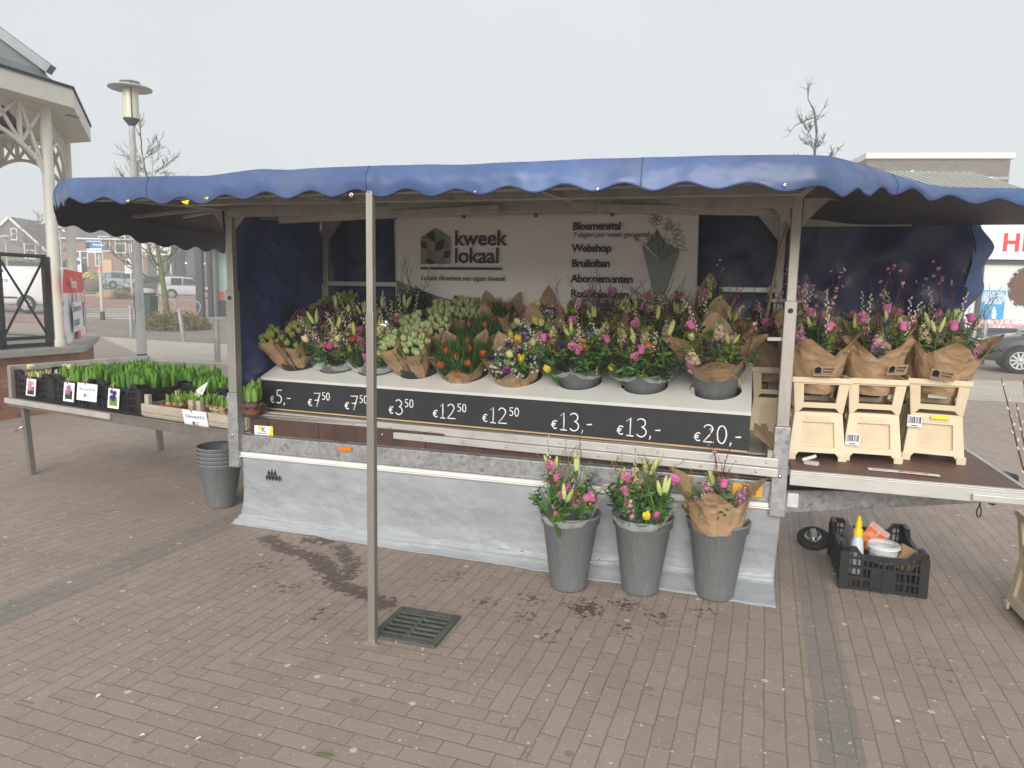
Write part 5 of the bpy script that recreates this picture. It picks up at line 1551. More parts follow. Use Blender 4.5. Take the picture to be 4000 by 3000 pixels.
fill_crate(-1.885, .65, .52, .34, 7, 4, .15, 'hyacinth_plant', HL + ' middle back crate', HY, 'hyacinths, middle back crate')
fill_crate(-.74, .55, .43, .33, 6, 4, .13, 'hyacinth_plant', 'green shoot in the crate with the yellow flower card', HS, 'shoots, yellow card crate')
fill_crate(-1.31, .65, .52, .34, 7, 4, .15, 'hyacinth_plant', HL + ' right back crate', HY, 'hyacinths, right back crate')
fill_crate(-2.46, .65, .50, .32, 6, 3, .16, 'narcissus_bulb', 'pale sprouting narcissus bulb in the crate against the end rail', NAR, 'narcissus, end rail crate')
fill_crate(-2.46, .23, .50, .34, 7, 4, .165, 'narcissus_bulb', 'pale sprouting narcissus bulb in the leftmost crate', NAR, 'narcissus, leftmost crate')
for dx, dy, hh in ((-.18, -.10, .10), (.12, .02, .115), (.17, .09, .09), (-.02, .14, .09), (-.21, -.06, .09)):
    t = thing('narcissus_flower', 'pale narcissus flower opening in the leftmost crate', 'flower', LT @ TR(-2.46 + dx, .23 + dy, TW + .17), 'open narcissus flowers')
    b = MB(); b.tube([(0, 0, 0), (.005, 0, hh * .9)], .003, 5); b.build('stem', FM['stem'], t)
    b = MB(); small_flower(b, V3((.005, -.005, hh * .92)), (.2, -.9, .5), .028, 0, 1, 6); b.lathe([(.008, 0), (.012, .02), (.010, .02), (.004, .004)], 9, 1, Matrix.Translation((.005, -.006, hh * .92)) @ align((.2, -.9, .5)))
    b.build('blossom', [FM['creamp'], FM['tulipcream']], t)
# crate floors of compost
comp = mat('potting_soil', (.045, .03, .02), rough=.9, var=.5, scale=60, bump=.8, bscale=120)
for x, y, w, d, z in [(c[0], c[1], .545, .37, .15) for c in CT] + [(c[0], c[1], .545 if c[0] < -1 else .47, .37, .13) for c in CB]:
    b = MB(); b.box((x, y, TW + z - .03), (w, d, .06))
    o = b.build('potting_soil', comp, None, T=LT); tag(o, 'dark potting soil filling a black crate on the side table', 'soil', 'soil in the crates')
# wooden tray with baskets of bulbs
wt = thing('wooden_tray', 'weathered grey wooden fruit tray with bulb baskets on the side table', 'tray', LT @ TR(-.465, .18, TW + .001))
MB().box((0, 0, .01), (1.08, .30, .012)).build('tray_floor', M['wood'], wt)
for s, nm in ((-1, 'front_board'), (1, 'back_board')):
    MB().box((0, s * .15, .068), (1.10, .012, .062)).box((0, s * .15, .024), (1.10, .011, .022)).build(nm, M['wood'], wt, bevel=.002)
for s in (-1, 1): MB().box((s * .543, 0, .06), (.012, .288, .08)).build('end_board', M['wood'], wt, bevel=.002)
for x in (-.505, -.02, .06, .515):
    for s in (-1, 1): MB().box((x, s * .127, .09), (.045, .032, .155)).build('stake', M['wood'], wt, bevel=.003)
def basket(label, T, r, h, m, handle=False):
    t = thing('bulb_basket', label, 'basket', T, 'bulb baskets')
    b = MB(); b.lathe([(0, 0), (r * .82, 0), (r * .9, h * .3), (r, h * .9), (r * 1.05, h), (r * 1.0, h * 1.02), (r * .92, h * .9), (r * .8, h * .4), (0, h * .35)], 28, mod=lambda a, i: 1 + .02 * cos(14 * a + i * pi))
    b.build('basket_body', M[m], t)
    rim = MB(); pts = [((r * 1.02 + .004 * cos(9 * a)) * cos(a), (r * 1.02 + .004 * cos(9 * a)) * sin(a), h + .006 * sin(11 * a)) for a in [2 * pi * i / 48 for i in range(49)]]
    rim.tube(pts, .009, 6); rim.build('woven_rim', M[m], t)
    if handle:
        hb_ = MB(); hb_.tube([(r * cos(a), -.02, h + .075 * sin(a)) for a in [pi * i / 12 for i in range(13)]], .006, 6); hb_.build('handle', M[m], t)
    return t
BK = [(-.30, -.01, .125, .085, 'wicker', 'brown wicker basket of sprouting bulbs at the left end of the wooden tray', SP, 9), (-.05, .02, .10, .09, 'wickerpale', 'pale wicker basket of sprouting bulbs behind the price card', SP, 8), (.15, .02, .10, .09, 'wickerpale', 'pale wicker basket in the middle of the wooden tray', SP, 8), (.37, -.01, .125, .095, 'wicker', 'brown wicker basket of purple hyacinth bulbs beside the corner post', SPD, 8)]
for x, y, r, h, m, lab, ms, n in BK:
    basket(lab, LT @ TR(-.465 + x, .18 + y, TW + .018), r, h, m, ms is SPD)
    for q in range(n):
        rad = r * .72 * sqrt((q + .5) / n); a = q * 2.4
        plant('bulb_sprout', 'sprouting bulb in the ' + lab.replace(' of sprouting bulbs', '').replace(' of purple hyacinth bulbs', ''), ms, LT @ TR(-.465 + x + rad * cos(a), .18 + y + rad * sin(a), TW + .018 + h * 1.0), 'bulbs: ' + lab[:24])
for i in range(14):
    plant('bulb_sprout', 'sprouting bulb standing loose at the back of the wooden tray', SP, LT @ TR(-.95 + i * .072, .285 + R.uniform(-.02, .02), TW + .11), 'loose bulbs in the wooden tray')
basket('brown basket of tall hyacinth shoots on the tray between corner post and price board', STALL @ TR(-3.315, .055, .775), .065, .07, 'wicker')
for q in range(7): plant('bulb_sprout', 'tall hyacinth shoot between the left corner post and the price board', SPD, STALL @ TR(-3.315 + .042 * cos(q * 2.4) * sqrt(q / 7), .055 + .038 * sin(q * 2.4), .85) @ Matrix.Scale(1.5, 4), 'tall hyacinth shoots')
# cards
def card(name, label, T, w, h, build=None, tilt=.12):
    t = thing(name, label, 'card', T @ Matrix.Rotation(-tilt, 4, 'X'))
    MB().box((0, 0, -h / 2), (w, .002, h)).build('card_sheet', M['paper'], t)
    if build: build(t)
    return t
def raffia(t, w):
    b = MB(); b.tube([(-.02, -.002, -.012), (-.03, -.012, .02), (-.005, -.015, .035), (.0, -.006, .005), (.015, -.015, .04), (.03, -.012, .05)], .004, 5); b.build('raffia_bow', M['raffia'], t)
def photo(col, dark):
    def f(t):
        w, h = .094, .132
        MB().box((0, -.0014, -h * .74), (w, .0008, h * .5)).build('printed_leaves', FM[dark], t)
        b = MB(); R.seed(len(col))
        for i in range(26):
            small_flower(b, V3((R.uniform(-.034, .034), -.0016 - .0002 * i, -h * .42 + R.uniform(-.034, .034))), (0, -1, 0), .014, 0, 0, 5)
        b.build('printed_flower', FM[col], t); raffia(t, w)
    return f
def sign(s, w, h, sz=.034):
    def f(t):
        text_part(s, sz, M['inkgrey'], t, on_wall(0, -.0014, -h * .40), align='CENTER', space=.95, bold=.0004)
        logo_house(t, -.024, -h * .68, .026, -.0022, cols=[M['inkgrey'], M['inkgrey'], M['inkgrey']])
        text_part('kweek', .014, M['inkgrey'], t, on_wall(-.006, -.0014, -h * .66)); text_part('lokaal', .014, M['inkgrey'], t, on_wall(-.006, -.0014, -h * .77))
        MB().box((.003, -.0014, -h * .83), (.07, .0006, .0015)).build('printed_line', M['inkgrey'], t)
        raffia(t, w)
    return f
FY = .23 - .20 - .022
card('flower_card', 'white and pink flower picture card tied on the leftmost crate', LT @ TR(-2.40, FY, TW + .185), .135, .14, photo('palepink', 'leafdark'))
card('flower_card', 'pink hyacinth picture card tied on the middle crate', LT @ TR(-1.87, FY, TW + .192), .14, .15, photo('mauve', 'leafdark'))
card('flower_card', 'blue hyacinth picture card tied on the crate nearest the wooden tray', LT @ TR(-1.30, FY, TW + .190), .135, .15, photo('violet', 'leaflight'))
card('price_card', 'white price card for bulbs in a pot, tied between two black crates', LT @ TR(-1.62, FY - .008, TW + .205), .255, .135, sign('Bol op pot €7,50', .255, .135, .030))
card('price_card', 'white price card for a bulb basket, leaning on the front of the wooden tray', LT @ TR(-.41, .005, TW + .105), .25, .14, sign('Bollenmand €15', .25, .14, .031), tilt=-.18)
def yel(t):
    b = MB(); R.seed(4)
    for i in range(14): small_flower(b, V3((R.uniform(-.04, .04), -.0018 - .0002 * i, -.09 + R.uniform(-.03, .03))), (0, -1, 0), .016, 0, 1, 6)
    b.build('printed_flower', [FM['tulipcream'], FM['yel']], t)
card('flower_card', 'white card with yellow flowers lying tilted on the back crate', LT @ TR(-.72, .33, TW + .225) @ Matrix.Rotation(radians(-28), 4, 'Y'), .15, .13, yel, tilt=.75)

# ------------------------------------------------------------------ right wing table
wtb = thing('side_table', 'brown folding table with aluminium edge right of the stall, carrying cream flower containers', 'table', STALL @ TR(.05, -.03, 0, radians(-.5)))
WW, TH = 1.085, .72
MB().box((WW / 2, .62, TH - .012), (WW - .02, 1.18, .022)).build('table_top', M['deck'], wtb)
b = MB(); b.box((WW / 2, .0, TH - .035), (WW, .03, .072)).box((WW / 2, -.006, TH + .004), (WW, .03, .006)).box((WW / 2, -.016, TH - .006), (WW, .006, .005)); b.build('front_rail', M['alulight'], wtb, bevel=.003)
MB().box((.955, -.024, TH - .045), (.26, .02, .034)).build('sliding_rail', M['alulight'], wtb, bevel=.004)
MB().box((WW / 2, 1.225, TH - .03), (WW, .025, .07)).build('back_rail', M['alulight'], wtb, bevel=.003)
MB().box((WW - .01, .61, TH - .035), (.025, 1.2, .07)).build('end_rail', M['alulight'], wtb, bevel=.003)
for y in (.35, 1.05): MB().bar((-.06, y, .56), (WW - .35, y, TH - .045), .03, .03).build('brace', M['aludark'], wtb, bevel=.003)
WT = STALL @ TR(.05, -.03, 0, radians(-.5))
# ------------------------------------------------------------------ cream flower containers
def container(name, label, T, wb, db, wt_, dt, h, open_window, group='cream flower containers', closed_top=False, notch=.16):
    t = thing(name, label, 'container', T, group)
    def side(wbot, wtop, dbot, dtop):
        b, pnl = MB(), MB()
        def mp(x, z, inset=0):
            k = z / h
            hw = (wbot + (wtop - wbot) * k) / 2; dd = (dbot + (dtop - dbot) * k) / 2
            return (x * hw, -dd + inset, z)
        xs_ = [-1, -.86, -.66, .66, .86, 1]
        zs_ = [0, notch * h, .27 * h, .80 * h, h] if not open_window else [0, notch * h * .8, .26 * h, .82 * h, h]
        def quad(bm_, xa, xb, za, zb, ins=0, m=0): bm_.add([mp(xa, za, ins), mp(xb, za, ins), mp(xb, zb, ins), mp(xa, zb, ins)], [(0, 1, 2, 3)], m)
        for i in range(5):
            for j in range(4):
                if i == 2 and j in (0, 2): continue
                if i in (1, 3) and j == 0:   # slanted sides of the foot arch
                    xa, xb = xs_[i], xs_[i + 1]; za, zb = zs_[0], zs_[1]
                    if i == 1: b.add([mp(xa, za), mp(xb, zb), mp(xa, zb)], [(0, 1, 2)])
                    else: b.add([mp(xb, za), mp(xb, zb), mp(xa, zb)], [(0, 1, 2)])
                    continue
                quad(b, xs_[i], xs_[i + 1], zs_[j], zs_[j + 1])
        za, zb = zs_[2], zs_[3]
        ins = .014
        # window reveal
        for (p, q) in (((-.66, za), (.66, za)), ((.66, za), (.66, zb)), ((.66, zb), (-.66, zb)), ((-.66, zb), (-.66, za))):
            b.add([mp(p[0], p[1]), mp(q[0], q[1]), mp(q[0], q[1], ins), mp(p[0], p[1], ins)], [(0, 1, 2, 3)])
        if not open_window: quad(pnl, -.66, .66, za, zb, ins)
        # grip recess band above the window
        if not open_window:
            b.box((0, -(dbot + (dtop - dbot) * .88) / 2 - .003, h * .88), (wtop * .52, .006, h * .07))
        return b, pnl
    for k in range(4):
        A = (wb, wt_, db, dt) if k % 2 == 0 else (db, dt, wb, wt_)
        b, pnl = side(*A)
        Tk = Matrix.Rotation(k * pi / 2, 4, 'Z')
        o = b.build('side_wall', M['cream'], t, T=Tk, solid=.005)
        if pnl.f: pnl.build('panel', M['creamdark'], o)
    rim = MB()
    zr = h - .016 if open_window else .012
    w_, d_ = (wt_, dt) if open_window else (wb, db)
    for s in (-1, 1):
        if open_window:
            rim.box((0, s * d_ / 2, h - .014), (w_ + .02, .016, .030)); rim.box((s * w_ / 2, 0, h - .014), (.016, d_ - .012, .030))
        else:
            for q in (-1, 1):
                MB().box((q * w_ * .44, s * d_ / 2, .02), (w_ * .14, .014, .04)).box((q * (w_ / 2 + .001), s * d_ * .44, .021), (.014, d_ * .12, .038)).build('foot', M['cream'], t, bevel=.003)
    if open_window: rim.build('rim', M['cream'], t, bevel=.003)
    if closed_top: MB().box((0, 0, h - .004), (wt_ - .012, dt - .012, .006)).build('bottom', M['cream'], t)
    else: MB().box((0, 0, h * .12), (wb - .02, db - .02, .006)).build('bottom', M['creamdark'], t)
    return t
def barcode(T, s=1.0):
    t = thing('barcode_label', 'white barcode label, partly torn, on the foot of a cream container', 'label', T)
    MB().box((0, 0, 0), (.068 * s, .001, .062 * s)).build('label_sheet', M['paper'], t)
    b = MB(); R.seed(9); x = -.028 * s
    while x < .028 * s:
        w = R.choice((.0015, .0025, .004)) * s; b.box((x, -.0009, .006 * s), (w, .0006, .036 * s)); x += w + R.choice((.0015, .003)) * s
    b.box((0, -.0009, -.024 * s), (.03 * s, .0006, .005)); b.build('bars', M['ink'], t)
    return t
STK = [(.185, .47, 7, 'left', 'behind the right corner post'), (.49, .545, 2, 'middle', 'in the middle of the right table'), (.85, .675, -7, 'right', 'nearest the free end of the right table'), (-.02, .98, 6, 'rear left', 'in the shade beside the rear post'), (.745, 1.06, -4, 'rear', 'behind the front row of stacks')]
for i, (u, v, rz, nm, where) in enumerate(STK):
    T = WT @ TR(u - .05, v + .03, TH, radians(rz))
    container('flower_container', f'cream container turned upside down, foot of the {nm} stack', T, .30, .36, .245, .30, .268, False, closed_top=True)
    container('flower_container', f'cream container of wrapped bouquets, top of the {nm} stack', T @ TR(0, 0, .269), .25, .31, .292, .36, .195, True)
WTM = lambda u, v, z: (WT @ V3((u - .05, v + .03, TH + z)))
def wrapped(i, name, label, seed, spec, ox=0, oy=0, r=.19, h=.50, stampaz=None, wh=None, front=.80, **kw):
    u, v, rz, _, _ = STK[i]
    bs = WTM(u + ox, v + oy, .285)
    return bouquet('mixed_bouquet', label, 'bouquet', bs, U * kw.get('lx', 0) - Vv * .06 + ZUP, r, h, spec, 'kraft', 'bouquets in the cream containers', seed, xref=U, r0=.118, z0=.09, front=front, points=kw.get('points', 4), amp=.15, flare=.42, wraph=wh or .44, head=.80, dome=.14, tight=.85, crumple=1.0)
def deluxe2(v):
    return [('leafy_sprig', 8, -.02, 1), ('light_sprig', 3, .0, 1), ('green_dianthus', 1, -.02, .9), ('bell_flower', 2, .05, .95), ('lily_bud', 2, .03, .9), ('cream_snapdragon', 1, .05, 1), ('mauve_snapdragon', 2, .04, .95), ('blue_iris_bud', 1, .04, .7), ('golden_twig', 2, .04, .9), ('catkin_twig', 2, .04, 1), ('blossom_branch', 1, .10, .6), ('bare_twig', 2, .10, .9), ('dark_foliage', 2, -.02, 1)]
w1 = wrapped(0, 'a', 'bouquet in brown paper with printed sticker in the left cream container', 601, deluxe2(0), r=.195, h=.48, oy=-.025)
w2 = wrapped(1, 'a', 'bouquet in brown paper with printed sticker in the middle cream container', 602, deluxe2(1), r=.195, h=.48, oy=-.025)
w3 = wrapped(2, 'a', 'bouquet in widely flared brown paper in the right cream container', 603, deluxe2(2), r=.205, h=.48, lx=.10, oy=-.025)
stamp(w1, .205, .235, radians(-90 + 6), 1.0, .3)
stamp(w2, .205, .25, radians(-90 + 25), 1.0, .3)
stamp(w3, .21, .22, radians(-90 - 14), 1.0, .3)
wrapped(0, 'a', 'second bouquet behind, in the left cream container', 604, deluxe2(3), r=.16, h=.50, ox=-.05, oy=.10, wh=.46)
wrapped(1, 'a', 'second bouquet behind, in the middle cream container', 605, deluxe2(4), r=.16, h=.50, ox=.03, oy=.10, wh=.46)
wrapped(2, 'a', 'second bouquet behind, in the right cream container', 606, deluxe2(5), r=.16, h=.50, ox=-.03, oy=.10, wh=.46)
wrapped(3, 'a', 'shaded bouquet in brown paper beside the rear post', 607, deluxe2(6), r=.16, h=.49, lx=-.1)
wrapped(4, 'a', 'bouquet with bell flowers in brown paper behind the right stacks', 608, deluxe2(7), r=.16, h=.52, wh=.47)
# kraft paper showing through the windows of the upper containers
barcode(WT @ TR(.39 - .05, .365 + .008, TH + .125, radians(4)), 1.05)['label'] = 'torn white barcode label on the foot of the middle cream stack'
barcode(WT @ TR(.722 - .05, .552 - .02, TH + .225, radians(-7)), 1.05)['label'] = 'white barcode label high on the foot of the right cream stack'
tp = MB().box((0, 0, 0), (.085, .001, .02)).build('yellow_tape', mat('neon_tape', (.72, .80, .03), rough=.4), None, T=WT @ TR(.845 - .05, .527, TH + .255, radians(-7))); tag(tp, 'piece of neon yellow tape on the foot of the right cream stack', 'tape')
# small things lying on the right table
stp = thing('clip', 'small white and clear plastic clip lying on the right table', 'clip', WT @ TR(.171 - .05, .20, TH, radians(-20)))
MB().box((0, 0, .010), (.075, .045, .018), taper=(.9, .8)).build('clip_base', M['clear'], stp, bevel=.003)
MB().box((.002, 0, .038), (.07, .034, .016)).build('clip_lever', M['paper'], stp, T=Matrix.Rotation(radians(-24), 4, 'Y'), bevel=.003)
cd = thing('flower_card', 'long white plant card with pink flowers lying on the right table', 'card', WT @ TR(.61 - .05, .195, TH, radians(-3)))
MB().box((-.03, .0, .003), (.26, .05, .002)).build('card_sheet', M['paper'], cd)
MB().box((.07, -.012, .006), (.20, .04, .002)).build('card_sheet', M['paper'], cd, T=Matrix.Rotation(radians(-4), 4, 'Z'))
b = MB(); R.seed(8)
for i in range(24): small_flower(b, V3((.06 + R.uniform(-.08, .06), -.016 + R.uniform(-.012, .012), .0078)), (0, 0, 1), .012, R.choice((0, 0, 1)), 0)
b.build('printed_flower', [FM['palepink'], FM['leaflight']], cd)
text_part('Bollen', .03, M['inkgrey'], cd, TR(-.14, -.012, .0045))
for u_, z_ in ((.30, .628), (.42, .622)):
    o = MB(); small_flower(o, V3((0, 0, 0)), (0, -1, .2), .012, 0, 0); oo = o.build('fallen_blossom', FM['blossom'], None, T=STALL @ TR(u_, .17, z_ + .035)); tag(oo, 'fallen pink blossom on the dark folded sheet under the right table', 'blossom', 'fallen blossoms under the right table')
# ------------------------------------------------------------------ black crate with tools on the paving
ca = atan2(3.684 - 3.814, 2.271 - 1.862)
X_ = V3((cos(ca), sin(ca), 0)); Y_ = V3((-sin(ca), cos(ca), 0))
CC = V3((1.862, 3.814, 0)) + X_ * .214 + Y_ * .30
TC = frame(X_, Y_, ZUP, CC + V3((0, 0, .003)))
crate('crate', 'black lattice crate of tools and tubs on the paving under the drawbar', TC, .43, .58, .245, None)
def inC(x, y, z=.018): return TC @ TR(x, y, z)
bt = thing('spray_bottle', 'white plastic bottle with yellow nozzle standing in the black tool crate', 'bottle', inC(-.125, -.17, .06))
MB().lathe([(0, 0), (.036, 0), (.038, .01), (.038, .12), (.030, .19), (.022, .215), (.022, .22)], 18).build('bottle_body', M['bluegrey'], bt)
MB().lathe([(.026, .218), (.026, .255), (.018, .262), (.018, .30), (.011, .315), (.011, .335), (0, .337)], 16).build('nozzle', M['yellow'], bt)
tb = thing('plastic_tub', 'clear round plastic tub with white label in the black tool crate', 'tub', inC(.015, -.15, .14) @ Matrix.Scale(.88, 4))
MB().lathe([(0, 0), (.078, 0), (.092, .10), (.096, .104), (.096, .118), (.091, .12), (.088, .10), (.074, .006)], 32).build('tub_body', M['clear'], tb)
MB().lathe([(.0965, .094), (.099, .098), (.0975, .104), (.095, .104)], 32).build('rim', M['paper'], tb)
MB().lathe([(.0795, .012), (.0885, .075)], 12, smooth=True, mod=None).build('tub_label', M['paper'], tb, T=Matrix.Identity(4)).hide_render = False
MB().box((0, 0, .04), (.13, .13, .08)).build('tub_filling', M['black'], thing('dark_rag', 'crumpled black bag lying in the middle of the black tool crate', 'bag', inC(.03, .05, .02)), bevel=.02)
og = thing('packet', 'crumpled orange and clear plastic packet leaning in the black tool crate', 'packet', inC(-.05, .02, .15) @ Matrix.Rotation(radians(35), 4, 'Y') @ Matrix.Rotation(radians(-20), 4, 'X') @ Matrix.Scale(.72, 4))
def pk(a, c): return ((a - .5) * .16, .018 * sin(pi * a) * sin(pi * c) + .008 * nz3(a * 5, c * 5, 1), (c - .5) * .22 + .1)
def pk2(a, c): p = pk(a, c); return (p[0], -p[1] - .004, p[2])
b = MB(); b.grid(pk, 12, 16); b.grid(pk2, 12, 16); b.build('packet_body', M['orangebag'], og)
b = MB(); b.box((0, -.012, .19), (.17, .02, .05)); b.box((.0, -.022, .10), (.018, .02, .2)); b.build('clear_band', M['clear'], og)
kb2 = thing('cardboard_box', 'small torn cardboard box tilted in the right corner of the black tool crate', 'box', inC(.13, -.15, .17) @ Matrix.Rotation(radians(25), 4, 'Y') @ Matrix.Rotation(radians(20), 4, 'X'))
MB().box((0, 0, .0), (.10, .10, .10)).build('box_body', M['cardboard'], kb2, bevel=.003)
gp = thing('glass_sheet', 'clear plastic sheet standing against the left wall of the black tool crate', 'sheet', inC(-.16, .05, .02) @ Matrix.Rotation(radians(6), 4, 'Y'))
MB().box((0, 0, .13), (.004, .30, .26)).build('sheet', M['clear'], gp)
# ------------------------------------------------------------------ container of willow branches at the right edge
wc_ = W(1.355, .14, 0)
TW_ = frame(U, Vv, ZUP, wc_)
container('flower_container', 'cream container turned upside down on the paving, foot of the willow stack', TW_ @ TR(0, 0, .003), .32, .36, .255, .30, .31, False, closed_top=True, notch=.1)
container('flower_container', 'cream container of willow branches at the right edge, top of the willow stack', TW_ @ TR(0, 0, .315), .26, .31, .31, .36, .22, True)
wl2 = thing('willow_branches', 'tall brown willow branches with silver catkins in the container at the right edge', 'branches', TW_ @ TR(0, 0, .34))
R.seed(12)
for i in range(14):
    b = MB(); a = R.uniform(0, 6.28); rr_ = R.uniform(.01, .05)
    lean = V3((-.27 + R.uniform(-.10, .12), R.uniform(-.08, .1), 1)).normalized()
    L_ = R.uniform(.75, .98); p0 = V3((cos(a) * rr_, sin(a) * rr_, 0))
    pa = [p0 + lean * L_ * t + V3((.012 * sin(5 * t + a), .01 * cos(4 * t + a), 0)) for t in [q / 9 for q in range(10)]]
    b.tube(pa, [.006 - .0038 * q / 9 for q in range(10)], 6, 0)
    for q in range(16):
        c, d = along(pa, .3 + .7 * q / 16); an = q * 2.4; o = V3((cos(an), sin(an), .4))
        ovoid(b, c + o * .005, d + o * .45, .022, .0068, 1, n=7, mod=0)
    b.build('willow_branch', [FM['redtwig'], FM['catkin']], wl2)

# ------------------------------------------------------------------ background materials
def brickwall(name, c1, c2, mortar, bw=.22, bh=.065, mirror=False):
    m = bpy.data.materials.new(name); m.use_nodes = True
    nt = m.node_tree; b = nt.nodes['Principled BSDF']
    tc = nd(nt, 'ShaderNodeTexCoord'); sp = nd(nt, 'ShaderNodeSeparateXYZ'); cb = nd(nt, 'ShaderNodeCombineXYZ')
    nt.links.new(tc.outputs['Object'], sp.inputs[0])
    ad = nd(nt, 'ShaderNodeMath', operation='ADD')
    nt.links.new(sp.outputs['X'], ad.inputs[0]); nt.links.new(sp.outputs['Y'], ad.inputs[1])
    nt.links.new(ad.outputs[0], cb.inputs['X']); nt.links.new(sp.outputs['Z'], cb.inputs['Y'])
    br = nd(nt, 'ShaderNodeTexBrick')
    br.inputs['Scale'].default_value = 1; br.inputs['Brick Width'].default_value = bw; br.inputs['Row Height'].default_value = bh
    br.inputs['Mortar Size'].default_value = .006
    br.inputs['Color1'].default_value = c1 + (1,); br.inputs['Color2'].default_value = c2 + (1,); br.inputs['Mortar'].default_value = mortar + (1,)
    nt.links.new(cb.outputs[0], br.inputs['Vector'])
    n = nd(nt, 'ShaderNodeTexNoise'); n.inputs['Scale'].default_value = 2.5; n.inputs['Detail'].default_value = 6
    nt.links.new(tc.outputs['Object'], n.inputs['Vector'])
    mx = nd(nt, 'ShaderNodeMix', data_type='RGBA', blend_type='OVERLAY'); mx.inputs['Factor'].default_value = .5
    nt.links.new(br.outputs['Color'], mx.inputs['A']); nt.links.new(n.outputs['Fac'], mx.inputs['B'])
    nt.links.new(mx.outputs['Result'], b.inputs['Base Color'])
    b.inputs['Roughness'].default_value = .85
    return m
K = dict(
    brown=brickwall('brown_brick', (.12, .09, .075), (.17, .125, .10), (.16, .14, .12)),
    red=brickwall('red_brick', (.23, .12, .085), (.32, .17, .12), (.22, .19, .16)),
    gzbrick=brickwall('bandstand_brick', (.20, .08, .045), (.34, .15, .085), (.15, .13, .11), .21, .062),
    white=mat('white_render', (.68, .67, .64), rough=.8, var=.05, scale=2, dirt=.2, dirtcol=(.45, .44, .4)),
    cream=mat('cream_paint', (.64, .62, .55), rough=.5, var=.05, scale=4, dirt=.25, dirtcol=(.42, .40, .33)),
    slate=mat('roof_tile', (.09, .085, .085), rough=.8, var=.2, scale=4, bump=.5, bscale=12),
    zinc=mat('zinc_roof', (.235, .25, .255), rough=.5, metal=.3, var=.2, scale=3, dirt=.4, dirtcol=(.15, .18, .15)),
    frame=mat('window_paint', (.75, .74, .70), rough=.5, var=.04), dframe=mat('dark_frame', (.05, .055, .06), rough=.5, var=.1),
    stone=mat('coping_stone', (.33, .32, .29), rough=.8, var=.15, scale=8, bump=.3, dirt=.3, dirtcol=(.2, .2, .16)),
    iron=mat('black_paint', (.016, .017, .02), rough=.4, var=.2), pole=mat('pole_paint', (.44, .44, .42), rough=.5, var=.1, scale=3, dirt=.4, dirtcol=(.28, .28, .25)),
    hedge=mat('hedge_green', (.085, .16, .035), rough=.8, var=.4, scale=25, sub=.2), bark=mat('lichen_bark', (.15, .16, .055), rough=.9, var=.4, scale=18, bump=.8, bscale=40),
    greybark=mat('grey_bark', (.10, .095, .085), rough=.9, var=.3, scale=10), shrub=mat('tan_leaf', (.30, .22, .09), rough=.8, var=.5, scale=25, sub=.2), shrubg=mat('olive_leaf', (.21, .24, .08), rough=.8, var=.4, scale=25, sub=.2),
    redt=mat('reddish_twig', (.16, .10, .085), rough=.9), bin=mat('dark_green_plastic', (.015, .06, .04), rough=.4, var=.15), grass=mat('grass_green', (.12, .22, .05), rough=.9, var=.4, scale=8),
    red_p=mat('banner_red', (.72, .03, .03), rough=.5, var=.06), orange_p=mat('banner_orange', (.70, .12, .03), rough=.5, var=.12), blue_p=mat('sign_blue', (.03, .25, .55), rough=.4, var=.04), blue2=mat('poster_blue', (.05, .36, .66), rough=.5, var=.06),
    shopwhite=mat('shop_interior', (.68, .73, .70), rough=.6, var=.06), ribs=mat('roof_sheet', (.50, .49, .45), rough=.5, metal=.2, var=.1, scale=2), glassgreen=mat('mint_blind', (.42, .58, .50), rough=.5, var=.06, stretch=(1, 1, .1)),
    teal=mat('charcoal_cladding', (.055, .07, .078), rough=.5, var=.12), brown_p=mat('curly_hair_print', (.13, .05, .025), rough=.6, var=.5, scale=25), pinkp=mat('pink_print', (.78, .36, .36), rough=.6, var=.5, scale=10), yellow_p=mat('poster_yellow', (.85, .60, .03), rough=.5),
)
def glass_mat(name, col, rough=.08):
    m = mat(name, col, rough=rough, var=.25, scale=2, spec=.8); return m
K['glass'] = glass_mat('window_glass', (.045, .05, .055)); K['carglass'] = glass_mat('car_glass', (.03, .035, .04))
def GP(px, Y): # ground point under photo column px at distance Y
    x = at(px, 1180, Y).x
    return V3((x, Y, gz(x, Y)))
def base(px, Y, rz=0): p = GP(px, Y); return TR(p.x, p.y, p.z, rz)
# ------------------------------------------------------------------ bandstand
GC = V3((-8.68, 9.19, 0))
gzb = thing('bandstand', 'octagonal cream bandstand with zinc roof on a brick base at the left edge', 'bandstand', Matrix.Translation(GC))
def ov(Rr, k, z, off=0): a = radians(3.4 + 45 * k) + off; return V3((Rr * cos(a), Rr * sin(a), z))
def octa(b, r0, z0, r1, z1, m=0, cap0=False, cap1=False):
    vs = [ov(r0, k, z0) for k in range(8)] + [ov(r1, k, z1) for k in range(8)]
    fs = [(k, (k + 1) % 8, (k + 1) % 8 + 8, k + 8) for k in range(8)]
    if cap0: fs.append(tuple(range(7, -1, -1)))
    if cap1: fs.append(tuple(range(8, 16)))
    b.add(vs, fs, m)
b = MB(); octa(b, 2.93, -.02, 2.93, .745, cap1=True); b.build('brick_base', K['gzbrick'], gzb)
b = MB(); octa(b, 3.02, .747, 3.02, .82, cap0=True); octa(b, 3.02, .82, 2.55, .825); b.build('coping', K['stone'], gzb, bevel=.008)
b = MB(); octa(b, 2.55, .80, 2.55, .815, cap1=True); b.build('floor', K['stone'], gzb)
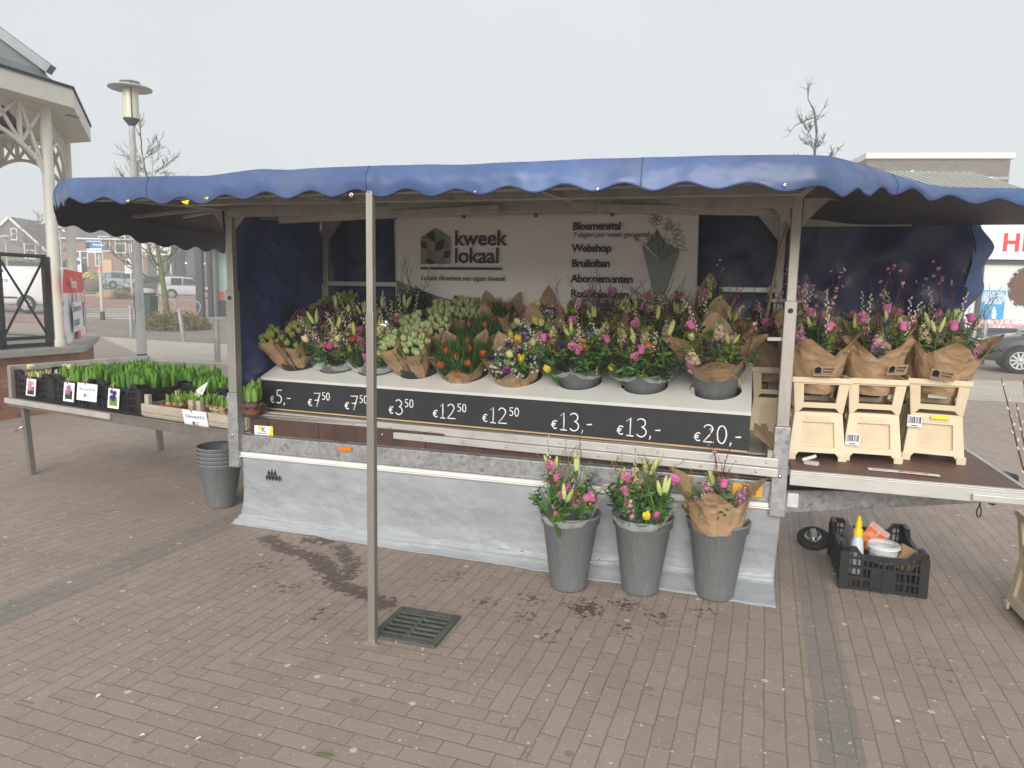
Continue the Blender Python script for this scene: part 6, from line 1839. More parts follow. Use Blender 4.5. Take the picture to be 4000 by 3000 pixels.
for k in range(8):
    p = ov(2.69, k, 0)
    b = MB(); b.lathe([(.085, .82), (.085, .9), (.068, .92), (.068, 3.95)], 20, T=Matrix.Translation(p)); b.build('column', K['cream'], gzb)
    # bracket truss and arch between the columns
    q = ov(2.69, k + 1, 0); d = (q - p); L_ = d.length; d.normalize()
    T = frame(d, V3((-d.y, d.x, 0)), ZUP, p)
    br_ = MB()
    za, zb = 3.88, 3.35
    br_.box((L_ / 2, 0, za), (L_, .06, .09))
    arcp = [(L_ * t, 0, 2.95 + .62 * sin(pi * t) ** .6) for t in [i / 16 for i in range(17)]]
    for i in range(16): br_.bar(arcp[i], arcp[i + 1], .04, .045)
    n = 6
    for i in range(n):
        t0, t1 = i / n, (i + 1) / n
        zl0, zl1 = 2.95 + .62 * sin(pi * t0) ** .6, 2.95 + .62 * sin(pi * t1) ** .6
        br_.bar((L_ * t0, 0, za), (L_ * t1, 0, zl1), .03, .036); br_.bar((L_ * t1, 0, za), (L_ * t0, 0, max(zl0, 2.9)), .03, .036)
        if 0 < i: br_.bar((L_ * t0, 0, za), (L_ * t0, 0, zl0), .04, .045)
    br_.build('arch_truss', K['cream'], gzb, T=T)
    # railing with saltire bars
    if k in (6, 7):
        rl = MB(); h0, h1 = .95, 1.98
        x0, x1 = .12, L_ - .12
        rl.box((L_ / 2, 0, h1), (x1 - x0, .06, .045)); rl.box((L_ / 2, 0, h0), (x1 - x0, .05, .045)); rl.box((L_ / 2, 0, .86), (x1 - x0, .06, .05))
        for i in range(4):
            x = x0 + (x1 - x0) * i / 3; rl.box((x, 0, (h1 + .83) / 2), (.075 if i in (0, 3) else .05, .06, h1 - .83))
        for i in range(3):
            xa, xb = x0 + (x1 - x0) * i / 3, x0 + (x1 - x0) * (i + 1) / 3
            rl.bar((xa, 0, h0), (xb, 0, h1), .018, .022); rl.bar((xa, .012, h1), (xb, .012, h0), .018, .022)
        rl.build('railing', K['iron'], gzb, T=T)
b = MB(); octa(b, 2.2, 3.86, 3.05, 3.86); b.build('soffit', K['cream'], gzb)
b = MB(); octa(b, 3.05, 3.86, 3.05, 4.09); octa(b, 3.05, 4.09, 2.9, 4.11); fa = b.build('fascia', K['cream'], gzb)
b = MB(); octa(b, 3.07, 4.085, 3.07, 4.12); octa(b, 3.07, 4.12, 2.7, 4.13); b.build('gutter_edge', K['iron'], gzb)
b = MB(); octa(b, 2.78, 4.12, 2.72, 4.30); octa(b, 2.72, 4.30, .25, 6.1, cap1=True)
gr_ = b.build('roof', K['zinc'], gzb)
b = MB()
for k in range(8):
    b.bar(ov(2.80, k, 4.31), ov(.25, k, 6.16), .13, .11)
    for f in (.33, .66):
        p0, p1 = ov(2.72, k, 4.32).lerp(ov(2.72, k + 1, 4.32), f), ov(.3, k, 6.1).lerp(ov(.3, k + 1, 6.1), f); b.bar(p0, p1, .05, .07)
b.build('roof_ridges', K['zinc'], gr_)
b = MB(); b.box((0, 0, 0), (.16, .07, .01)); b.build('soffit_lamp', K['stone'], gzb, T=Matrix.Translation(ov(2.72, 0, 3.855) + V3((.05, .45, 0))) @ Matrix.Rotation(1.2, 4, 'Z'))
# election style banner tied to the bandstand: red head, white sheet
p, q = ov(2.82, 0, 0), ov(2.82, 1, 0); d = (q - p).normalized()
bn = thing('cloth_banner', 'red and white cloth banner tied between two cream bandstand columns', 'banner', Matrix.Translation(GC) @ frame(d, V3((-d.y, d.x, 0)), ZUP, p))
LB = (q - p).length
def bnf(z0, z1, x0=-.32, x1=None):
    x1 = x1 or LB - .05
    def f(a, c):
        x = x0 + (x1 - x0) * a; z = z0 + (z1 - z0) * c
        return (x, -.015 + .03 * nz3(x, z * 1.5, 1, 2), z)
    return f
MB().grid(bnf(.87, 1.52), 24, 12).build('white_sheet', M['paper'], bn)
MB().grid(bnf(1.52, 1.83), 24, 8).build('red_head', K['red_p'], bn)
for c_, d_ in (((.75, -.055, 1.08), (.34, .004, .42)), ((1.25, -.055, 1.42), (.05, .004, .2)), ((.25, -.055, 1.42), (.06, .004, .2)), ((.6, -.055, 1.44), (.16, .004, .16)), ((.05, -.055, 1.43), (.05, .004, .18)), ((1.72, -.055, 1.2), (.07, .004, .6))):
    MB().box(c_, d_).build('orange_print', K['orange_p'], bn)
MB().box((.65, -.059, 1.20), (1.1, .003, .40)).build('white_patch', M['paper'], bn)
text_part('Stem voor een', .15, M['inkgrey'], bn, on_wall(.13, -.0625, 1.27), bold=.001); text_part('dorpshart', .17, M['inkgrey'], bn, on_wall(.13, -.0625, 1.08), bold=.001)
MB().box((1.4, -.062, 1.2), (.12, .003, .36)).build('dark_print', M['ink'], bn)
text_part('Hermaq', .20, M['paper'], bn, on_wall(.10, -.055, 1.59), bold=.003)
# ------------------------------------------------------------------ street lamp near the bandstand
Yl = 15.2
lp_ = thing('street_lamp', 'tall concrete street lamp with flat disc and glass lantern behind the bulb table', 'street lamp', base(546, Yl))
zc = at(528, 430, Yl).z
b = MB(); b.lathe([(.10, 0), (.10, .55), (.088, .56), (.078, 2.5), (.06, at(528, 490, Yl).z)], 18); b.build('pole', K['pole'], lp_)
MB().lathe([(.104, 0), (.104, .2), (.1, .21)], 18).build('pole_sleeve', K['dframe'], lp_)
MB().box((0, -.095, 1.35), (.10, .012, .42)).build('service_door', K['pole'], lp_, bevel=.01)
zl0, zl1 = at(528, 468, Yl).z, at(528, 345, Yl).z
b = MB(); b.lathe([(.06, zl0 - .13), (.075, zl0 - .1), (.155, zl0), (.155, zl0 + .02), (.02, zl0 + .02)], 24); b.build('lantern_cup', K['dframe'], lp_)
lens_ = mat('lantern_glass', (.62, .60, .47), rough=.2, var=.08, stretch=(8, 8, .5))
b = MB(); b.lathe([(.15, zl0 + .02), (.15, zl1 + .06)], 24); b.build('lantern_glass', lens_, lp_)
b = MB()
for a in range(3): b.box((.155 * cos(a * 2.1 - 1), .155 * sin(a * 2.1 - 1), (zl0 + zl1) / 2 + .05), (.016, .016, zl1 - zl0 + .12))
b.build('lantern_rods', K['iron'], lp_)
b = MB(); b.lathe([(.15, zl1 - .0), (.41, zl1 - .02), (.42, zl1 - .005), (.41, zl1 + .012), (.16, zl1 + .05)], 36); b.build('disc_shade', K['pole'], lp_)
b = MB(); b.lathe([(.0, zl1 + .12), (.195, zl1 + .11), (.19, zl1 + .135), (.0, zl1 + .15)], 24); b.lathe([(.13, zl1 + .04), (.13, zl1 + .12)], 24); b.build('lantern_cap', K['pole'], lp_)
b = MB(); b.lathe([(.102, 0), (.102, .22)], 4, smooth=False); o = b.build('pole_sticker', K['pinkp'], lp_, T=TR(.03, -.0, 3.0)); o.data.materials[0] = mat('magenta_sticker', (.45, .06, .35), rough=.5)
# ------------------------------------------------------------------ trees
def tree(name, label, cat, px, Y, H, trunk_h, r0, spread, bark, seed, lean=.0, depth=5, first=.35, tw=.012, flat=False, px0=None, group=None, nb=14):
    R.seed(seed)
    t = thing(name, label, cat, base(px, Y), group)
    tb_, cb = MB(), MB()
    top = V3((lean * H, 0, H))
    tp = [V3((lean * H * (k / 6) + .03 * sin(k * 2 + seed), .03 * cos(k * 1.7), H * .9 * k / 6)) for k in range(7)]
    tb_.tube(tp, [r0 * (1 - .82 * (k / 6) ** .8) for k in range(7)], 9)
    tb_.build('trunk', bark, t)
    def grow(p, d, L, r, lev):
        n = 4; pts = [p.copy()]; q = p.copy(); dd = d.copy()
        for i in range(n):
            dd = (dd + rv(.34) + V3((0, 0, .10 if not flat else .02))).normalized(); q = q + dd * L / n; pts.append(q.copy())
        cb.tube(pts, [max(tw, r) * (1 - .4 * i / n) for i in range(n + 1)], 5 if lev > 2 else 3, cap=False)
        if lev <= 0: return
        for i in range(R.choice((2, 3))):
            f = R.uniform(.4, 1); c = pts[min(n, int(f * n))]
            nd_ = (dd + rv(.8)).normalized()
            if not flat: nd_.z = abs(nd_.z) * .7 + .12
            else: nd_.z = nd_.z * .35 + .12
            grow(c, nd_.normalized(), L * R.uniform(.5, .75), r * .58, lev - 1)
        grow(q, dd, L * .62, r * .5, lev - 1)
    for i in range(nb):
        k = first + (1 - first) * i / nb
        c = tp[0].lerp(tp[6], k); c.x = lean * H * k
        a = i * 2.4 + seed
        ln = spread * (1 - .55 * (k - first) / (1 - first))
        grow(c, V3((cos(a), sin(a), .45 if not flat else .18)).normalized(), ln * .55, r0 * .34 * (1.15 - k), depth - 2)
    grow(tp[6], V3((lean, 0, 1)).normalized(), H * .12, r0 * .25, depth - 2)
    cb.build('crown', bark if not flat else K['bark'], t)
    return t
Yt = 27.0
tree('young_tree', 'lichen covered street tree with bare twigs standing in the shrub bed', 'tree', 660, Yt, at(560, 520, Yt).z - gz(-14, Yt), 3, .13, 2.5, K['bark'], 4, lean=-.105, first=.27, nb=26, tw=.010)
tree('bare_tree', 'bare tree top showing above the canopy at the right', 'tree', 3138, 15.5, at(3138, 410, 15.5).z, 3, .11, 1.15, K['greybark'], 9, first=.35, nb=22, tw=.006)
tree('bare_tree', 'reddish bare tree in front of the gabled houses', 'tree', 168, 58, 5.5, 2, .12, 2.4, K['redt'], 12)
tree('bare_tree', 'small bare tree before the white facade', 'tree', 862 - 10, 60, 5.0, 2, .1, 1.6, K['greybark'], 13) if False else None
# shrub bed
def leafclump(name, label, cat, px, Y, w, d, h, mats, n, seed, z0=0, size=.12):
    R.seed(seed); t = thing(name, label, cat, base(px, Y))
    b = MB()
    for i in range(n):
        a = R.uniform(0, 6.28); rr_ = sqrt(R.random()); el = R.random()
        x, y = rr_ * cos(a) * w / 2, rr_ * sin(a) * d / 2
        z = z0 + h * (.15 + .85 * el) * (1 - .65 * rr_ ** 2) * (1 + .35 * nz3(x, y, seed, 1.3))
        dd = V3((cos(a) * .6, sin(a) * .6, .5)) + rv(.7)
        leaf(b, (x, y, z), dd, size * R.uniform(.6, 1.3), size * .55, .4, R.choice((0, 0, 1)), seg=2)
    b.build('foliage', mats, t)
    st = MB()
    for i in range(14):
        a = R.uniform(0, 6.28); x, y = .35 * w * cos(a) * R.random(), .35 * d * sin(a) * R.random()
        st.tube([(x * .4, y * .4, 0), (x, y, h * .55)], .012, 4)
    st.build('stems', K['greybark'], t)
    return t
leafclump('shrub', 'low tan and olive shrub bed around the street tree', 'shrub', 680, 26.2, 2.5, 2.0, .75, [K['shrub'], K['shrubg']], 1500, 3, size=.15)
leafclump('shrub', 'small brown shrub on the traffic island before the pale blue car', 'shrub', 478, 43, 1.4, 1.4, .8, [K['shrub'], K['shrubg']], 400, 5, size=.16)
R.seed(31)
hd = thing('hedge', 'long clipped green hedge beyond the road at the left', 'hedge', base(60, 54))
b = MB()
for i in range(5200):
    x, z = R.uniform(-16, 5.2), R.uniform(0, 1.95 + .12 * sin(i))
    leaf(b, (x, R.uniform(-.55, .0) - .12 * nz3(x, 0, z, 1), z), rv(1) + V3((0, -.6, .4)), .28, .15, .3, 0, seg=2)
b.build('foliage', [K['hedge']], hd)
MB().box((-5.4, .45, .95), (21, .8, 1.9)).build('hedge_core', K['hedge'], hd)
# ------------------------------------------------------------------ bollards, signs, racks, bin
def bollard(label, px, Y, h, lean=0, r=.065):
    t = thing('bollard', label, 'bollard', base(px, Y) @ Matrix.Rotation(lean, 4, 'Y'), 'grey steel bollards')
    MB().lathe([(r, 0), (r, h - .02), (r * .9, h), (0, h + .004)], 18).build('post', M['galv'], t)
    MB().lathe([(r + .004, h - .012), (r + .004, h + .004), (0, h + .007)], 18).build('cap', K['pole'], t)
bollard('grey steel bollard beside the dark green bin', 508, 23.4, 1.0)
bollard('grey steel bollard leaning in front of the shrub bed', 712, 22.0, .95, radians(-6))
bollard('grey steel bollard nearest, rising behind the bulb crates', 843, 15.8, .98)
bollard('grey steel bollard before the shop window, left of the timber post', 3818, 20.5, .95)
bollard('paler square topped post before the shop beside the dark car', 3858, 19.0, 1.12)
def sign_post(name, label, px, Y, ztop, r, plates):
    t = thing(name, label, 'sign', base(px, Y))
    b = MB(); b.lathe([(r, 0), (r, ztop), (0, ztop)], 14); b.build('pole', K['pole'], t)
    for fn in plates: fn(t)
    return t
Yg = 29.0; zt = at(380, 938, Yg).z - gz(-18, Yg); zb_ = at(380, 985, Yg).z - gz(-18, Yg); wS = abs(at(410, 960, Yg).x - at(351, 960, Yg).x)
def plate_info(t):
    MB().box((-.12, -.13, (zt + zb_) / 2), (wS, .03, zt - zb_)).build('sign_panel', M['paper'], t, bevel=.02)
    MB().box((-.12, -.148, zt - .16), (wS - .04, .006, .26)).build('blue_field', K['blue_p'], t)
    MB().box((-.36, -.153, zt - .19), (.17, .006, .24)).build('emblem', K['teal'], t, bevel=.02)
    text_part('Attentie', .15, M['paper'], t, on_wall(-.17, -.1525, zt - .2), bold=.003)
    text_part('Doe het met Flip', .085, M['inkgrey'], t, on_wall(-.38, -.147, zb_ + .07), bold=.001)
    MB().box((-.12, -.147, zb_ + .2), (.45, .002, .02)).build('small_print', M['inkgrey'], t)
    MB().lathe([(.085, 0), (.085, .35)], 12).build('dark_foot', K['dframe'], t)
    MB().lathe([(.076, 0), (.076, .22)], 12).build('stickers', K['pinkp'], t, T=TR(0, 0, 1.95))
sign_post('info_sign', 'white and blue neighbourhood notice sign on a grey pole by the crossing', 398, Yg, zt - .1, .07, [plate_info])
def parking_plate(Y, dx=0, z=2.35):
    def f(t):
        MB().box((dx, -.06, z), (.42, .02, .95)).build('sign_panel', M['paper'], t, bevel=.02)
        b = MB(); b.lathe([(.15, 0), (.15, .006), (0, .006)], 24); b.build('blue_disc', M_violet, t, T=Matrix.Translation((dx, -.072, z + .2)) @ STAND)
        b = MB(); b.lathe([(.14, 0), (.14, .008), (.11, .008), (.11, 0)], 24); b.build('grey_ring', M['inkgrey'], t, T=Matrix.Translation((dx, -.072, z - .22)) @ STAND)
    return f
def S0(px, py, Y): p = at(px, py, Y); return p.z - gz(p.x, p.y)
M_violet = mat('sign_violet', (.10, .09, .38), rough=.4)
sign_post('parking_sign', 'white parking zone sign behind the red and white banner', 322, 48, S0(322, 1005, 48), .06, [parking_plate(48, -.1, S0(322, 1038, 48))])
sign_post('parking_sign', 'white parking zone sign half hidden by the street lamp pole', 517, 46, S0(517, 950, 46), .06, [parking_plate(46, -.14, S0(517, 1040, 46))])
def rack(label, px, Y):
    t = thing('bike_rack', label, 'bike rack', base(px, Y), 'bike racks')
    b = MB(); pts = [(-.25, 0, 0), (-.32, 0, .2), (-.48, 0, .55), (-.46, 0, .68), (-.36, 0, .78), (0, 0, .86), (.36, 0, .78), (.46, 0, .68), (.48, 0, .55), (.32, 0, .2), (.25, 0, 0)]
    b.tube(pts, .034, 8); b.build('hoop', M['galv'], t)
rack('rounded steel bike hoop left, behind the street tree', 645, 31.5)
rack('rounded steel bike hoop beside the dark shop pillar', 741, 31.5)
bn_ = thing('litter_bin', 'dark green litter bin with domed pale lid behind the lamp pole', 'bin', base(570, 27.5))
MB().box((0, 0, .58), (.62, .55, 1.16), taper=(1.12, 1.1)).build('bin_body', K['bin'], bn_, bevel=.04)
b = MB(); b.lathe([(.36, 0), (.37, .05), (.3, .13), (.15, .18), (0, .19)], 24); b.build('lid', K['pole'], bn_, T=TR(.02, 0, 1.26))
MB().box((0, 0, 1.21), (.56, .5, .08)).build('bin_neck', K['iron'], bn_)
# ------------------------------------------------------------------ cars
def loft(b, secs, n, m=0, exp=3.5):
    vs = []
    for x, hw, z0, z1 in secs:
        zc_, hh = (z0 + z1) / 2, (z1 - z0) / 2
        for j in range(n):
            a = 2 * pi * j / n; c, s = cos(a), sin(a)
            vs.append((x, hw * math.copysign(abs(c) ** (2 / exp), c), zc_ + hh * math.copysign(abs(s) ** (2 / exp), s)))
    k = len(secs)
    fs = [(i * n + j, (i + 1) * n + j, (i + 1) * n + (j + 1) % n, i * n + (j + 1) % n) for i in range(k - 1) for j in range(n)]
    fs += [tuple(range(n)), tuple(range(k * n - 1, (k - 1) * n - 1, -1))]
    b.add(vs, fs, m, smooth=True)
def car(label, T, L, Wd, H, paint, kind='hatch', group='parked cars', plate=M['yellow']):
    t = thing('parked_car' if kind != 'van' else 'parked_van', label, 'car' if kind != 'van' else 'van', T, group if kind != 'van' else None)
    w = Wd / 2
    b = MB(); bl = H * (.60 if kind != 'van' else .55)      # belt line
    if kind == 'van':
        loft(b, [(-L / 2, w * .90, .35, H * .93), (-L / 2 + .08, w, .28, H), (L * .16, w, .26, H), (L * .26, w * .98, .26, H * .97), (L * .36, w * .96, .26, H * .68), (L * .44, w * .93, .26, H * .56), (L / 2 - .05, w * .85, .30, H * .50), (L / 2, w * .7, .35, H * .42)], 28, exp=6)
    else:
        loft(b, [(-L / 2, w * .80, .38, bl * .86), (-L / 2 + .06, w * .93, .30, bl * .98), (-L * .40, w, .22, bl), (0, w, .20, bl), (L * .25, w, .20, bl * .99), (L * .36, w * .97, .22, bl * .93), (L / 2 - .10, w * .88, .27, bl * .80), (L / 2, w * .7, .34, bl * .62)], 28, exp=5)
    b.build('body', paint, t)
    if kind != 'van':
        c = MB()
        loft(c, [(-L / 2 + .05, w * .74, bl * .9, bl * 1.05), (-L * .44, w * .78, bl * .9, H * .93), (-L * .33, w * .80, bl * .9, H * .99), (-L * .08, w * .80, bl * .9, H), (L * .10, w * .79, bl * .9, H * .96), (L * .22, w * .80, bl * .9, bl * 1.18), (L * .30, w * .82, bl * .9, bl * .99)], 28, exp=5)
        c.build('cabin', paint, t)
        for s in (-1, 1):
            y = s * (w * .805)
            for xa, xb, za, zb in ((-L * .30, -L * .10, .0, .0), (-L * .085, L * .12, .0, .06)):
                zt_ = H * .93; zl_ = bl * 1.04
                MB().prism([(xa, zl_), (xb + (.16 * L * .4 if zb else 0), zl_), (xb, zt_ - zb), (xa + .04, zt_)], .012, T=Matrix.Translation((0, y - .006, 0))).build('side_window', K['carglass'], t)
        rw = MB(); rw.add([(-L / 2 + .035, -w * .62, bl * 1.07), (-L / 2 + .035, w * .62, bl * 1.07), (-L * .445, w * .56, H * .90), (-L * .445, -w * .56, H * .90)], [(0, 1, 2, 3)]); rw.build('rear_window', K['carglass'], t)
        ws = MB(); ws.add([(L * .305, -w * .68, bl * 1.04), (L * .305, w * .68, bl * 1.04), (L * .125, w * .62, H * .955), (L * .125, -w * .62, H * .955)], [(3, 2, 1, 0)]); ws.build('windscreen', K['carglass'], t)
    else:
        for s in (-1, 1): MB().prism([(L * .16, H * .57), (L * .345, H * .57), (L * .27, H * .86), (L * .16, H * .88)], .014, T=Matrix.Translation((0, s * w * .985 - .007, 0))).build('side_window', K['carglass'], t)
        ws = MB(); ws.add([(L * .375, -w * .82, H * .62), (L * .375, w * .82, H * .62), (L * .285, w * .78, H * .94), (L * .285, -w * .78, H * .94)], [(3, 2, 1, 0)]); ws.build('windscreen', K['carglass'], t)
        for s in (-1, 1): MB().box((-.1, s * w * 1.0, .62), (L * .42, .03, .07)).build('side_moulding', K['iron'], t)
        MB().box((L * .05, -w * 1.002, H * .5), (.16, .02, .04)).build('door_handle', K['iron'], t)
    for sx, fx in ((-1, .30), (1, .31)):
        for s in (-1, 1):
            x = sx * L * fx; rw_ = .31 if kind != 'van' else .34
            ar = MB(); ar.lathe([(rw_ + .05, -.01), (rw_ + .05, .012), (0, .012)], 26); ar.build('wheel_arch', K['iron'], t, T=Matrix.Translation((x, s * (w - .004), rw_ + .01)) @ Matrix.Rotation(-s * pi / 2, 4, 'X'))
            wh = MB(); wh.lathe([(rw_ * .62, -.10), (rw_ * .93, -.11), (rw_, -.07), (rw_, .02), (rw_ * .94, .035), (rw_ * .66, .03)], 28)
            wo = wh.build('wheel', M['rubber'], t, T=Matrix.Translation((x, s * (w - .01), rw_)) @ Matrix.Rotation(-s * pi / 2, 4, 'X'))
            rm = MB()
            rm.lathe([(rw_ * .67, .030), (rw_ * .64, .036), (rw_ * .60, .022), (.05, .022)], 28, 0)
            for q in range(10):
                a = q * 2 * pi / 10; rm.box((cos(a) * rw_ * .36, sin(a) * rw_ * .36, .030), (rw_ * .46, .042, .014), rz=a)
            rm.lathe([(.06, .03), (.05, .045), (0, .048)], 16)
            ro = rm.build('rim', car_rim, wo)
            dk = MB(); dk.lathe([(rw_ * .60, .0245), (0, .0245)], 24); dk.build('rim_back', K['iron'], wo)
    for s in (-1, 1):
        if kind != 'van':
            MB().box((-L / 2 + .12, s * w * .86, bl * (1.0 if kind == 'tall' else .86)), (.14, .16, .34 if kind == 'tall' else .16)).build('tail_light', tail_m, t, bevel=.03)
        MB().box((L / 2 - .17, s * w * .70, bl * .74 if kind != 'van' else H * .40), (.24, .34, .13)).build('headlight', lamp_m, t, bevel=.04)
        MB().box((L * .20, s * (w + .07), bl * 1.08 if kind != 'van' else H * .6), (.11, .16, .12)).build('mirror', paint, t, bevel=.03)
        MB().box((-L * .09, s * w * 1.0, bl * .86), (.15, .03, .03)).build('door_handle', paint if kind != 'van' else K['iron'], t)
    MB().box((-L / 2 - .0, 0, bl * .62), (.03, .5, .11)).build('number_plate', plate, t)
    MB().box((-L / 2 + .04, 0, .36), (.10, Wd * .84, .16)).box((L / 2 - .06, 0, .34), (.12, Wd * .78, .16)).build('bumper', K['iron'] if kind == 'van' else paint, t, bevel=.03)
    return t
def paint(name, col): return mat(name, col, rough=.3, var=.05, scale=2, coat=.8, spec=.5)
car_rim = mat('hubcap', (.50, .50, .50), rough=.35, metal=.3, var=.08)
tail_m = mat('tail_lens', (.45, .02, .025), rough=.2, var=.1); lamp_m = mat('head_lens', (.62, .64, .66), rough=.12, var=.15, scale=8)
YC = 48
car('pale blue hatchback parked with its rear to the road', base(478, 62, radians(60)), 4.3, 1.8, 1.48, paint('pale_blue_paint', (.42, .50, .54)))
car('black hatchback parked behind the silver car, facing the road', base(600, 54, radians(215)), 4.1, 1.75, 1.5, paint('black_car_paint', (.035, .037, .042)))
car('small silver car parked beside the shop pillar with its red tail lights visible', base(728, 50, radians(35)), 3.5, 1.52, 1.52, paint('silver_paint', (.55, .55, .56)), 'tall')
car('dark grey car at the right edge before the shop window', TR(13.5, 16.75, 0, radians(151)), 4.3, 1.8, 1.6, paint('dark_grey_paint', (.045, .047, .05)))
vn = car('white delivery van behind the bandstand railing', base(18, 31, radians(183)), 5.0, 1.95, 1.95, paint('white_paint', (.72, .73, .74)), 'van', plate=M['yellow'])
vt = text_part('VAN DER ZEE', .17, M['inkgrey'], vn, Matrix.Rotation(pi, 4, 'Z') @ on_wall(-.2, -1.0, 1.28), bold=.002)
b = MB(); b.bar((-.16, 0, -.12), (.16, 0, .16), .02, .045); b.bar((.16, 0, -.12), (-.16, 0, .16), .02, .045); b.box((.14, 0, .16), (.16, .02, .10)); b.box((-.14, 0, .16), (.08, .02, .12)); b.build('crossed_cleavers', M['ink'], vn, T=Matrix.Rotation(pi, 4, 'Z') @ Matrix.Translation((.42, -.992, 1.58)))
# ------------------------------------------------------------------ houses beyond the road
def window(parent, x, z, w, h, y=0, m=None, sill=True, bars=1):
    f = MB(); t_ = .09
    f.box((x, y - .02, z + h / 2 - t_ / 2), (w, .1, t_)); f.box((x, y - .02, z - h / 2 + t_ / 2), (w, .1, t_))
    f.box((x - w / 2 + t_ / 2, y - .02, z), (t_, .1, h - 2 * t_)); f.box((x + w / 2 - t_ / 2, y - .02, z), (t_, .1, h - 2 * t_))
    if bars: f.box((x, y - .02, z + h * .05), (w - 2 * t_, .08, .06))
    o = f.build('window', m or K['frame'], parent)
    MB().box((x, y - .004, z), (w - .1, .02, h - .1)).build('pane', K['glass'], o)
    if sill: MB().box((x, y - .06, z - h / 2 - .05), (w + .16, .16, .07)).build('sill', K['stone'], o)
    return o
def gable_house(label, px, Y, w, d, he, hr, wall_m, rz=0, wins=(), over=.25, name='house', ridge_along=False):
    t = thing(name, label, 'house', base(px, Y, rz))
    b = MB()
    if not ridge_along:   # gable faces the viewer
        b.add([(-w / 2, 0, 0), (w / 2, 0, 0), (w / 2, 0, he), (0, 0, hr), (-w / 2, 0, he), (-w / 2, d, 0), (w / 2, d, 0), (w / 2, d, he), (0, d, hr), (-w / 2, d, he)],
              [(0, 1, 2, 3, 4), (9, 8, 7, 6, 5), (1, 6, 7, 2), (5, 0, 4, 9)])
        b.build('wall', wall_m, t)
        r = MB(); k = (hr - he) / (w / 2)
        for s in (-1, 1):
            a0, a1 = V3((0, 0, hr + .12)), V3((s * (w / 2 + over), 0, he - k * over + .12))
            r.add([(a0.x, -over, a0.z), (a1.x, -over, a1.z), (a1.x, d, a1.z), (a0.x, d, a0.z), (a0.x, -over, a0.z - .12), (a1.x, -over, a1.z - .12), (a1.x, d, a1.z - .12), (a0.x, d, a0.z - .12)], [(0, 1, 2, 3), (7, 6, 5, 4), (0, 4, 5, 1), (1, 5, 6, 2), (2, 6, 7, 3)])
        ro = r.build('roof', K['slate'], t)
        v = MB()
        for s in (-1, 1): v.bar((0, -over - .03, hr + .06), (s * (w / 2 + over), -over - .03, he - k * over + .06), .05, .2)
        v.build('verge_board', K['frame'], ro)
    else:
        b.add([(-w / 2, 0, 0), (w / 2, 0, 0), (w / 2, 0, he), (-w / 2, 0, he), (-w / 2, d, 0), (w / 2, d, 0), (w / 2, d, he), (-w / 2, d, he), (-w / 2, d / 2, hr), (w / 2, d / 2, hr)],
              [(0, 1, 2, 3), (5, 4, 7, 6), (1, 5, 6, 9, 2), (4, 0, 3, 8, 7)])
        b.build('wall', wall_m, t)
        r = MB(); r.add([(-w / 2 - .2, -.3, he - .15), (w / 2 + .2, -.3, he - .15), (w / 2 + .2, d / 2, hr + .1), (-w / 2 - .2, d / 2, hr + .1), (-w / 2 - .2, d + .3, he - .15), (w / 2 + .2, d + .3, he - .15)], [(0, 1, 2, 3), (3, 2, 5, 4)])
        r.build('roof', K['slate'], t, solid=.12)
        MB().box((0, -.36, he - .12), (w + .4, .14, .14)).build('gutter', K['frame'], t)
    for wi in wins: window(t, *wi)
    return t
def S(px, py, Y): return at(px, py, Y).z - gz(at(px, py, Y).x, Y)
Y1 = 72
gable_house('brown brick house with a tall gable, leftmost beyond the hedge', 62, Y1, 7.4, 10, S(62, 985, Y1), S(68, 852, Y1), K['brown'], 0, wins=[(.3, S(73, 915, Y1), .62, 1.15), (-2.2, 3.2, 1.2, 1.5), (1.8, 3.2, 1.2, 1.5)])
gable_house('brown brick house seen between the bandstand columns', 205, Y1 + 4, 8.5, 10, S(205, 950, Y1 + 4), S(190, 868, Y1 + 4), K['brown'], 0, wins=[(1.6, 6.6, .8, .5), (-1, 3, 1.2, 1.5)])
gable_house('red brick house behind the pale blue car, with roof ridge along the street', 432, Y1, 9.6, 9, S(432, 930, Y1), S(432, 850, Y1), K['red'], 0, wins=[(-3.2, S(320, 1010, Y1), .8, 1.5), (-2.4, S(345, 1010, Y1), .8, 1.5), (-.9, S(390, 1010, Y1), .8, 1.5), (-.3, S(421, 952, Y1), 1.15, 1.5), (1.3, S(476, 955, Y1), 1.1, 1.7), (2.9, S(520, 955, Y1), 1.1, 1.6)], ridge_along=True)
hd_ = [o for o in bpy.data.objects if o.name.startswith('house')][-1]
MB().box((.0 - .2, -.06, 1.25), (1.1, .12, 2.5)).build('door', M['pine'], hd_)
wh_ = gable_house('white rendered house with dark ground floor window behind the parked silver car', 655, Y1 - 2, 4.6, 9, S(655, 880, Y1 - 2), S(655, 800, Y1 - 2), K['white'], 0, wins=[(-.2, S(670, 998, Y1 - 2), 1.0, 1.1, 0, None, True)], ridge_along=True)
MB().box((-.3, -.05, 1.75), (3.0, .1, 2.9)).build('window_glazing', K['glass'], wh_)
b = MB(); b.box((-.3, -.1, 3.2), (3.2, .1, .14)); b.box((-.8, -.1, 1.75), (.1, .1, 2.8)); b.box((.5, -.1, 1.75), (.1, .1, 2.8)); b.build('window_frame', K['frame'], wh_)
MB().box((-2.0, -.06, 1.8), (.4, .1, 3.2)).build('door', K['red'], wh_)
g2 = gable_house('brick corner shop with dark lit front right of the white house', 782, Y1 - 2, 5.4, 9, S(782, 880, Y1 - 2), S(782, 800, Y1 - 2), K['red'], 0, wins=[], ridge_along=True)
MB().box((0, -.06, 4.1), (5.3, .12, 1.3)).build('fascia', K['iron'], g2)
text_part("'t Vat", 1.0, M['paper'], g2, on_wall(-.4, -.125, 3.8), bold=.01)
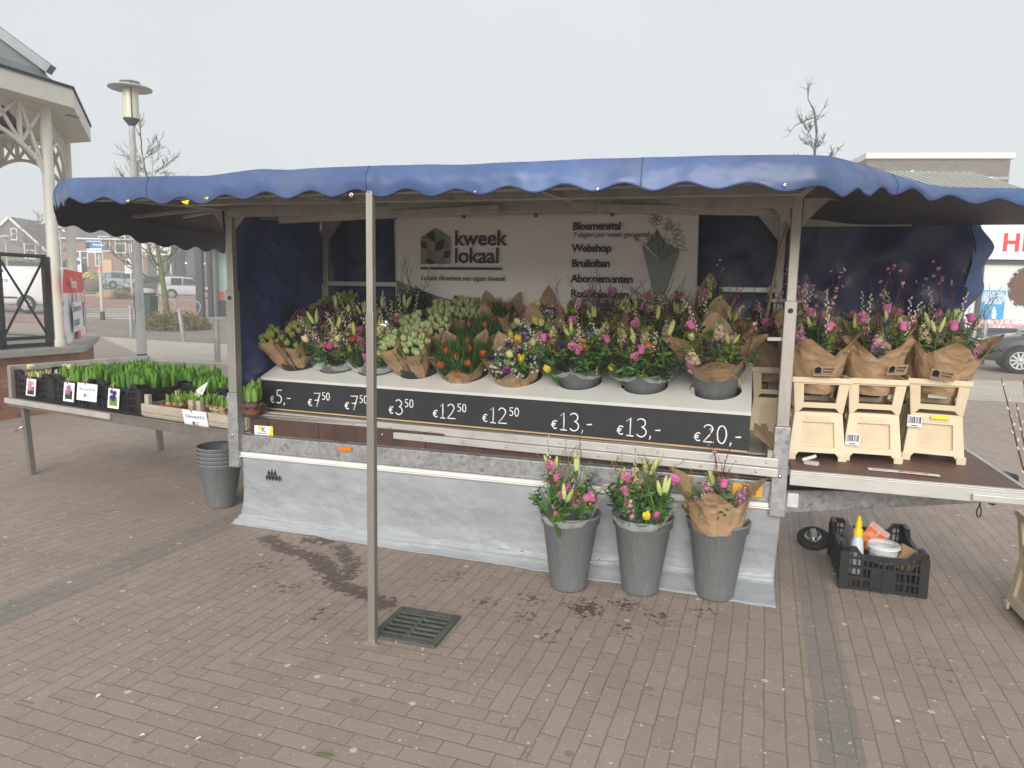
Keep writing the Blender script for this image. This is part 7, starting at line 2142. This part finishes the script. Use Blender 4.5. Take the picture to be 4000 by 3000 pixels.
MB().box((0, -.05, 1.8), (4.8, .1, 3.0)).build('shop_window', K['glass'], g2)
lit = bpy.data.materials.new('warm_lamp'); lit.use_nodes = True
lb = lit.node_tree.nodes['Principled BSDF']; lb.inputs['Emission Color'].default_value = (1, .62, .25, 1); lb.inputs['Emission Strength'].default_value = 2.2
b = MB()
for x in (-1.2, .3, .55, 1.3): b.box((x, -.12, 2.5), (.16, .05, .12))
b.build('window_lamp', lit, g2)
pu = thing('parasol', 'closed dark parasol before the white house', 'parasol', base(712, 62))
MB().lathe([(.03, 0), (.03, 4.6)], 8).build('pole', K['iron'], pu)
MB().lathe([(.18, 1.0), (.42, 1.6), (.30, 2.2), (.36, 2.9), (.5, 3.3), (.28, 4.0), (.03, 4.7)], 10, mod=lambda a, i: 1 + .15 * cos(5 * a)).build('folded_cloth', K['iron'], pu)
tr_ = thing('terrace_railing', 'thin metal railing along the terrace behind the parked cars', 'railing', base(640, 56))
b = MB(); b.box((0, 0, 1.5), (15, .05, .06))
for i in range(11): b.box((-7.5 + i * 1.5, 0, .75), (.06, .05, 1.5))
b.build('rails', K['greybark'], tr_)
for lab, px, py0, Y, top in (('thin street lamp with small flat head before the leftmost gabled house', 38, 930, 50, None), ('thin street lamp seen between the bandstand columns', 250, 895, 52, None)):
    t = thing('street_lamp', lab, 'street lamp', base(px, Y)); zt_ = S(px, py0, Y)
    MB().lathe([(.07, 0), (.05, zt_)], 10).build('pole', K['pole'], t)
    MB().lathe([(.10, zt_ - .25), (.12, zt_), (.45, zt_ + .02), (.42, zt_ + .10), (0, zt_ + .22)], 20).build('lamp_head', K['pole'], t)
# flower barrel and boulder near the crossing
fb = thing('planter', 'round planter of pale flowers before the red brick house', 'planter', base(371, 52))
MB().lathe([(0, 0), (.5, 0), (.62, .5), (.55, 1.0), (.5, 1.0), (0, .9)], 18).build('tub', K['redt'], fb)
b = MB(); R.seed(2)
for i in range(60): small_flower(b, V3((R.uniform(-.7, .7), R.uniform(-.5, .4), 1.05 + R.uniform(0, .35))), (0, -1, .6), .14, R.choice((0, 1, 2)), 1)
b.build('flowers', [FM['creamp'], FM['yel'], FM['leaf']], fb)
bo_ = MB(); bo_.lathe([(0, 0), (.55, .02), (.7, .25), (.55, .5), (.2, .62), (0, .63)], 14, mod=lambda a, i: 1 + .15 * cos(3 * a + i)); o = bo_.build('boulder', M['cardboard'], None, T=base(425, 43)); tag(o, 'tan boulder on the traffic island before the pale blue car', 'boulder')
struct(MB().box((0, 0, .0), (9, 5, .08)).build('traffic_island', K['grass'], None, T=base(325, 52)))
# ------------------------------------------------------------------ shop with the dark pillar, left behind the stall
YP = 33.5
pl = thing('pavilion_shop', 'charcoal clad shop with mint green window and projecting roof on dark pillars', 'shop', base(900, YP + .5))
zr = S(860, 965, YP)
MB().box((.75, 2.0, zr / 2), (2.9, 3.6, zr)).build('wall', K['teal'], pl)
MB().box((.15, .18, 2.25), (1.5, .05, 2.9)).build('window', K['glassgreen'], pl)
b = MB(); b.box((-.65, .14, 2.25), (.1, .12, 3.1)); b.box((.95, .14, 2.25), (.1, .12, 3.1)); b.box((.15, .14, .75), (1.7, .12, .1)); b.box((.15, .14, 3.75), (1.7, .12, .1)); b.build('window_frame', K['dframe'], pl)
MB().box((-.45, .145, 1.0), (.25, .02, .42)).build('orange_notice', K['orange_p'], pl)
MB().box((-.05, .145, 1.0), (.35, .02, .42)).build('white_notice', M['paper'], pl)
b = MB(); b.add([(-3.2, -1.0, zr), (3, -1.0, zr + .1), (3, 4, zr + .25), (-3.2, 4, zr + .1), (-3.2, -1.0, zr + .75), (3, -1.0, zr + 1.0), (3, 4, zr + 1.0), (-3.2, 4, zr + .8)], [(0, 3, 2, 1), (4, 5, 6, 7), (0, 1, 5, 4), (1, 2, 6, 5), (2, 3, 7, 6), (3, 0, 4, 7)]); b.build('roof', K['ribs'], pl)
MB().box((.3, -1.02, zr + .1), (2.4, .03, .3)).build('orange_soffit', K['orange_p'], pl)
for px, yy, w in ((784, -1.3, .3), (826, -.2, .2), (838, -.1, .26)):
    x = at(px, 1180, YP + .5 + yy).x - GP(900, YP + .5).x
    MB().box((x, yy, zr / 2), (w, .3, zr)).build('pillar', K['dframe'] if w != .26 else M['galv'], pl)
# ------------------------------------------------------------------ store with the red lettered sign at the right
YS = 25.0
sb = GP(3700, YS)
st = thing('store', 'shop with white fascia, red letters and a large window', 'shop', TR(sb.x, sb.y, sb.z, radians(-2)))
sx = lambda px: at(px, 1180, YS).x - sb.x
sz_ = lambda py: at(3850, py, YS).z - sb.z
zf0, zf1, zw0 = sz_(1012), sz_(850), sz_(1292)
MB().box((2.0, 2.6, sz_(760) / 2), (12.5, 4.6, sz_(760))).build('wall', K['white'], st)
MB().box((2.0, .15, (zf0 + zf1) / 2), (12.6, .30, zf1 - zf0)).build('fascia', M['paper'], st)
text_part('HEMA', (zf1 - zf0) * .60, K['red_p'], st, on_wall(sx(3886), -.012, sz_(978)), bold=.018, ext=.02, space=1.12)
MB().box((2.0, .26, zw0 / 2), (12.4, .10, zw0)).build('plinth', K['teal'], st)
MB().box((2.0, .272, (zw0 + zf0) / 2), (12.4, .04, zf0 - zw0)).build('window_back', K['shopwhite'], st)
b = MB()
for px in (3738, 3831): b.box((sx(px), .20, (zw0 + zf0) / 2), (.15, .12, zf0 - zw0))
for x in (3.9, 6.2): b.box((x, .20, (zw0 + zf0) / 2), (.15, .12, zf0 - zw0))
b.box((2.0, .20, zf0 - .08), (12.4, .12, .15)); b.box((2.0, .20, zw0 + .05), (12.4, .12, .10)); b.build('window_frame', K['dframe'], st)
def rect(name, m, x0, y0, x1, y1, dy=.235): return MB().box(((sx(x0) + sx(x1)) / 2, dy, (sz_(y0) + sz_(y1)) / 2), (abs(sx(x1) - sx(x0)), .02, abs(sz_(y0) - sz_(y1)))).build(name, m, st)
po = rect('blue_poster', K['blue2'], 3848, 1133, 3936, 1247)
for i, s in enumerate(('ruil je lege', 'SodaStream', 'cilinder bij de', 'kassa om voor', 'een volle')):
    text_part(s, .16, M['paper'], po, on_wall(sx(3892), .222, sz_(1147 + i * 10)), align='CENTER', bold=.004)
for px, m in ((3868, K['blue_p']), (3896, M['paper'])):
    b = MB(); b.lathe([(.08, 0), (.09, .2), (.06, .32), (.03, .36), (.03, .42), (0, .42)], 12); b.build('printed_bottle', m, po, T=Matrix.Translation((sx(px), .21, sz_(1246))))
ye = rect('yellow_poster', K['yellow_p'], 3775, 1075, 3822, 1187)
MB().box((sx(3798), .222, sz_(1166)), (.26, .004, .28)).build('printed_mark', M['ink'], ye)
pk_ = rect('patterned_strip', K['pinkp'], 3700, 1247, 4100, 1289, .236)
b = MB(); R.seed(6)
for i in range(60):
    x = sx(3705) + i * .075; b.box((x, .222, sz_(1268) + R.choice((-.1, .1))), (R.uniform(.03, .09), .004, R.uniform(.08, .2)))
b.build('printed_tiles', M['paper'], pk_)
b = MB(); R.seed(10); cx_, cz_ = sx(4004), sz_(1120)
vs_ = [(cx_ + (.50 + .16 * nz3(cos(a) * 3, sin(a) * 3, 1)) * cos(a), cz_ + (.62 + .2 * nz3(cos(a) * 4, sin(a) * 4, 2)) * sin(a)) for a in [2 * pi * i / 40 for i in range(40)]]
b.prism(vs_, .01, T=Matrix.Translation((0, .225, 0)))
for i in range(60):
    a = R.uniform(0, 6.28); c = V3((cx_ + .46 * cos(a), .22, cz_ + .58 * sin(a)))
    b.tube([c, c + V3((.08 * cos(a), -.004, .08 * sin(a))), c + V3((.10 * cos(a + .5), 0, .12 * sin(a + .4)))], .012, 4)
b.build('printed_curly_hair', K['brown_p'], st)
# ribbed sheet roof rising behind the fascia
b = MB(); x0, x1 = sx(3380), sx(4150); zr0, zr1 = sz_(800), at(3850, 690, YS + 6).z - sb.z
b.add([(x0, .2, zr0), (x1, .2, zr0), (x1, 6, zr1), (x0, 6, zr1)], [(0, 1, 2, 3)])
n = 24
for i in range(n):
    x = x0 + (x1 - x0) * i / n; b.bar((x, .2, zr0 + .08), (x, 6, zr1 + .08), .07, .20)
b.build('ribbed_roof', K['ribs'], st)
# brick block behind
YB = 44
tb0 = GP(3650, YB)
tw_ = thing('brick_block', 'flat roofed brown brick building rising behind the shop roof', 'building', TR(tb0.x, tb0.y, tb0.z, radians(-6)))
bx0, bx1 = at(3395, 700, YB).x - tb0.x, at(3925, 700, YB).x - tb0.x
zt_ = at(3650, 618, YB).z - tb0.z
MB().box(((bx0 + bx1) / 2, 1.2, zt_ / 2), (bx1 - bx0, 2.4, zt_)).build('wall', K['brown'], tw_)
MB().box(((bx0 + bx1) / 2, 1.15, zt_ + .14), (bx1 - bx0 + .3, 2.7, .34)).build('roof_edge', K['white'], tw_)
MB().box(((bx0 + bx1) / 2, -.02, zt_ - 1.15), (bx1 - bx0, .06, .16)).build('brick_band', K['stone'], tw_)
for px in (3460, 3624, 3830): window(tw_, at(px, 700, YB).x - tb0.x, at(px, 705, YB).z - tb0.z - .25, 1.05, .85, bars=0)
MB().lathe([(.05, 0), (.05, 1.1)], 8).build('downpipe', K['pole'], tw_, T=Matrix.Translation((at(3722, 700, YB).x - tb0.x, -.06, zt_ - 2.0)))
MB().box((at(3565, 700, YB).x - tb0.x, -.05, zt_ - .75), (.12, .1, .12)).build('wall_lamp', K['frame'], tw_)
# ------------------------------------------------------------------ mist
hz = MB(); hz.box((0, 70, 5.75), (260, 165, 13.5))
hzm = bpy.data.materials.new('mist'); hzm.use_nodes = True
hn = hzm.node_tree; hn.nodes.clear()
ho = hn.nodes.new('ShaderNodeOutputMaterial'); hv = hn.nodes.new('ShaderNodeVolumePrincipled')
hv.inputs['Color'].default_value = (.93, .95, .97, 1); hv.inputs['Density'].default_value = .0052; hv.inputs['Anisotropy'].default_value = 0
hn.links.new(hv.outputs[0], ho.inputs['Volume'])
struct(hz.build('haze', hzm), 'stuff')
